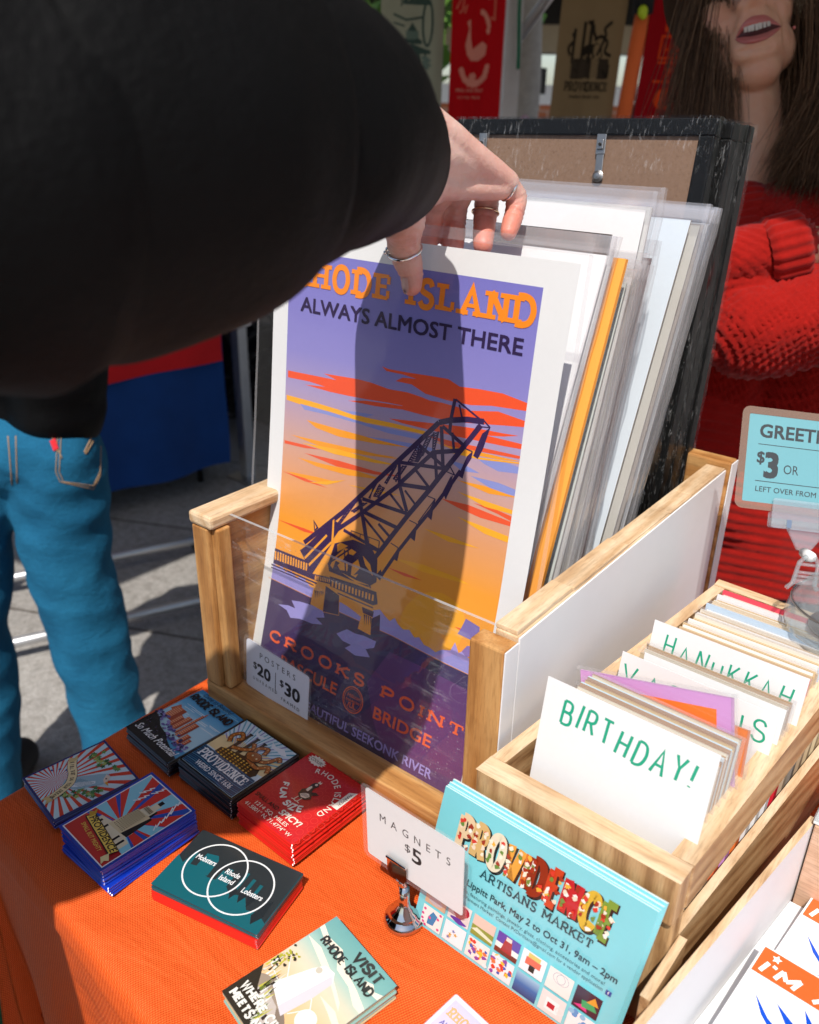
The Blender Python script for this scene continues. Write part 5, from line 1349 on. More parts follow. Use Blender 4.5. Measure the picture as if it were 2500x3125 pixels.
stack(.1700, -.1251, 12.2, .0890, .0563, 7, a_teal(), '1c4a54', '2b3134', 'dark teal circles magnet reading Mobsters and Lobsters, topmost of its stack', lambda i: ('dark teal magnet, %s from the top under the circles magnet' if i < 3 else 'red edged magnet, %s from the top under the circles magnet') % ORD[i], 'magnets stacked under the circles magnet', None, .0006, lambda i: '1c525c' if i < 3 else 'd8281e')
stack(.2713, -.1473, -12.5, .0645, .0850, 6, a_visit(), '7f9088', '8fb8b0', 'windmill magnet reading VISIT RHODE ISLAND, topmost of its stack', lambda i: 'pale green edged magnet, %s from the top of the windmill stack' % ORD[i], 'windmill magnets stacked nearest the viewer', None, .0008, lambda i: ('8fb4aa', 'c9b48a')[i % 2])
stack(.3650, -.1335, -8, .0620, .0830, 2, a_mini(), 'e8e4f0', 'e9e6f4', 'small pale lavender sunset magnet at the very front, topmost of two', lambda i: 'pale lavender magnet lying under the small sunset magnet', 'lavender magnets at the front')

# ------------------------------------------------------------------ cards standing or lying on a plane
def frame_fn(o, u, v):
    o, u, v = Vector(o), Vector(u), Vector(v); n = u.cross(v).normalized(); return lambda a, b, h: o+u*a+v*b+n*h
def border(mb, fn, w, h, r, m, h0=.0003):
    o = rr(w, h, r); i_ = rr(w-2*m, h-2*m, .0008); i_ = [(x+m, y+m) for x, y in i_]; k = len(o)
    mb.add([fn(x-m, y-m, h0) for x, y in o]+[fn(x-m, y-m, h0) for x, y in i_], [(a, (a+1) % k, (a+1) % k+k, a+k) for a in range(k)])
def rr(w, h, r, n=4):
    o = []
    for cx, cy, a in ((w-r, h-r, 0), (r, h-r, 90), (r, r, 180), (w-r, r, 270)): o += [(cx+r*math.cos(R(a+90*k/n)), cy+r*math.sin(R(a+90*k/n))) for k in range(n+1)]
    return o
def plate(mb, fn, q, th, mi=0, col=(.8, .8, .8), side=None, h0=0):
    n = len(q); a = [fn(x, y, h0) for x, y in q]; b = [fn(x, y, h0-th) for x, y in q]; k = len(mb.v)
    mb.add(a, [tuple(range(n))], mi, col); mb.add(b, [tuple(range(n))[::-1]], mi, col)
    mb.add(a+b, [(i, i+n, (i+1) % n+n, (i+1) % n) for i in range(n)], mi, side or col)
# price tag taped to the clear front
T = thing('price_tag', (.07, .014, .03), 'small laminated POSTERS price tag fixed to the clear crate front', 'price tag')
fn = frame_fn((.0335, .0172, .0365), (.0765, 0, -.0072), (.0045, .0003, .0515)); fn_m = frame_fn((.0335, .0172, .0365), Vector((.0765, 0, -.0072)).normalized(), Vector((.0045, .0003, .0515)).normalized())
mb = MB(); A = Art(.9); plate(mb, fn_m, rr(.0755, .0505, .003), .0006, 0, (.66, .68, .76))
A.text('POSTERS', .0385, .0375, .0062, '23232a', .040, .0, track=.16, align='c'); A.text('$', .0085, .0235, .007, '23232a', None, .02); A.text('20', .0135, .0185, .0125, '23232a', .0165, .035)
A.text('UNFRAMED', .0085, .0105, .0036, '23232a', .0245, .004, track=.12); A.line([(.0365, .010), (.0365, .033)], .0007, '23232a'); A.text('$', .0415, .0225, .007, '23232a', None, .02); A.text('30', .0470, .0165, .0135, '23232a', .0185, .035); A.text('FRAMED', .0435, .0075, .0036, '23232a', .021, .004, track=.12)
A.build(mb, lambda u, v, h: fn_m(u, v, h)); mb.build('card', INK_M, T, colors=True)
mb = MB(); border(mb, fn_m, .0815, .0565, .005, .003); mb.build('laminate', LAMIN, T)
# MAGNETS sign in its chrome stand
T = thing('price_sign', (.277, -.062, 0), 'white MAGNETS five dollar sign held upright in a small chrome stand', 'sign')
U_, V_ = Vector((.0788, 0, -.0023)).normalized(), Vector((.0012, -.004, .0622)).normalized(); fn = frame_fn((.2525, -.0705, .0515), U_, V_)
mb = MB(); plate(mb, fn, rr(.0775, .0610, .0022), .0004, 0, (.74, .74, .74)); A = Art(.9)
A.text('MAGNETS', .0400, .0385, .0070, '2a2426', .046, -.004, track=.22, align='c'); A.text('$', .0315, .0262, .0070, '2a2426', None, .0); A.text('5', .0370, .0205, .0135, '2a2426', None, .02)
A.build(mb, fn); mb.build('card', INK_M, T, colors=True)
mb = MB(); border(mb, fn, .0845, .0680, .005, .0035); mb.build('laminate', LAMIN, T)
mb = MB(); mb.lathe([(0, 0.0006), (.0125, .0006), (.0140, .0018), (.0138, .0040), (.0125, .0060), (.0108, .0072), (.0100, .0090), (.0095, .0105), (.0070, .0125), (.0066, .0145), (.0045, .0165), (.0038, .022), (.0034, .034), (0, .034)], 32, (.2790, -.0640, 0)); mb.build('base', CHROME, T, True)
mb = MB(); q0 = fn(.0265, .0, .0)
fc = frame_fn(fn(.0185, -.0045, .0022), U_, V_)
for h in (0, -.0050):
    plate(mb, fc, [(0, .006), (.003, 0), (.0135, 0), (.0165, .006), (.0165, .0175), (0, .0175)], .0007, 0, h0=h)
plate(mb, fc, [(.003, -.0004), (.0135, -.0004), (.0135, .002), (.003, .002)], .0050, 0, h0=-.0004)
mb.tube([fc(0, .0178, .0006), fc(.0165, .0178, .0006)], .0011, 8); mb.tube([(.2790, -.0640, .033), (.2775, -.0670, .040), fc(.0085, .001, -.002)], .0028, 10)
mb.build('clip', CHROME, T, bevel=.0003)
# postcards for the market
O_, U_, V_ = Vector((.2840, -.0600, .0012)), Vector((.1450, -.004, 0)), Vector((.0105, .0165, .1135))
u_, v_ = U_.normalized(), V_.normalized(); CWd, CHt = U_.length, V_.length
def a_market():
    a = Art(.9); a.k = .9; W_, H_ = CWd, CHt; Tq = '7fd3dc'
    a.grad(0, W_, [(0, '86d8e2'), (H_, '7ecfd8')])
    s_ = 'PROVIDENCE'; 
    cols = ('e8c9a0', 'd9b070', 'e7dcc0', 'e9a03a', 'd8702a', '8a2a14', 'c8401e', 'c0202a', 'd8b23a', '7a9a3a')
    gs = [glyph(c) for c in s_]; tot = sum(g[0]+.34 for g in gs)-.34; h_ = .0245; sx = .107/(tot*h_); cx = 0
    for dx, dy, cc in ((.0011, -.0009, 0), (0, 0, 1)):
        cx = 0
        for i, (ch, (wd, st)) in enumerate(zip(s_, gs)):
            for ty, p in st:
                q = [(.018+dx+(cx+x*.86+.04)*sx*h_, .078+dy+y*h_) for x, y in p]
                if cc == 0: a.line(q, .0068, '1c1a1a', True, 1, 0)
                else:
                    a.line(q, .0054, cols[i], True, 1, 0)
            cx += wd+.34
        a.h += a.dz
    rn = random.Random(6)
    for i in range(10):
        for k in range(16):
            wd = gs[i][0]; x = .018+(sum(g[0]+.34 for g in gs[:i])+rn.choice((.04, .04, wd*.86))+rn.uniform(-.06, .06))*sx*h_; y = .079+rn.random()*(h_-.002); a.blob(x, y, .0015, .0019, ('f6e8d0', 'f0b040', 'a03018', 'f2d8c0', 'd83a2a', '6a8a3a', 'f4f0e8')[rn.randrange(7)], k, 6, .5)
    a.pen('ARTISANS MARKET', .040, .0675, .0064, '15454e', .17, .078, .16, thin=.55)
    a.text('Fridays in Lippitt Park, May 2 to Oct 31, 9am \u2013 2pm', .006, .0555, .0052, '15454e', .132, .018)
    a.text('Art and fine crafts, featuring paintings, jewelry, glass, clothing, accessories and more!', .008, .0495, .0027, '2a6a74', .124, .0)
    a.text('At the Hope Street Farmers Market!  Contact PVDartisans@gmail.com for a vendor application', .008, .0450, .0027, '2a6a74', .124, .0)
    a.rect(.134, .0445, .1375, .048, '2a4f9a'); a.text('f', .1351, .045, .0026, 'ffffff')
    S_ = .0165; g = .0022
    for k in range(7):
        for j in range(2):
            x, y = .006+k*(S_+g), .0035+(1-j)*(S_+g)+.0008; bg_ = ('f2f0ee', 'e7e3e0', 'f4f2f2', 'eef0ea', 'f4f2f6', 'f0ebe4', 'e9eef2')[(k+3*j) % 7]; a.rect(x, y, x+S_, y+S_, bg_); c_ = x+S_/2; d_ = y+S_/2; m_ = (k*2+j)
            if m_ == 0: a.rect(x, y, x+S_, y+S_*.5, 'd8b898'); a.disc(c_, d_+.002, .0058, '2a62b8', 14, .0034); a.disc(c_, d_-.004, .0056, 'c9c2c6', 14, .003)
            elif m_ == 1: 
                a.poly([(c_-.003, y+.002), (c_+.002, y+.003), (c_+.004, d_+.004), (c_, d_+.006), (c_-.003, d_)], '2a86b8')
                for q in range(9): a.disc(x+rn.random()*S_, y+rn.random()*S_, .0012, 'd8508a', 6)
            elif m_ == 2: a.disc(c_-.003, d_+.003, .0042, 'c02a3a', 12); a.disc(c_+.003, d_+.003, .0042, 'b02040', 12); a.poly([(c_-.0065, d_+.001), (c_+.0065, d_+.001), (c_, d_-.0065)], 'b8283c'); a.blob(c_, y+.002, .006, .002, '5a3aa8', 2, 9)
            elif m_ == 3:
                for q in range(5): a.star(c_+rn.uniform(-.005, .005), d_+rn.uniform(-.005, .005), .0018, ('c8a040', '6a86b8')[q % 2])
            elif m_ == 4: a.rect(x, y, x+S_, d_, '8a9a44'); a.rect(x, d_, x+S_, y+S_, 'e0c8b8'); a.poly([(x, y+.004), (x+S_, y+.002), (x+S_, y+.004), (x+.004, y+.007)], 'dfe6c8')
            elif m_ in (5, 7):
                for q in range(24): a.blob(x+.001+rn.random()*(S_-.002), y+.001+rn.random()*(S_-.002), .0016, .0018, ('d8402c', '3a62b8', 'f2c23a', '8a4aa0', 'f4f0f0', 'e07a4a')[q % 6], q, 6, .5)
            elif m_ == 6: a.rect(x, d_, x+S_, y+S_, '5a4aa8'); a.rect(x, y, x+S_, y+.004, '7a3a2a'); a.poly([(c_-.004, y+.003), (c_+.004, y+.003), (c_+.0025, d_+.005), (c_-.0025, d_+.005)], 'a8302a'); a.rect(c_-.002, d_+.004, c_+.002, d_+.007, 'e8dcd0')
            elif m_ == 8: a.poly([(x+.003, y+.006), (x+S_-.003, y+.007), (x+S_-.003, y+.012), (x+.003, y+.012)], 'e06a4a'); a.rect(c_-.002, y+.002, c_+.002, y+.007, '2a2a22'); a.rect(x+.004, y+.012, x+S_-.004, y+.0155, 'd8c86a')
            elif m_ == 9: a.grad(x, x+S_, [(y, '12487a'), (d_, '2a72b0'), (y+S_, '9ac8e0')])
            elif m_ == 10:
                for q in range(3): a.ring(c_+rn.uniform(-.003, .003), d_+.003, .004, .0003, '9aa6b4', 14)
            elif m_ == 11: a.rect(c_-.0045, y+.003, c_+.0045, d_+.004, 'f4f4f4'); a.ring(c_+.0055, d_-.001, .0025, .0010, 'e8e8e8', 12); a.rect(c_-.003, y+.005, c_+.002, d_+.001, 'b0283a')
            elif m_ == 12: a.rect(x, y, x+S_, y+S_, '3a2a3a'); a.poly([(x+.001, y+.002), (x+.010, y+.001), (x+.008, y+.006)], 'e0408a'); a.poly([(x+.006, y+.003), (x+S_-.001, y+.005), (x+.012, y+.010), (x+.005, y+.008)], '3aa86a'); a.poly([(x+.008, d_), (x+S_-.001, d_+.001), (x+.012, y+S_-.002)], 'e8a03a')
            else:
                for q in range(8): a.disc(x+rn.random()*S_*.9+.001, y+rn.random()*S_*.9+.001, .002, ('8ac0e0', '5a9ad0')[q % 2], 9)
    return a
for i in range(6):
    off = -.0011*i; up = .0007*i+(.0012 if i in (2, 4) else 0); base = O_+Vector((.0004*i, .0002, 0))+v_*up+u_.cross(v_)*off
    fn = frame_fn(base, u_, v_); mb = MB(); plate(mb, fn, [(0, 0), (CWd, 0), (CWd, CHt), (0, CHt)], .0009, 0, lin('82d2dc', .9), lin('dff2f2', .85))
    if i == 0: a_market().build(mb, fn, .05)
    o = mb.build('postcard', INK_G, None, colors=True)
    tag(o, 'turquoise postcard reading PROVIDENCE ARTISANS MARKET, at the front of its pile' if i == 0 else 'turquoise postcard leaning behind the lettered one, %s of the pile' % ORD[i], 'postcard', 'turquoise postcards leaning on the card box')

# ------------------------------------------------------------------ greeting card boxes
def quad(p, q, th):
    """plank footprint along p -> q, thickness th to the left"""
    d = (Vector(q)-Vector(p)).normalized(); n = Vector((-d.y, d.x))*th; return [tuple(p), tuple(q), (q[0]+n.x, q[1]+n.y), (p[0]+n.x, p[1]+n.y)]
BA, BB, BC, BD = (.3095, -.0330), (.4450, -.0370), (.4700, .2850), (.3405, .2930)
T = thing('card_box', (.38, .12, .06), 'upper wooden tray of greeting cards with pale rims beside the poster crate', 'box')
z0, z1 = .0955, .131; wl = .0165
mb = MB(); mb.prism([BA, BB, (BB[0]+.0008, BB[1]+wl), (BA[0]+.001, BA[1]+wl)], z0, z1-.0009, 0, top=1); b_ = mb.build('front_board', [RAWX, PALEX], T, bevel=.0022)
def inset(P, Q, t): return (P[0]+(Q[0]-P[0])*t, P[1]+(Q[1]-P[1])*t)
lf0, lf1 = (BA[0]+.0012, BA[1]+wl+.0003), BD
rt0, rt1 = (BB[0]+.0012, BB[1]+wl+.0003), BC
mb = MB(); mb.prism([lf0, (lf0[0]+.010, lf0[1]), (lf1[0]+.010, lf1[1]), lf1], z0, z1-.0012, 0, top=1); mb.build('side_board', [RAWY, PALEY], T, bevel=.0018)
mb = MB(); mb.prism([(rt0[0]-.0135, rt0[1]), rt0, rt1, (rt1[0]-.0135, rt1[1])], z0, z1-.0006, 0, top=1); mb.build('side_board', [RAWY, PALEY], T, bevel=.0018)
mb = MB(); mb.prism([(BD[0], BD[1]+.0003), (BC[0], BC[1]+.0003), (BC[0], BC[1]+.0125), (BD[0], BD[1]+.0125)], z0, z1-.0009, 0, top=1); mb.build('back_board', [RAWX, PALEX], T, bevel=.0022)
mb = MB(); mb.prism([(lf0[0]+.0102, lf0[1]+.0002), (rt0[0]-.0137, rt0[1]+.0002), (rt1[0]-.0137, rt1[1]-.0002), (lf1[0]+.0102, lf1[1]-.0002)], z0+.0004, z0+.0040); mb.build('bottom_board', RAWX, T)
T = thing('card_box', (.385, .1, 0), 'lower wooden box of cards under the upper tray, its thin rim showing', 'box')
LA, LB, LC, LD = (.3130, -.0270), (.4445, -.0310), (.4750, .2700), (.3460, .2880)
mb = MB(); mb.prism([LA, LB, (LB[0]+.001, LB[1]+.012), (LA[0]+.001, LA[1]+.012)], .0012, .0948, 0); mb.build('front_board', RAWX, T, bevel=.0012)
mb = MB(); mb.prism([(LA[0]+.0012, LA[1]+.0123), (LA[0]+.0082, LA[1]+.0123), (LD[0]+.007, LD[1]), LD], .0012, .0948, 0); mb.build('side_board', RAWY, T)
mb = MB(); mb.prism([(LB[0]-.0045, LB[1]+.0123), (LB[0]+.0012, LB[1]+.0123), LC, (LC[0]-.0057, LC[1])], .0012, .0745, 0, top=1); mb.build('side_board', [RAWY, PALEY], T, bevel=.0008)
mb = MB(); mb.prism([(LB[0]-.0007, LB[1]+.0005-.038), (LB[0]+.0050, LB[1]+.0005-.038), (LB[0]+.0062, LB[1]+.0118), (LB[0]+.0013, LB[1]+.0118)], .0012, .0745, 0, top=1); mb.build('side_lip', [RAWY, PALEY], T, bevel=.0008)
mb = MB(); mb.prism([(LD[0], LD[1]+.0003), (LC[0], LC[1]+.0003), (LC[0], LC[1]+.010), (LD[0], LD[1]+.010)], .0012, .0945, 0); mb.build('back_board', RAWX, T)
def xw(y): return .3275+(y+.02)*.098, .4335+(y+.02)*.078
def gcard(name, y, top, tilt, col, label, cat, group, dx=(0, 0), art=None, th=.0007, bot=.1000, roll=0., edge=None, sleeve=False, mat=INK_M):
    x0, x1 = xw(y); x0 += dx[0]; x1 += dx[1]; k = math.tan(R(tilt)); H = (top-bot)
    c, s = math.cos(R(roll)), math.sin(R(roll)); u = Vector((c, -.03, s)).normalized(); v = Vector((-s*.9, k, c)).normalized(); L = H/ v.z
    o = Vector((x0, y-k*H, bot)); fn = frame_fn(o, u, v); W_ = (x1-x0)
    mb = MB(); plate(mb, fn, [(0, 0), (W_, 0), (W_, L), (0, L)], th, 0, lin(col, .88) if isinstance(col, str) else col, lin(edge, .88) if edge else None)
    if art: art(W_, L).build(mb, fn)
    t = None
    if sleeve:
        t = thing(name, tuple(o), label, cat, group); mb.build('card', mat, t, colors=True); mb = MB()
        for h in (.0006, -th-.0006): mb.add([fn(-.002, 0, h), fn(W_+.0025, 0, h), fn(W_+.0025, L+.003, h), fn(-.002, L+.003, h)], [(0, 1, 2, 3)], 0)
        for a_, b_, c_, d_ in ((W_-.001, 0, W_+.0028, L+.003), (-.002, L+.0005, W_+.0025, L+.0034)): mb.add([fn(a_, b_, .0009), fn(c_, b_, .0009), fn(c_, d_, .0009), fn(a_, d_, .0009)], [(0, 1, 2, 3)], 1)
        mb.build('sleeve', [SLEEVE, SLEDGE], t)
    else: tag(mb.build(name, mat, None, colors=True), label, cat, group)
GREEN = '1c9a7a'
def hand(txt, x, y, h, w_, wid=None, rot=0., seed=0):
    def f(W_, L):
        a = Art(1.); a.pen(txt, x*W_, L-y, h, GREEN, w_, wid*W_ if wid else None, 0, 1, .62, .30, rot, .06); return a
    return f
gcard('divider_card', .0080, .1885, 9, (.74, .74, .74), 'white divider card handwritten BIRTHDAY! in green, at the front', 'divider', 'handwritten divider cards', (.002, .006), hand('BIRTHDAY!', .125, .0250, .0150, .125, .76, -.05), .0005, .1160)
def rectline(W_, L):
    a = Art(1.); a.line([(W_-.022, .0), (W_-.006, .0), (W_-.006, L-.007), (.01, L-.007)], .0022, 'bcd8e2', False); return a
GC = 'greeting cards filed in the upper box'
kf = ('b89474', 'c9dfe8', 'd8c4a4', 'b08c6c', 'cfe2ea', 'e4dccb', 'b89474', 'd9e6ea', 'bc9a78', 'e8e2d4')
for i in range(16):
    y = .0150+i*.0029
    gcard('greeting_card', y, .1645+.0016*math.sin(i*2.1), 9, kf[i % 10], ('brown envelope card with a pale blue inner edge, right behind the BIRTHDAY divider' if i == 0 else '%s card, %s behind the BIRTHDAY divider' % ({'b': 'brown', 'c': 'pale blue edged', 'd': 'tan', 'e': 'cream'}[kf[i % 10][0]], (ORD+('thirteenth', 'fourteenth', 'fifteenth', 'sixteenth'))[i])), 'greeting card', GC, (.004, .000), None if i else rectline, .0018, .1, 0, kf[(i+1) % 10], i % 3 == 0)

def pinkcard(W_, L):
    a = Art(1.); a.poly([(.006, -.0), (W_-.0105, -.0), (W_-.0105, L-.009), (.006, L-.009)], 'fb7a2c')
    a.pen('HAPPY', .030, .030, .0085, 'fbd0c8', .24, .045); a.pen('BIRTHDAY!!', .022, .018, .0085, 'fbd0c8', .24, .060); return a
gcard('greeting_card', .0660, .1585, 9, 'dfa2de', 'orange card with a lilac envelope border, tipped up before the VARIOUS divider', 'greeting card', GC, (.005, .006), pinkcard, .0014, .100, 15, 'e4b2e2', True)
gcard('greeting_card', .0740, .1530, 9, 'f08a4a', 'orange card hidden mostly behind the lilac bordered card', 'greeting card', GC, (.004, .004), None, .0014, .1, 5, 'f2a070', True)
gcard('divider_card', .1050, .1590, 9, (.74, .74, .74), 'white divider card handwritten VARIOUS in green behind the orange card', 'divider', 'handwritten divider cards', (.000, .006), hand('VARIOUS', .03, .0230, .0150, .11, .92, -.01), .0005, .1)
gcard('divider_card', .1180, .1560, 9, (.72, .72, .72), 'blank white divider card between VARIOUS and HANUKKAH', 'divider', 'handwritten divider cards', (.010, .006), None, .0005, .1)
for i in range(3):
    gcard('greeting_card', .1240+i*.006, .1505, 9, ('cdb796', 'e4dccb', 'c8a884')[i], '%s card, %s behind the blank divider' % (('tan', 'cream', 'brown')[i], ORD[i]), 'greeting card', GC, (.004, .004), None, .0016, .1, 0, None, True)
gcard('divider_card', .1480, .1660, 9, (.74, .74, .74), 'white divider card handwritten HANUKKAH in green before the red edged cards', 'divider', 'handwritten divider cards', (.000, .008), hand('HANUKKAH', .10, .0260, .0150, .10, .82, -.01), .0005, .1)
tans = ('d8c09c', 'efe6d8', 'cbb08a', 'c8ac86', 'e4ddd0', 'cdb48e', 'd9c29c', 'e6e4e6', 'd3b992', 'cbae84', 'e2cfae', 'f2eeea', 'd2b78f')
for i in range(42):
    y = .1568+i*.00268; c = {0: 'e05060', 1: 'f2eeea', 9: 'ee6a70', 39: 'e04a5c', 28: 'b8cce0', 18: 'c4d2e2', 40: 'f4f0ee'}.get(i, tans[(i*5+i//4) % 13])
    lb = {0: 'red edged card right behind the HANUKKAH divider', 9: 'pink red edged card in the middle of the rear card pack', 39: 'rearmost red edged card by the back of the box', 41: 'last card against the back of the box', 18: 'pale blue edged card nearer the HANUKKAH divider', 28: 'pale blue edged card nearer the back of the box'}.get(i, '%s edged card, number %d counted back from the HANUKKAH divider' % ('white' if c[0] in 'ef' else 'tan', i+1))
    gcard('greeting_card', y, .1420+.0022*math.sin(i*2.3)+.0012*math.sin(i*.7), 9, c, lb, 'greeting card', GC, (.003+.0013*math.sin(i*1.7), .001*math.sin(i*2.9)), None, .0021, .1, 0, c, i % 5 == 0)
# cards in the lower box, seen through the gap
for i in range(16):
    y = .002+i*.0150; xr = .4395+(y+.02)*.100-.003; c = ('f0eef2', 'b49476', 'b89a7c', 'f26a3a', 'd898dc', 'f07a3a', 'eeeef0', 'f2f2f4', 'e9e9ee', 'd8283a', 'b8a48c', '8a8078', 'b49a7e', 'c8b08e', 'd8c4a0', 'c0a47e')[i]
    fn = frame_fn((.335+y*.08, y-.008, .0030), (1, -.03, 0), (0, .16, 1)); mb = MB(); W_ = xr-(.335+y*.08)
    plate(mb, fn, [(0, 0), (W_, 0), (W_, .0865), (0, .0865)], .0085, 0, lin(c, .9)); 
    tag(mb.build('greeting_card', INK_M, None, colors=True), '%s card packet in the lower box, number %d from its front' % (('white', 'kraft', 'kraft', 'orange', 'lilac', 'orange', 'white', 'white', 'white', 'red', 'tan', 'grey', 'tan', 'tan', 'cream', 'tan')[i], i+1), 'greeting card', 'card packets in the lower box')
# white tray with printed cards at the right
T = thing('display_tray', (.6, .03, 0), 'white walled tray at the right edge holding orange and blue printed cards', 'tray')
def tx(y): return .4452+(y+.089)*.1436+.0070
mb = MB(); q = [(tx(-.30)-.0045, -.30), (tx(-.30), -.30), (tx(.127), .127), (tx(.127)-.0045, .127)]; mb.prism(q, .0012, .0745, 0, top=1); mb.build('side_board', [FOAM, PALEY], T, bevel=.0008)
mb = MB(); mb.box((tx(.127)+.0002, .118, .0012), (.90, .128, .076)); mb.build('back_board', TAN, T, bevel=.001)
mb = MB(); mb.prism([(tx(-.30)+.0003, -.30), (.90, -.30), (.90, .1177), (tx(.1175)+.0003, .1177)], .0012, .0040); mb.build('floor_board', FOAM, T)
T = thing('lidded_case', (.53, .125, .076), 'clear plastic case lying on the back of the white tray', 'case')
mb = MB(); mb.box((.4820, .118, .0768), (.60, .20, .0790)); mb.build('base', WHITEPL, T, bevel=.0006)
mb = MB(); mb.box((.4820, .118, .0794), (.60, .20, .0830)); mb.build('lid', CLEARP, T)
def a_pest():
    a = Art(.95); W_ = .12; O = 'f5602a'
    a.rect(.0013, .0628, W_-.001, .0823, O); a.star(.0105, .0782, .0031, 'f6f2ee', 5, .5)
    a.pen("I'M A PES", .0055, .0655, .0078, 'f6f2ee', .34, .085, 0, 1, .42, .05, 0, .22)
    B_ = '0f4cc0'
    for q in ([(.010, .050), (.022, .040), (.036, .034), (.048, .022), (.036, .026), (.026, .034), (.018, .040)], [(.022, .052), (.034, .046), (.050, .038), (.062, .020), (.048, .028), (.034, .040)], [(.036, .058), (.048, .048), (.062, .034), (.072, .012), (.056, .026), (.046, .040)], [(.070, .050), (.080, .040), (.086, .020), (.074, .032)]): a.poly(q, B_)
    a.line(catmull([(.030, .028), (.026, .024), (.034, .020), (.046, .022)], 5), .0013, B_); a.line([(.006, .010), (.10, .010)], .0022, B_); a.rect(.050, .0, .075, .006, B_); return a
for k, (ox, oy, a0, n_) in enumerate(((.4720, -.0330, -3, 6), (.4835, .0390, -4, 3))):
    for i in range(n_):
        z = .0046+(n_-1-i)*.0011+(.0045 if k == 0 else 0); c, s = math.cos(R(a0)), math.sin(R(a0)); fn = frame_fn((ox+.0004*i, oy-.0005*i, z+.001), (c, s, 0), (-s+.06, c, .13 if k == 0 else .10)); mb = MB()
        H_ = .0835 if k == 0 else .080
        plate(mb, fn, [(0, 0), (.12, 0), (.12, H_), (0, H_)], .0010, 0, (.72, .72, .72))
        if i == 0: a_pest().build(mb, fn)
        tag(mb.build('printed_card', INK_G, None, colors=True), (('front white card with an orange band, star and blue wings, topmost', 'rear white card with an orange band, star and blue wings, topmost')[k] if i == 0 else 'white card under the %s orange banded card, %s of its pile' % (('front', 'rear')[k], ORD[i])), 'card', 'orange banded cards in the white tray')
# GREETINGS price sign in its clear clip stand
T = thing('price_sign', (.435, .262, .133), 'pale blue GREETINGS price sign in a clear clip stand', 'sign')
Or, U_, V_ = Vector((.3492, .2752, .2146)), CRT.copy(), Vector((-.0172, .0326, .0766)).normalized()
U_ = (Vector((.82, .563, -.085))).normalized(); fn = frame_fn(Or, U_, V_); SW, SH = .135, .0835
mb = MB(); A = Art(.85); plate(mb, fn, [(x+.006, y+.006) for x, y in rr(SW-.012, SH-.012, .0012)], .0005, 0, lin('74b0ba', .78))
DK = '3c4144'
A.text('GREETINGS', .0150, .0595, .0110, DK, .080, .03); A.line([(.0150, .0535), (SW-.012, .0535)], .0006, DK); A.text('$', .0145, .0385, .0095, DK, None, .025); A.text('3', .0205, .0275, .0205, DK, .0115, .045); A.text('OR', .0370, .0315, .0078, DK, .0125, .0)
A.line([(.0150, .0235), (SW-.012, .0235)], .0006, DK); A.text('LEFT OVER FROM OUR', .0155, .0150, .0045, DK, .066, .008); A.build(mb, fn); mb.build('card', INK_M, T, colors=True)
mb = MB(); fb_ = frame_fn(fn(.006, .006, 0), U_, V_); border(mb, fb_, SW, SH, .006, .006)
mb.build('laminate', clear('sign_laminate', (.85, .80, .75), .08, .40, hc=(.42, .30, .22)), T)
fc = frame_fn(fn(.030, -.013, .003), U_, V_)
mb = MB(); plate(mb, fc, rr(.078, .024, .002), .0016, 0, h0=.0012); plate(mb, fc, rr(.078, .013, .002), .0016, 0, h0=-.0060); mb.tube([fc(0, .0045, -.002), fc(.078, .0045, -.002)], .0032, 12)
plate(mb, fc, [(.024, -.016), (.034, -.016), (.046, .001), (.014, .001)], .0030, 0, h0=-.001); mb.build('clip', DOME, T, bevel=.0004)
mb = MB(); plate(mb, fc, rr(.004, .0065, .0008), .004, 0, h0=.0018); q = mb
mb2 = MB(); mb2.add([p+fc(.012, .001, 0)-fc(0, 0, 0) for p in [Vector(v) for v in mb.v]], mb.f, 0); mb2.build('pin', CHROME, T)
j0 = fc(.029, -.017, -.002); bz = Vector((.4530, .2570, .1465))
mb = MB(); mb.tube([j0, j0+(bz-j0)*.12+Vector((0, 0, .0)), ], .0020, 8); mb.tube([j0+(bz+Vector((-.030, -.008, .055))-j0)*.10, j0+(bz+Vector((-.030, -.008, .055))-j0)*.62], .0042, 14); mb.build('joint', WHITEPL, T, True)
j1 = j0+(bz+Vector((-.030, -.008, .055))-j0)*.62; j2 = bz+Vector((-.034, -.012, .030))
mb = MB(); d = (j2-j1).normalized(); sdv = U_
for s in (-1, 1): mb.tube([j1+sdv*s*.003, j1+sdv*s*.0075+(j2-j1)*.2, j1+sdv*s*.0080+(j2-j1)*.55, j1+sdv*s*.0085+(j2-j1)*.85, j2+sdv*s*.012], .0018, 8)
for t_ in (.25, .5, .62, .78): mb.tube([j1+(j2-j1)*t_-sdv*.0085, j1+(j2-j1)*t_+sdv*.0085], .0026 if t_ > .7 else .0014, 8)
mb.build('bracket', DOME, T, True)
mb = MB(); mb.lathe([(0, 0), (.040, 0), (.044, .002), (.045, .010), (.042, .023), (.034, .036), (.022, .044), (.010, .0475), (0, .048)], 40, bz); mb.build('weighted_base', DOME, T, True)
mb = MB(); mb.lathe([(.0425, .0220), (.0430, .0225), (.0428, .0236), (.0422, .0240)], 40, bz); mb.lathe([(0, .0015), (.026, .0015), (.026, .0030), (0, .0030)], 30, bz); mb.build('metal_plate', STEEL, T, True)
mb = MB(); mb.lathe([(0, -.0016), (.018, -.0016), (.018, -.0003), (0, -.0003)], 30, bz); mb.build('foot_pad', plain('green_felt', '1a7a44', .9, .1), T)
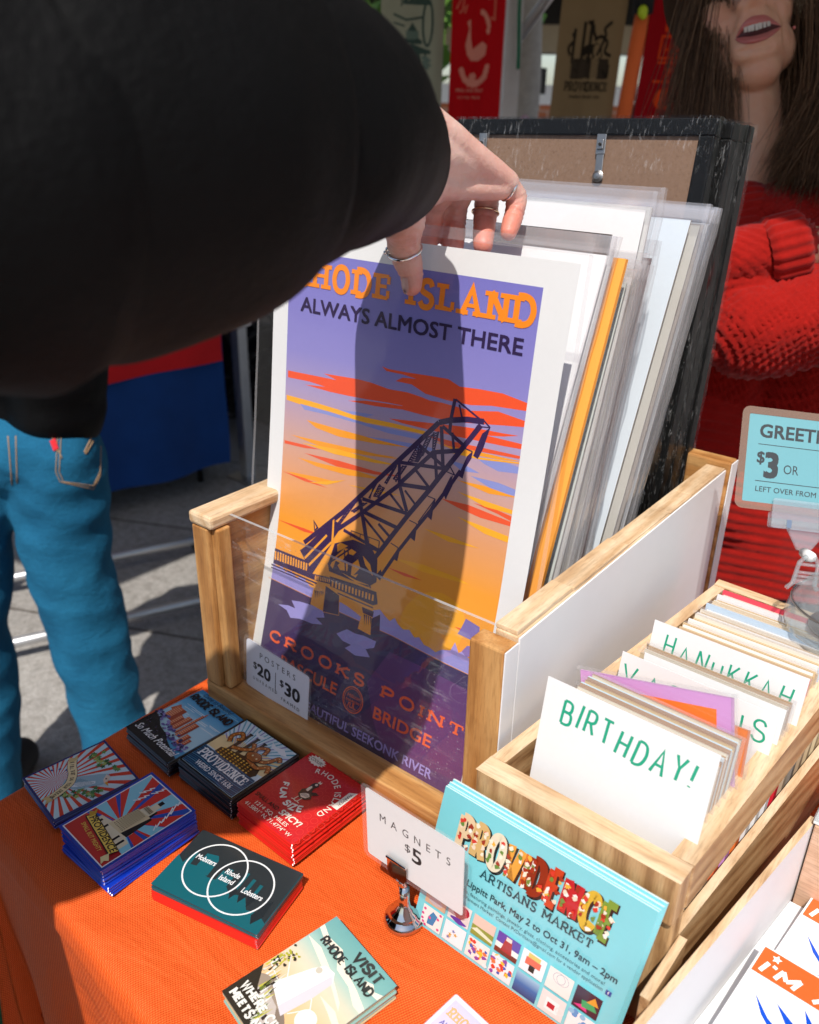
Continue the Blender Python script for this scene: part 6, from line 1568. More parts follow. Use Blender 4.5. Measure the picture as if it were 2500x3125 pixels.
# ------------------------------------------------------------------ people
from mathutils.bvhtree import BVHTree
UPW = Vector((0, 0, 1)); FW = Vector((CF.x, CF.y, 0)).normalized(); RTW = Vector((FW.y, -FW.x, 0))
def bvh(o): return BVHTree.FromPolygons([o.matrix_world @ v.co for v in o.data.vertices], [tuple(p.vertices) for p in o.data.polygons])
def norms(o): return [v.normal.copy() for v in o.data.vertices]
def snap(bv, p, lift=.0):
    """drop a point of the sketch onto the body surface, seen from the front"""
    d = (p-CPOS).normalized(); h = bv.ray_cast(CPOS, d)
    return (h[0]-d*lift) if h[0] else p
# --- the customer whose arm reaches in
T = thing('person', (-.02, -.5, GZ), 'person in a black sweatshirt reaching in to lift the front poster, silver rings', 'person')
K_ = 1/2.875/2615.4
hand_pts = dict(
 uln=[(Vector((0.1750, 0.0744, 0.4980)), 170*K_*.532), (Vector((0.1899, 0.1520, 0.4588)), 108*K_*.596)],
 rad=[(Vector((0.1814, 0.0514, 0.4630)), 175*K_*.527), (Vector((0.1723, 0.1047, 0.4586)), 135*K_*.572), (Vector((0.1885, 0.1459, 0.4550)), 100*K_*.594)],
 mid=[(Vector((0.1786, 0.0613, 0.4808)), 205*K_*.528), (Vector((0.1728, 0.1287, 0.4677)), 158*K_*.585)],
 rng=[(Vector((0.1756, 0.0649, 0.4860)), 190*K_*.53), (Vector((0.1819, 0.1435, 0.4642)), 125*K_*.592)],
 idxm=[(Vector((0.1789, 0.0543, 0.4733)), 195*K_*.526), (Vector((0.1677, 0.1136, 0.4608)), 140*K_*.58)],
 index=[(Vector((0.1677, 0.1136, 0.4608)), 128*K_*.58), (Vector((0.1479, 0.1239, 0.4427)), 112*K_*.606), (Vector((0.1460, 0.1210, 0.4262)), 106*K_*.612), (Vector((0.1495, 0.1145, 0.4154)), 92*K_*.61)],
 middle=[(Vector((0.1710, 0.1289, 0.4632)), 130*K_*.588), (Vector((0.1525, 0.1427, 0.4425)), 122*K_*.617), (Vector((0.1543, 0.1394, 0.4276)), 117*K_*.62), (Vector((0.1631, 0.1272, 0.4144)), 98*K_*.612)],
 ring=[(Vector((0.1798, 0.1425, 0.4630)), 122*K_*.593), (Vector((0.1693, 0.1586, 0.4449)), 114*K_*.618), (Vector((0.1722, 0.1524, 0.4308)), 108*K_*.618), (Vector((0.1810, 0.1388, 0.4178)), 92*K_*.609)],
 pinky=[(Vector((0.1883, 0.1517, 0.4579)), 108*K_*.597), (Vector((0.1922, 0.1620, 0.4490)), 96*K_*.606), (Vector((0.1936, 0.1575, 0.4373)), 92*K_*.607), (Vector((0.1974, 0.1459, 0.4269)), 80*K_*.601)],
 thumb=[(Vector((0.1789, 0.0532, 0.4620)), 190*K_*.53), (Vector((0.1700, 0.0632, 0.4389)), 182*K_*.552), (Vector((0.1628, 0.0704, 0.4274)), 156*K_*.566), (Vector((0.1609, 0.0749, 0.4163)), 141*K_*.575), (Vector((0.1641, 0.0789, 0.4024)), 114*K_*.582), (Vector((0.1650, 0.0780, 0.3952)), 94*K_*.584)],
 web=[(Vector((0.1792, 0.0692, 0.4535)), 120*K_*.545), (Vector((0.1677, 0.0985, 0.4541)), 110*K_*.572)],
 arm=[(Vector((0.1808, 0.0497, 0.4772)), 215*K_*.52), (Vector((0.2075, -0.0228, 0.4851)), .030), (Vector((0.2519, -0.1221, 0.4955)), .034), (Vector((0.2534, -0.1925, 0.4974)), .040)])
mb = MB()
for k, c in hand_pts.items(): mb.chain(c, 8)
body = remesh('body', mb, .0013, SKINH, T, 7)
def blush(o, spots, base=0.):
    at = o.data.attributes.new('blush', 'FLOAT', 'POINT'); at.data.foreach_set('value', [min(1, base+sum(k*math.exp(-((v.co-p).length/r)**2) for p, r, k in spots)) for v in o.data.vertices])
JN = []
for k, ids in (('index', (1, 2)), ('middle', (1, 2)), ('ring', (1, 2)), ('pinky', (1, 2)), ('thumb', (2, 3, 4))):
    c = hand_pts[k]
    for i in ids: JN.append((c[i][0], (c[min(i+1, len(c)-1)][0]-c[i-1][0]).normalized(), c[i][1]))
wr_ = hand_pts['thumb'][1][0]
for v, N_ in zip(body.data.vertices, norms(body)):
    f = 0
    for p, d, r in JN:
        e = v.co-p
        if e.length < r*1.7: a_ = e.dot(d); f -= .0007*(math.exp(-(a_/.0011)**2)+.6*math.exp(-((a_-.0032)/.0010)**2)+.5*math.exp(-((a_+.0034)/.0010)**2))
    e = (v.co-wr_).length
    if e < .04: f += .0005*math.sin((v.co-wr_).dot(CUP)*1500+4*noise.noise(v.co*60))*math.exp(-(e/.022)**2)
    f += .0007*noise.noise(v.co*55)
    v.co += N_*f
blush(body, [(c[-1][0], .016, .8) for k, c in hand_pts.items() if k in ('index', 'middle', 'ring', 'pinky', 'thumb')]+[(c[-2][0], .014, .5) for k, c in hand_pts.items() if k in ('index', 'middle', 'ring', 'pinky')]+[(hand_pts['thumb'][2][0], .016, .4)])
ELB = Vector((0.2521, -0.2583, 0.4895)); SHO = Vector((.172, -.455, .565)); HIP = Vector((.018, -.515, .02)); NK = Vector((.018, -.525, .60))
mb = MB(); mb.chain([(Vector((0.2534, -0.1925, 0.4974)), .040), (ELB, .045), (SHO, .06), (NK+Vector((0, 0, -.06)), .07)]); mb.chain([(NK, .055), (NK+Vector((.005, .03, .10)), .055)])
mb.ball(NK+Vector((.01, .045, .18)), .098, 14, 0, (.82, .98, 1.15)); mb.ball(NK+Vector((.012, .085, .12)), .058, 10); mb.ball(NK+Vector((.014, .148, .15)), .014, 8)
for s in (-1, 1): mb.ball(NK+Vector((.01+s*.082, .04, .16)), .022, 8, 0, (.4, .8, 1.3))
LS = Vector((-.205, -.52, .555)); mb.chain([(NK+Vector((0, 0, -.06)), .07), (LS, .055), (LS+Vector((-.05, .03, -.28)), .042), (LS+Vector((-.03, .15, -.45)), .034), (LS+Vector((-.02, .20, -.52)), .028)])
mb.chain([(NK+Vector((0, 0, -.08)), .09), (HIP, .11)])
for s in (-1, 1): mb.chain([(HIP+Vector((s*.085, 0, -.03)), .08), (HIP+Vector((s*.10, .02, -.46)), .055), (HIP+Vector((s*.11, -.01, -.81)), .040), (HIP+Vector((s*.12, .10, -.84)), .030)])
joinmesh(body, remesh('rest', mb, .011, SKINH, None, 5))
mb = MB(); mb.ball(NK+Vector((.01, .030, .195)), .108, 16, 0, (.84, .96, 1.08)); mb.build('hair', HAIR, T, True)
# thumb nail, rings
def nailat(p, d, n, w, l, par):
    mb = MB(); a = d.cross(n).normalized(); vs = []
    for j in range(7):
        for i in range(7):
            u = (i-3)/3; v = j/6; ww = w*(1-.35*(1-v)**3-.30*v**6); vs.append(p+a*u*ww+d*(v*l)+n*(-.55*ww*u*u+.0003))
    mb.add(vs, [(j*7+i, j*7+i+1, j*7+8+i, j*7+7+i) for j in range(6) for i in range(6)]); return mb.build('thumb_nail', NAIL, par, True)
bv = bvh(body)
tp = [snap(bv, Vector((0.1699, 0.0666, 0.4025)), .0006), snap(bv, Vector((0.1719, 0.0626, 0.3932)), .0006)]
mb = MB(); nl = Vector((0.1689, 0.0654, 0.4017))
rows = []
for j in range(8):
    v = j/7; y = 849+v*49; hw = 10.5*(1-.5*v**5)*(1-.25*(1-v)**3)
    rows.append([snap(bv, Vector((0.1711, 0.0645, 0.3974))+CRT*((i-3)/3*hw-(0-v)*0+v*3-5)*.000218-CUP*((y-872)*.000218), .0007) for i in range(7)])
mb.add([p for r_ in rows for p in r_], [(j*7+i, j*7+i+1, j*7+8+i, j*7+7+i) for j in range(7) for i in range(6)]); mb.build('thumb_nail', NAIL, body, True)
def ringon(a, b, t, r, w, mat, tilt=0., axis=None, bead=False):
    c = a+(b-a)*t; d = (b-a).normalized(); e = d.orthogonal().normalized(); f = d.cross(e)
    n = (d+CRT*tilt).normalized(); e = n.orthogonal().normalized(); f = n.cross(e)
    mb = MB(); mb.tube([c+(e*math.cos(2*PI*k/40)+f*math.sin(2*PI*k/40))*r for k in range(41)], w, 10, 0, caps=False)
    if bead:
        q = c-CRT*r*1.0-CF*r*.25; mb.ball(q, .0016, 8); mb.ball(q-CRT*.0016-CUP*.0022, .0013, 8); mb.ball(q+CRT*.0016-CUP*.002, .0013, 8)
    return mb.build('ring', mat, T, True)
h = hand_pts; ringon(h['thumb'][2][0], h['thumb'][3][0], .85, h['thumb'][3][1]*1.05, .0011, SILVER, .10, None, True)
ringon(h['pinky'][0][0], h['pinky'][1][0], .35, h['pinky'][0][1]*1.03, .0009, SILVER, .55); ringon(h['ring'][1][0], h['ring'][2][0], .55, h['ring'][2][1]*1.06, .0008, GOLD)
# sweatshirt: sleeve and trunk in one garment
def loft(path, n=56, wr=.0, seed=0):
    P = [Vector(p) for p, r in path]; Rr = [r for p, r in path]; mb = MB(); pts = []; M_ = 10
    for i in range(len(P)-1):
        a = P[max(i-1, 0)]; b, c = P[i], P[i+1]; d = P[min(i+2, len(P)-1)]
        for j in range(M_):
            t = j/M_; pts.append((.5*(2*b+(c-a)*t+(2*a-5*b+4*c-d)*t*t+(3*b-a-3*c+d)*t**3), Rr[i]+(Rr[i+1]-Rr[i])*t))
    pts.append((P[-1], Rr[-1])); up = Vector((0, 0, 1)); vs = []
    for i, (p, r) in enumerate(pts):
        d = (pts[min(i+1, len(pts)-1)][0]-pts[max(i-1, 0)][0]).normalized(); a = d.cross(up).normalized(); b = a.cross(d)
        for k in range(n):
            t = 2*PI*k/n; q = p+(a*math.cos(t)+b*math.sin(t))*r
            f = noise.noise((q.x*9+seed, q.y*9, q.z*9))*.5+noise.noise((i*.16, math.cos(t)*1.2, math.sin(t)*1.2+seed))*.8
            f += .45*(1-abs(noise.noise((q.x*5+t*.3, q.y*7, q.z*6+seed)))*3)+.16*noise.noise((q.x*38, q.y*38, q.z*30))
            vs.append(q+(a*math.cos(t)+b*math.sin(t))*f*wr*r*min(1, i/6+.15))
    m_ = len(pts); mb.add(vs, [(i*n+k, i*n+(k+1) % n, (i+1)*n+(k+1) % n, (i+1)*n+k) for i in range(m_-1) for k in range(n)]); return mb, pts
R_ = lambda p, t: p*t/2615.4
sleeve = [(Vector((0.1796, 0.0326, 0.4737)), R_(194, .510)), (Vector((0.1839, 0.0208, 0.4764)), R_(204, .498)), (Vector((0.2382, -0.0693, 0.4891)), R_(284, .398)), (Vector((0.2592, -0.1219, 0.4957)), R_(380, .346)), (Vector((0.2540, -0.1565, 0.4960)), R_(522, .324)), (Vector((0.2597, -0.2066, 0.4936)), R_(632, .286)), (Vector((0.2515, -0.2425, 0.4910)), R_(705, .266)), (ELB, .068), (SHO+Vector((.02, .08, -.01)), .080), (SHO, .085), (NK+Vector((.06, 0, -.06)), .10)]
mb, pts = loft(sleeve, 72, .062, 3); gar = mb.build('sweatshirt', HOODIE, T, True)
so_ = gar.modifiers.new('sol', 'SOLIDIFY'); so_.thickness = .0022; so_.offset = -1
mb = MB(); mb.chain([(SHO, .080), (NK+Vector((0, 0, -.075)), .105), (LS, .075)]); mb.chain([(NK+Vector((0, .0, -.12)), .145), (NK+Vector((0, .0, -.35)), .140), (HIP+Vector((0, 0, .02)), .150)]); mb.chain([(NK+Vector((-.10, .0, -.12)), .11), (HIP+Vector((-.06, 0, .02)), .13)]); mb.chain([(NK+Vector((.10, .0, -.12)), .11), (HIP+Vector((.06, 0, .02)), .13)])
mb.chain([(LS, .075), (LS+Vector((-.05, .03, -.28)), .062), (LS+Vector((-.03, .15, -.45)), .052)])
joinmesh(gar, remesh('trunk', mb, .012, HOODIE, None, 4))
mb = MB()
for s in (-1, 1): mb.chain([(HIP+Vector((s*.08, 0, -.02)), .115), (HIP+Vector((s*.10, .02, -.46)), .085), (HIP+Vector((s*.11, -.01, -.80)), .075)])
remesh('trousers', mb, .012, DENIMD, T, 4)

# --- person in jeans with their back to us
T = thing('person', (-.83, .36, GZ), 'person in blue jeans and a black jacket standing turned away at the left', 'person')
J = {}
hipc = Vector((-0.8714, 0.3045, -0.0270)); rl = [(Vector((-0.8130, 0.3287, -0.0622)), .082), (Vector((-0.8162, 0.3250, -0.1698)), .081), (Vector((-0.8106, 0.3195, -0.2802)), .076), (Vector((-0.7930, 0.3246, -0.4117)), .070), (Vector((-0.7692, 0.3285, -0.5885)), .064), (Vector((-0.7369, 0.3265, -0.7627)), .060)]
ll = [(Vector((-0.9165, 0.2471, -0.0646)), .082), (Vector((-0.9529, 0.2133, -0.1913)), .080), (Vector((-0.9669, 0.1881, -0.3794)), .070), (Vector((-0.9630, 0.1725, -0.5749)), .066), (Vector((-0.9581, 0.1400, -0.7764)), .062)]
mb = MB()
mb.chain([(Vector((-0.8363, 0.3384, -0.0158)), .066), (Vector((-0.9128, 0.2781, -0.0175)), .066)]); mb.chain([(Vector((-0.8110, 0.3277, -0.0431)), .078), (Vector((-0.9027, 0.2555, -0.0452)), .078)]); mb.chain([(Vector((-0.8376, 0.3552, -0.0329)), .060), (Vector((-0.8274, 0.3397, 0.0219)), .060), (Vector((-0.9074, 0.2767, 0.0200)), .060)])
for c in (rl, ll):
    mb.chain(c)
    e = c[-1][0]; mb.chain([(e, c[-1][1]), (Vector((e.x, e.y, GZ+.10)), .062)])
jeans = remesh('jeans', mb, .008, DENIM, T, 7)
for v, N_ in zip(jeans.data.vertices, norms(jeans)):                                  # folds at the seat, behind the knee and down the shins
    c = v.co; q = c.z*9+c.x*5; f = .010*(.5-abs(noise.noise((c.x*6+3, c.y*6, q*1.6))))+.004*noise.noise((c.x*16, c.y*16, c.z*13))+.0022*math.sin(c.z*62+5*noise.noise((c.x*7, c.y*7, c.z*4)))*math.exp(-((c.z+.42)/.10)**2)+.0018*math.sin((c.z-.35*c.x)*80+4*noise.noise((c.x*6, c.y*6, 1)))*math.exp(-((c.z+.17)/.06)**2)
    v.co += N_*f
bv = bvh(jeans)
def stitch(pts, r, mat, name, lift=.0008):
    P = [snap(bv, p, lift) for p in pts]; Q = []
    for a, b in zip(P, P[1:]): Q += [snap(bv, a+(b-a)*k/8, lift) for k in range(8)]
    mb = MB(); mb.tube(Q+[P[-1]], r, 6); return mb.build(name, mat, jeans, True)
THREAD = plain('jeans_thread', 'a08262', .8, .2); TAB = plain('red_tab', (.60, .02, .03), .7, .2)
pk = [Vector((-0.8214, 0.3439, -0.0259)), Vector((-0.8066, 0.3213, -0.0830)), Vector((-0.7960, 0.3203, -0.0984)), Vector((-0.7464, 0.3522, -0.1093)), Vector((-0.7438, 0.3677, -0.0868)), Vector((-0.7572, 0.3852, -0.0401))]
stitch(pk, .0008, THREAD, 'pocket_stitching'); stitch([p+CRT*.006-CUP*.003*0 for p in pk[:3]]+[p-CUP*-.006 for p in pk[3:5]], .0008, THREAD, 'pocket_stitching')
stitch([Vector((-0.7699, 0.3798, -0.0325)), Vector((-0.7739, 0.3642, -0.0535)), Vector((-0.7768, 0.3641, -0.0499)), Vector((-0.7742, 0.3786, -0.0290))], .0012, THREAD, 'pocket_arc')
stitch([Vector((-0.8898, 0.2900, -0.0275)), Vector((-0.8606, 0.2663, -0.1051))], .0010, THREAD, 'seat_seam'); stitch([Vector((-0.8790, 0.2985, -0.0272)), Vector((-0.8542, 0.2729, -0.1024))], .0010, THREAD, 'seat_seam'); stitch([Vector((-0.8355, 0.3375, -0.0184)), Vector((-0.8039, 0.3358, -0.0620))], .0011, THREAD, 'yoke_seam')
mb = MB(); q = [snap(bv, p, .003) for p in (Vector((-0.8302, 0.3322, -0.0339)), Vector((-0.8239, 0.3398, -0.0296)), Vector((-0.8144, 0.3375, -0.0456)), Vector((-0.8199, 0.3307, -0.0499)))]; mb.add(q+[p+CF*.002 for p in q], [(0, 1, 2, 3), (7, 6, 5, 4), (0, 4, 5, 1), (1, 5, 6, 2), (2, 6, 7, 3), (3, 7, 4, 0)]); mb.build('red_tab', TAB, jeans)
sh = hipc+Vector((0, 0, .47)); mb = MB()
wv = RTW
mb.chain([(Vector((-0.9229, 0.2810, 0.0005)), .070), (Vector((-0.8418, 0.3449, 0.0024)), .070)]); mb.chain([(Vector((-0.9345, 0.2859, 0.0237)), .085), (Vector((-0.8399, 0.3604, 0.0259)), .085)])
mb.chain([(sh+wv*-.08+Vector((0, 0, .01)), .075), (sh+wv*.08+Vector((0, 0, .01)), .075)])
for s in (-1, 1): mb.chain([(hipc+wv*s*.07+Vector((0, 0, .06)), .090), (hipc+wv*s*.075+Vector((0, 0, .28)), .10), (sh+wv*s*.10, .085)]); mb.chain([(sh+wv*s*.15, .075), (sh+wv*s*.24+Vector((0, 0, -.22)), .060), (sh+wv*s*.19+FW*.14+Vector((0, 0, -.30)), .052)])
jk = remesh('jacket', mb, .010, JACKET, T, 5)
for v, N_ in zip(jk.data.vertices, norms(jk)): c = v.co; v.co += N_*(.006*noise.noise((c.x*11, c.y*11, c.z*16))+.004*noise.noise((c.x*4, c.y*4, c.z*30)))
mb = MB(); mb.chain([(sh+Vector((0, 0, .06)), .06), (sh+FW*.02+Vector((0, 0, .16)), .055)]); mb.ball(sh+FW*.04+Vector((0, 0, .25)), .10, 14, 0, (.85, .95, 1.15)); mb.chain([(hipc, .05), (sh+Vector((0, 0, -.04)), .04)])
for s in (-1, 1): mb.chain([(sh+wv*s*.19+FW*.14+Vector((0, 0, -.30)), .035), (sh+wv*s*.15+FW*.24+Vector((0, 0, -.31)), .030)])
for c in (rl, ll): e = c[-1][0]; mb.chain([(p_, .032) for p_, r_ in c]+[(Vector((e.x, e.y, GZ+.06)), .032)]); mb.chain([(Vector((e.x, e.y, GZ+.045)), .045), (Vector((e.x, e.y, GZ+.035))+FW*.14, .034)])
remesh('body', mb, .010, SKINW, T, 5)
mb = MB(); mb.ball(sh+FW*.025+Vector((0, 0, .265)), .108, 16, 0, (.86, .95, 1.12)); mb.build('hair', HAIR, T, True)
for c in (rl, ll):
    e = c[-1][0]; mb = MB(); mb.chain([(Vector((e.x, e.y, GZ+.052)), .050), (Vector((e.x, e.y, GZ+.042))+FW*.15, .040)]); remesh('shoe', mb, .008, RUBBER, T, 3)

# --- the vendor: red knitted cardigan, long brown hair, arms folded
WO = Vector((0.1019, 0.8725, 0.5992)); s_ = 1.10/2615.4
def wl(x, y, d=0.): return WO+CRT*((x-2314)*s_)-CUP*((y-101)*s_)-CF*d
T = thing('person', (.13, .95, GZ), 'woman with long brown hair and a red knitted cardigan, arms folded, talking', 'person')
ra = R(17); fa = CRT*math.cos(ra)+CUP*math.sin(ra); fb = -CRT*math.sin(ra)+CUP*math.cos(ra); fc_ = -CF
MF = Matrix((fa, fc_, fb)).transposed()
def F(a, b, c): return WO+fa*a+fb*b+fc_*c
mb = MB()
mb.ball(F(.028, .085, -.085), .092, 18, 0, (.74, .96, 1.12), MF); mb.ball(F(.005, .006, -.050), .056, 16, 0, (.98, .95, 1.05), MF)
mb.ball(F(.000, -.036, -.030), .028, 12, 0, (1.15, .9, .85), MF); mb.ball(F(0, -.012, -.014), .026, 12, 0, (1.35, .8, .9), MF); mb.ball(F(0, .020, -.010), .024, 12, 0, (1.2, .8, .9), MF)
for s in (-1, 1):
    mb.ball(F(.002+s*.036, .040, -.034), .032, 12, 0, (1, .85, 1.1), MF); mb.ball(F(s*.036, -.004, -.042), .030, 12, 0, (1, .9, 1.2), MF); mb.ball(F(s*.012, .0365, .004), .0085, 8, 0, (1, 1.2, .9), MF); mb.ball(F(.026+s*.056, .075, -.095), .020, 10, 0, (.45, 1, 1.5), MF)
    mb.ball(F(s*.034, .104, -.016), .022, 10, 0, (1.2, .6, .5), MF)
mb.chain([(F(0, .042, .010), .0115), (F(0, .062, .004), .010), (F(0, .092, -.010), .009)]); mb.chain([(F(.004, -.02, -.085), .052), (wl(2368, 420, -.080), .048), (wl(2372, 560, -.095), .046), (wl(2380, 660, -.10), .045)])
mb.chain([(wl(2190, 700, -.09), .035), (wl(2580, 690, -.10), .035)]); mb.chain([(wl(2390, 740, -.10), .05), (wl(2390, 600, -.08)+Vector((0, 0, -.55)), .10)])
HW = wl(2392, 812, .075)
mb.chain([(wl(2150, 880, .03), .032), (HW, .026), (wl(2440, 830, .07), .024), (wl(2480, 860, .05), .018)])
HB = wl(2390, 600, -.08)+Vector((0, 0, -.60))
for s in (-1, 1): mb.chain([(HB+RTW*s*.08, .09), (HB+RTW*s*.09+Vector((0, 0, -.35)), .055), (Vector((HB.x, HB.y, GZ+.05))+RTW*s*.09, .04)]); mb.chain([(Vector((HB.x, HB.y, GZ+.035))+RTW*s*.09, .034), (Vector((HB.x, HB.y, GZ+.03))+RTW*s*.09-FW*.14, .028)])
wb = remesh('body', mb, .0034, SKINW, T, 6)
FOLDS = [((1040, 40), (985, 170), (955, 330)), ((1385, 0), (1440, 130), (1452, 330)), ((1040, 445), (1150, 440), (1290, 405)), ((930, 330), (950, 430), (985, 520))]
for v, N_ in zip(wb.data.vertices, norms(wb)):
    c = v.co-WO; zx, zy = (c.dot(CRT)/s_+2314-1900)*2.875, (101-c.dot(CUP)/s_)*2.875
    if -c.dot(CF) > -.07 and 800 < zx < 1700 and -100 < zy < 760:
        for fo in FOLDS:
            dm = min((Vector((zx, zy))-(Vector(a)+(Vector(b)-Vector(a))*max(0, min(1, (Vector((zx, zy))-Vector(a)).dot(Vector(b)-Vector(a))/(Vector(b)-Vector(a)).length_squared)))).length for a, b in zip(fo, fo[1:]))
            v.co -= N_*(.0022*math.exp(-(dm/22)**2)-.0009*math.exp(-((dm-55)/26)**2))
bv = bvh(wb)
blush(wb, [(F(-.034, .030, -.02), .022, .5), (F(.036, .030, -.02), .022, .5), (F(0, .04, .008), .014, .5), (F(0, -.04, -.012), .014, .35)])
def Z3(x, y): return wl(1900+x/2.875, y/2.875)
def band(name, up, lo, mat, bulge, lift=.0012, nn=6):
    up = catmull(up, 5); lo = catmull(lo, 5); n = min(len(up), len(lo)); mb = MB(); vs = []
    for i in range(n):
        for j in range(nn+1):
            t = j/nn; x = up[i][0]+(lo[i][0]-up[i][0])*t; y = up[i][1]+(lo[i][1]-up[i][1])*t
            e = math.sin(PI*t)*math.sin(PI*min(1, max(0, (i+.4)/n)))**.6
            vs.append(snap(bv, Z3(x, y), lift+bulge*e))
    mb.add(vs, [(i*(nn+1)+j, i*(nn+1)+j+1, (i+1)*(nn+1)+j+1, (i+1)*(nn+1)+j) for i in range(n-1) for j in range(nn)]); return mb.build(name, mat, wb, True)
UT = [(995, 325), (1050, 215), (1120, 150), (1185, 132), (1260, 130), (1335, 175), (1398, 228)]; UB = [(1000, 330), (1060, 265), (1120, 235), (1185, 215), (1260, 205), (1335, 212), (1396, 230)]
LT = [(1003, 332), (1060, 322), (1120, 318), (1185, 306), (1260, 284), (1335, 252), (1395, 232)]; LB = [(985, 345), (1040, 378), (1110, 385), (1185, 372), (1260, 345), (1335, 296), (1398, 234)]
band('mouth', UB, LT, MOUTH, -.0008, .0009); band('upper_lip', UT, UB, LIPS, .0018, .0008); band('lower_lip', LT, LB, LIPS, .0034, .0010)
for i in range(7):
    x = 1064+i*33+(0, 2, -1, 1, 0, 4, 6)[i]; y0 = 238-i*9.0; w_ = 34-(i % 3); mb = MB(); P = []
    for (a, b) in ((x, y0-4), (x+w_, y0-12), (x+w_-3, y0+48-abs(i-3)*3), (x+4, y0+56-abs(i-3)*3)): P.append(snap(bv, Z3(a, b), .0016))
    c = sum(P, Vector())/4; mb.add(P+[c-CF*.0012], [(0, 1, 4), (1, 2, 4), (2, 3, 4), (3, 0, 4)]); mb.build('tooth', TEETH, wb, True)
mb = MB(); mb.ball(snap(bv, Z3(1508, 240), 0), .0022, 8); mb.build('mole', LIPS, wb, True)
for s in (-1, 1): mb = MB(); mb.ball(F(s*.033, .090, -.030), .0125, 12); mb.build('eye', TEETH, wb, True)
# hair: locks of thin tapering strands
rn = random.Random(11); mb = MB()
def lock(a, b, d0, d1, n, spa, spb, sag, r=.00055):
    for i in range(n):
        ta = rn.gauss(0, 1); p = (a[0]+ta*spa[0], a[1]+rn.gauss(0, spa[1])); tb = ta*.7+rn.gauss(0, .6); q = (b[0]+tb*spb[0], b[1]+rn.gauss(0, spb[1])+0); ph = rn.uniform(0, 6.28); am = rn.uniform(4, 16); dd = rn.gauss(0, .007); P = []
        for k in range(10):
            t = k/9; x = p[0]+(q[0]-p[0])*t+sag*math.sin(PI*t)+am*math.sin(t*8+ph)*t; y = p[1]+(q[1]-p[1])*t
            P.append(wl(x, y, d0+(d1-d0)*t+dd+.003*math.sin(t*5+ph)))
        mb.tube(P, [r*(1.25-.9*k/9) for k in range(10)], 3, 0, caps=False)
for d in (-.03, -.045, -.06): lock((2248, -330), (2165, 430), d, d, 260, (20, 20), (62, 30), -10)
lock((2238, -330), (2140, 400), -.028, -.015, 330, (14, 20), (58, 25), -6); lock((2232, -330), (2050, 390), -.03, -.02, 150, (10, 20), (36, 20), 6, .0004); lock((2236, -330), (2225, 410), -.035, -.03, 220, (10, 20), (30, 20), -8)
for d in (-.09, -.11, -.12): lock((2260, 40), (2245, 470), d, d, 260, (30, 30), (48, 40), -10)
for d in (.0, -.015, -.03): lock((2570, 20), (2450, 560), d-.03, d+.01, 330, (38, 60), (52, 34), 30)
lock((2540, 120), (2365, 520), -.02, .01, 260, (20, 30), (26, 30), 34); lock((2600, -40), (2540, 600), -.02, .02, 260, (30, 40), (40, 30), 16)
lock((2440, 20), (2460, 480), -.13, -.10, 420, (40, 30), (60, 40), 10); lock((2490, -40), (2455, 330), -.075, -.05, 300, (22, 30), (34, 40), 6)
for s_x in (2215, 2480): lock((s_x+30, -330), (s_x, -40), -.05, -.04, 160, (60, 30), (35, 20), 0)
hr = mb.build('hair', HAIR, T, True)
mb = MB(); mb.ball(F(.030, .116, -.110), .098, 20, 0, (.80, .93, 1.04), MF); mb.build('hair_crown', plain('hair_crown', (.035, .017, .008), .7, .08, 0, .4, 60, .6, 90), hr, True)
# cardigan
mb = MB(); C0 = wl(2400, 800, -.10)
mb.chain([(wl(2080, 640, -.07), .058), (wl(2285, 620, -.065), .052), (wl(2385, 660, -.050), .052), (wl(2490, 600, -.065), .056), (wl(2700, 600, -.08), .06)])
mb.chain([(C0+RTW*-.055, .112), (C0+RTW*-.045+Vector((0, 0, -.18)), .108), (C0+RTW*.025+Vector((0, 0, -.31)), .108), (C0+RTW*.10+Vector((0, 0, -.45)), .105)]); mb.chain([(C0+RTW*.07, .115), (C0+RTW*.08+Vector((0, 0, -.46)), .125)])
mb.chain([(wl(2080, 690, -.06), .058), (wl(2075, 930, .01), .050), (wl(2190, 840, .055), .042), (wl(2322, 808, .078), .036)])
mb.chain([(wl(2700, 650, -.07), .062), (wl(2700, 930, .02), .062), (wl(2470, 985, .060), .064), (wl(2245, 1030, .050), .060)])
cg = remesh('cardigan', mb, .0042, KNITR, T, 3)
wi = C0
for v, N_ in zip(cg.data.vertices, norms(cg)):
    c = v.co-WO; X, Y, D = c.dot(CRT)/s_+2314, 101-c.dot(CUP)/s_, -c.dot(CF)
    below = Y > 1180+.30*(X-2200); cuff = Y < 900 and X < 2340 and D > .02
    rib = (X < 2345-.28*(Y-560) and Y < 940) or cuff
    if cuff: f = math.cos((X*.55-Y*.84)*2*PI/21)*.0016
    elif rib: f = math.cos((Y+.14*X)*2*PI/26)*.0022
    elif below: f = math.cos((Y-.20*X)*2*PI/30)*.0019
    else: f = (math.cos((X*.97+Y*.22)*2*PI/24)*math.cos((Y*.97-X*.22)*2*PI/24))*(.0040+.0012*noise.noise(v.co*28))-.0008
    f += .004*noise.noise(v.co*16)+.005*(.4-abs(noise.noise((v.co.x*9, v.co.y*9, v.co.z*20))))
    v.co += N_*f
HEM = ((1225, 2120), (1354, 2174), (1528, 2209), (1650, 2250), (1790, 2313), (1828, 2355), (1870, 2480), (1900, 2700))
def hemx(Y):
    for (y0, x0), (y1, x1) in zip(HEM, HEM[1:]):
        if Y <= y1: return x0+(x1-x0)*(Y-y0)/(y1-y0)
    return 9999
bm = bmesh.new(); bm.from_mesh(cg.data); kill = []
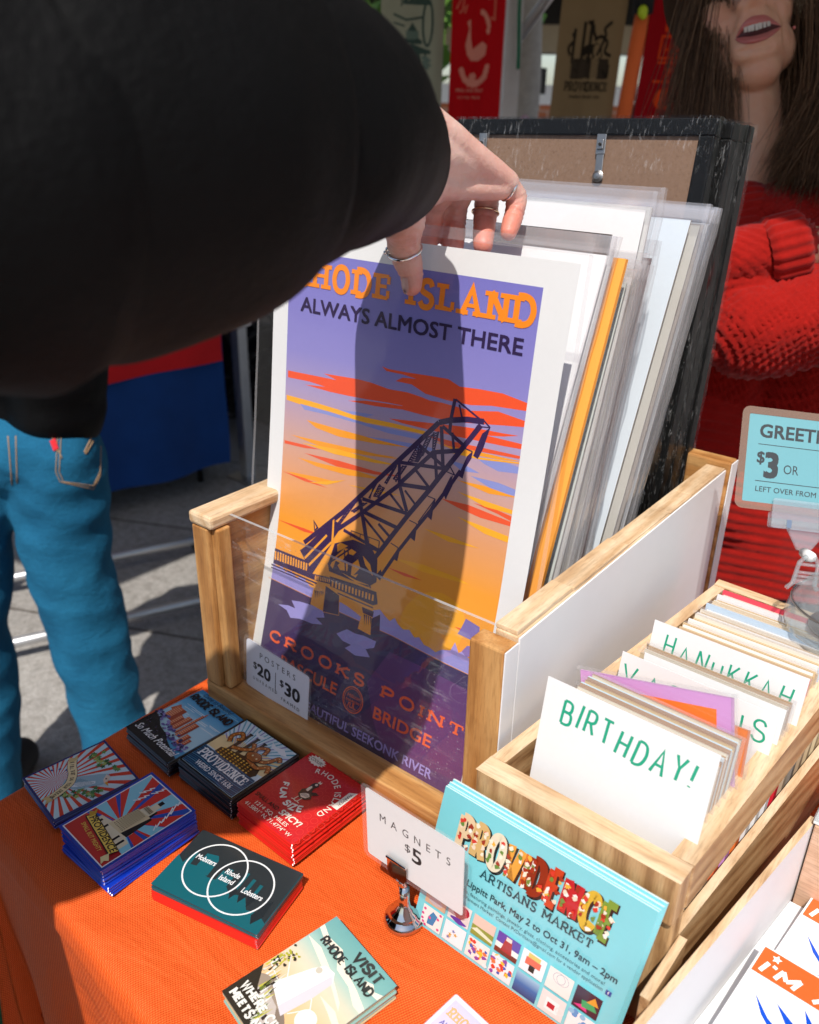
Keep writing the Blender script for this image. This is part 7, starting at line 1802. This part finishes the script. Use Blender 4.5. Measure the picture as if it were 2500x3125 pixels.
for v in bm.verts:
    c = v.co-WO; X, Y = c.dot(CRT)/s_+2314, 101-c.dot(CUP)/s_
    if Y > 1225 and X < hemx(Y)+3*math.sin(Y*.5): kill.append(v)
bmesh.ops.delete(bm, geom=kill, context='VERTS'); bm.to_mesh(cg.data); bm.free()
so2 = cg.modifiers.new('thick', 'SOLIDIFY'); so2.thickness = .005; so2.offset = -1
mb = MB(); a0, a1 = wl(2268, 828, .075), wl(2365, 806, .082); d = (a1-a0).normalized(); e = d.orthogonal().normalized(); f = d.cross(e); n = 96; vs = []
for j in range(9):
    for k in range(n):
        t = 2*PI*k/n; r = .0395+.0016*math.cos(k*2*PI/4.8)+(.002 if 0 < j < 8 else -.004); vs.append(a0+d*(.046*j/8-.004)+(e*math.cos(t)+f*math.sin(t))*r)
mb.add(vs, [(j*n+k, j*n+(k+1) % n, (j+1)*n+(k+1) % n, (j+1)*n+k) for j in range(8) for k in range(n)]); mb.build('cuff', KNITR, cg, True)
mb = MB()
H2 = C0+Vector((0, 0, -.42))-FW*-.03
mb.chain([(C0+RTW*-.045+Vector((0, 0, -.17)), .090), (H2+RTW*-.06+Vector((0, 0, .10)), .100), (H2+RTW*-.065, .108), (H2+RTW*.06, .108)])
for s in (-1, 1): mb.chain([(H2+RTW*s*.075, .105), (H2+RTW*s*.085+Vector((0, 0, -.35)), .080), (Vector((H2.x, H2.y, GZ+.12))+RTW*s*.09, .068)])
remesh('jeans', mb, .008, DENIMD, T, 4)
# ------------------------------------------------------------------ towels on their rail, posts behind the vendor
TT = 2.5; ts = TT/2615.4; TO = Vector((-1.0651, 1.9384, 0.6194))
def tw(x, y, d=0.): return TO+RTW*((x-1450)*ts)+UPW*(-(y-200)*ts*1.02)-FW*d
def towel(x0, x1, yb, col, label, art, d=0., lean=0., seed=0):
    W_ = (x1-x0)*ts; y0 = -190; H_ = (yb-y0)*ts; fnb = lambda u, v: tw(x0+(x1-x0)*u+lean*(1-v), yb+(y0-yb)*v, d+.010*math.sin(u*7+seed)*(1.15-v)+.006*noise.noise((u*3, v*4, seed))+.004*math.sin(u*15+seed*2)*(1-v))
    def fn(u, v, h): return fnb(u, v)-FW*(h+.0004)
    mb = MB(); nu, nv = 20, 26; c = lin(col, .86)
    mb.add([fnb(i/nu, j/nv) for j in range(nv+1) for i in range(nu+1)], [(j*(nu+1)+i, j*(nu+1)+i+1, (j+1)*(nu+1)+i+1, (j+1)*(nu+1)+i) for j in range(nv) for i in range(nu)], 0, c)
    mb.add([fnb(i/nu, j/nv)+FW*.006 for j in range(nv+1) for i in range(nu+1)], [(j*(nu+1)+i, (j+1)*(nu+1)+i, (j+1)*(nu+1)+i+1, j*(nu+1)+i+1) for j in range(nv) for i in range(nu)], 0, c)
    for u in (0, 1): mb.add([q for j in range(nv+1) for q in (fnb(u, j/nv), fnb(u, j/nv)+FW*.006)], [(2*j, 2*j+1, 2*j+3, 2*j+2) for j in range(nv)], 0, c)
    A = Art(.86, 4e-5); art(A); A.build(mb, fn, .03)
    o = mb.build('tea_towel', INK_F, None, True, colors=True); tag(o, label, 'towel', 'printed tea towels hanging behind the vendor'); return o
def v_(yb): return lambda y: (y-yb)/(-190-yb)
def t_sage(A):
    D = '44564e'; V = lambda y: (yb_-y)/(yb_+190); yb_ = 400
    A.poly([(.30, V(5)), (.76, V(10)), (.72, V(26)), (.78, V(46)), (.34, V(44)), (.36, V(26))], D); A.pen('VISIT', .40, V(34), .028, 'a9ab92', .2, .28, 0, .35)
    A.line([(.32, V(50)), (.34, V(2))], .008, D, asp=.35)
    A.poly([(.42, V(112)), (.50, V(90)), (.58, V(112))], D); A.poly([(.34, V(138)), (.5, V(120)), (.66, V(138)), (.66, V(146)), (.34, V(146))], D); A.rect(.40, V(134), .60, V(112), '6a7c70')
    A.poly([(.22, V(162)), (.5, V(146)), (.80, V(164)), (.80, V(172)), (.22, V(172))], D); A.rect(.30, V(222), .44, V(172), '5c6e62'); A.rect(.46, V(222), .62, V(172), D)
    for x in (.26, .36, .50, .60, .70): A.rect(x, V(200), x+.03, V(172), D)
    A.ring(.74, V(92), .075, .012, D, 20, .35, .10); A.line([(.20, V(70)), (.40, V(84)), (.66, V(76))], .010, D, asp=.35); A.line([(.2, V(92)), (.38, V(100))], .008, D, asp=.35)
    for k in range(8): A.blob(.70+.03*(k % 3), V(182+4*k), .05, .008, '6f8074', k)
def t_red(A):
    W_ = 'dc8a78'; yb_ = 385; V = lambda y: (yb_-y)/(yb_+190); a_ = .30
    for k in range(14):
        b = R(200+k*11.6); x, y = .46+.25*math.cos(b), 198-58*math.sin(b)*.9; A.blob(x, V(y), .045, .018, W_, k, 10, .3)
    A.blob(.44, V(235), .07, .026, W_, 1)
    A.poly([(.28, V(150)), (.34, V(108)), (.30, V(92)), (.36, V(84)), (.38, V(130)), (.42, V(160)), (.60, V(140)), (.68, V(150)), (.66, V(175)), (.54, V(190)), (.40, V(190)), (.32, V(175))], W_)
    for k in range(9): A.blob(.46+.24*math.cos(R(62-k*9)), V(106-46*math.sin(R(62-k*9))), .035, .014, W_, k, 8, .3)
    A.text('SMALL AND SPICY', .13, V(272), .016, W_, .52, .02, 0, 0, a_); A.text('1214 SQ. MILES', .16, V(290), .013, W_, .44, .01, 0, 0, a_)
    for q in ([(.08, V(60)), (.24, V(14)), (.20, V(60))], [(.14, V(70)), (.28, V(52)), (.24, V(70))], [(.66, V(32)), (.80, V(30)), (.80, V(84)), (.72, V(80))]): A.line(q, .012, 'd0604e', asp=a_)
def t_brown(A):
    D = '2b241c'; yb_ = 380; V = lambda y: (yb_-y)/(yb_+190); a_ = .45
    for x, y0, y1 in ((.26, 100, 190), (.40, 82, 190), (.50, 78, 190)): A.line([(x, V(y0)), (x, V(y1))], .020, D, asp=a_)
    for q in ([(.62, V(170)), (.72, V(120)), (.70, V(100)), (.80, V(82))], [(.22, V(170)), (.18, V(150)), (.26, V(130)), (.22, V(112))], [(.56, V(130)), (.66, V(120)), (.76, V(135)), (.74, V(160)), (.84, V(170))], [(.44, V(82)), (.52, V(92)), (.54, V(110)), (.60, V(130))]): A.line(catmull(q, 5), .017, D, asp=a_)
    A.blob(.56, V(160), .15, .040, D, 3); A.rect(.26, V(232), .82, V(178), '3a3026'); A.rect(.72, V(228), .84, V(192), D)
    for k in range(6): A.line([(.24, V(184+k*8)), (.70, V(184+k*8))], .004, '54483a', asp=a_)
    A.pen('PROVIDENCE', .20, V(264), .042, D, .2, .64, .2, a_, thin=.6); A.text('WEIRD SINCE 1636', .28, V(284), .014, D, .46, .02, 0, 0, a_)
    A.poly([(.50, V(-6)), (.58, V(12)), (.70, V(12)), (.78, V(-6)), (.74, V(-8)), (.68, V(6)), (.60, V(6)), (.55, V(-8))], D)
def t_dark(A):
    O = 'e0481c'; yb_ = 385; V = lambda y: (yb_-y)/(yb_+190); a_ = .5
    A.rect(.24, V(104), .60, V(78), O); A.text('RHODE', .28, V(99), .018, '6a1010', .26, .03, 0, 0, a_)
    A.line([(.22, V(116)), (.58, V(116)), (.57, V(172)), (.21, V(172)), (.22, V(116))], .012, O, asp=a_); A.text('HOT', .26, V(162), .045, O, .24, .02, 0, 0, a_)
    A.line([(.20, V(184)), (.62, V(184))], .010, O, asp=a_); A.text('71', .30, V(224), .045, O, .16, .03, 0, 0, a_); A.line([(.18, V(234)), (.64, V(234))], .010, O, asp=a_)
    A.disc(.36, V(280), .13, O, 20, .050); A.disc(.36, V(280), .07, 'a81818', 16, .026); A.rect(.18, V(345), .52, V(325), 'c83418')
    for y in (90, 150, 215): A.rect(.70, V(y+20), .92, V(y), 'c83a1c')
towel(1165, 1355, 400, 'a3a48e', 'sage green tea towel with a dark green gazebo print, leftmost towel', t_sage, .0, -6, 1)
towel(1374, 1530, 385, 'bd1018', 'bright red tea towel with a pale rooster print', t_red, .06, -4, 2)
towel(1706, 1900, 378, '8a7354', 'olive brown tea towel printed with dark smokestacks and PROVIDENCE', t_brown, .02, -22, 3)
towel(1968, 2190, 385, '9c0c18', 'dark red tea towel with orange lettering, nearest the vendor', t_dark, .04, -28, 4)
T = thing('towel_rail', tuple(tw(1600, 200)*1), 'high horizontal rail on two posts that the tea towels hang from', 'rail')
mb = MB(); mb.tube([tw(900, -186, -.02), tw(2500, -186, -.02)], .012, 10); mb.build('crossbar', ALU, T, True)
for x in (905, 2495):
    q = tw(x, -186, -.02); mb = MB(); mb.tube([q, (q.x, q.y, GZ)], .014, 10); mb.build('post', ALU, T, True)
q = tw(1925, 60, .02); T = thing('padded_pole', (q.x, q.y, GZ), 'bright orange foam padded pole with a lime clip between two towels', 'pole')
mb = MB(); mb.tube([tw(1938, 62, .02), tw(1930, 150, .02), tw(1918, 300, .02), tw(1908, 420, .02)], .022, 16); mb.build('padding', ORPIPE, T, True)
b0 = tw(1908, 420, .02); mb = MB(); mb.tube([b0, (b0.x, b0.y, GZ)], .014, 10); mb.build('pole', STEEL, T, True)
mb = MB(); mb.tube([tw(1940, -160, .02), tw(1938, 60, .02)], .030, 12); mb.build('top_cover', RUBBER, T, True)
mb = MB(); mb.ball(tw(1930, 56, .05), .014, 10, 0, (1, 1, 1.2)); mb.ball(tw(1933, 66, .05), .010, 8); mb.build('clip', plain('lime_plastic', (.45, .60, .02), .5, .4), T, True)
q = tw(1948, 300, -.05); T = thing('pole', (q.x, q.y, GZ), 'thin dark pole right beside the orange padded one', 'pole'); mb = MB(); mb.tube([tw(1952, -100, -.05), (q.x, q.y, GZ)], .012, 10); mb.build('shaft', DARKM, T, True); mb = MB(); mb.ball(tw(1942, 290, -.03), .014, 8); mb.build('knob', CHROME, T, True)
q = tw(1580, 300, -.25); T = thing('tent_post', (q.x, q.y, GZ), 'white square post with a green cord, right of the bright red towel', 'post')
mb = MB(); a_ = Matrix.Translation((q.x, q.y, 0)) @ Matrix.Rotation(CY+.3, 4, 'Z'); mb.box((-.026, -.026, GZ), (.026, .026, 1.6), M=a_); mb.build('shaft', WHITEPL, T, bevel=.004)
mb = MB(); mb.tube([tw(1588, -100, -.18), tw(1594, 60, -.18), tw(1600, 150, -.18), tw(1601, 200, -.18)], .0055, 8); mb.build('cord', plain('green_cord', (.02, .22, .12), .8, .2), T, True)
mb = MB(); mb.tube([tw(1600, 110, -.25), tw(1720, -40, -.3), tw(1800, -140, -.3)], .017, 10); mb.build('strut', ALU, T, True)
q = tw(1640, 300, -.9); T = thing('iron_arch', (q.x, q.y, GZ), 'dark curved iron arch seen between the red and the brown towel', 'arch')
P = [tw(x, y, -.9) for x, y in ((1588, 400), (1590, 320), (1600, 270), (1625, 232), (1660, 208), (1720, 192))]; mb = MB(); mb.tube(P, .036, 10); mb.tube([P[0], (P[0].x, P[0].y, GZ)], .036, 10); mb.build('rib', DARKM, T, True); mb = MB(); mb.box((P[4].x-.03, P[4].y-.05, P[4].z-.05), (P[4].x+.12, P[4].y+.05, P[4].z+.04)); mb.build('bracket', DARKM, T)
q = tw(1672, 360, -.5); T = thing('shopping_bag', (q.x, q.y, GZ), 'small pale pink bag standing on a stool beside the brown towel', 'bag')
mb = MB(); mb.ball(tw(1672, 372, -.5), .038, 12, 0, (.6, .6, 1)); mb.tube([tw(1672, 390, -.5), (q.x, q.y, GZ)], .03, 8); mb.build('bag', plain('pink_fabric', (.62, .36, .45), .8, .2), T, True)
# green knitted bag at the left edge
g = Vector((-0.4261, -0.1210, -0.5216)); T = thing('knitted_bag', (g.x, g.y, GZ), 'green knitted bag standing on the pavement at the left edge', 'bag')
mb = MB(); mb.ball(g, .066, 16, 0, (1, 1, 1.5)); mb.chain([(Vector((g.x, g.y, GZ+.10)), .10), (Vector((g.x, g.y, GZ+.26)), .09), (g, .066)]); b_ = remesh('bag', mb, .006, KNITG, T, 3)
for v, N_ in zip(b_.data.vertices, norms(b_)): c = v.co; v.co += N_*(.006*noise.noise((c.x*70, c.y*70, c.z*70))+.006*noise.noise((c.x*30, c.y*30, c.z*30)))
# stand for the pink bag is its own narrow stem; dark hoops and a dark block fill the gap left of the posters
q = Vector((-2.3162, 2.0898, -0.3157)); T = thing('hoop_stack', (q.x, q.y, GZ), 'tangle of dark metal hoops stacked in the gap left of the posters', 'hoops')
rn = random.Random(9)
for k in range(16):
    c = q+RTW*rn.gauss(0, .10)+UPW*rn.uniform(-.55, .08)+FW*rn.uniform(0, .4); r = rn.uniform(.07, .2); e = Vector((rn.gauss(0, 1), rn.gauss(0, 1), rn.gauss(0, 1))).normalized(); f = e.orthogonal().normalized(); mb = MB(); mb.tube([c+(e*math.cos(2*PI*i/28)+f*math.sin(2*PI*i/28))*r for i in range(29)], .008, 6, 0, caps=False); mb.build('hoop', DARKM, T, True)
mb = MB(); mb.box((q.x-.5, q.y+.1, GZ), (q.x+.5, q.y+.6, q.z-.05)); mb.build('dark_block', DARKM, T, bevel=.02)
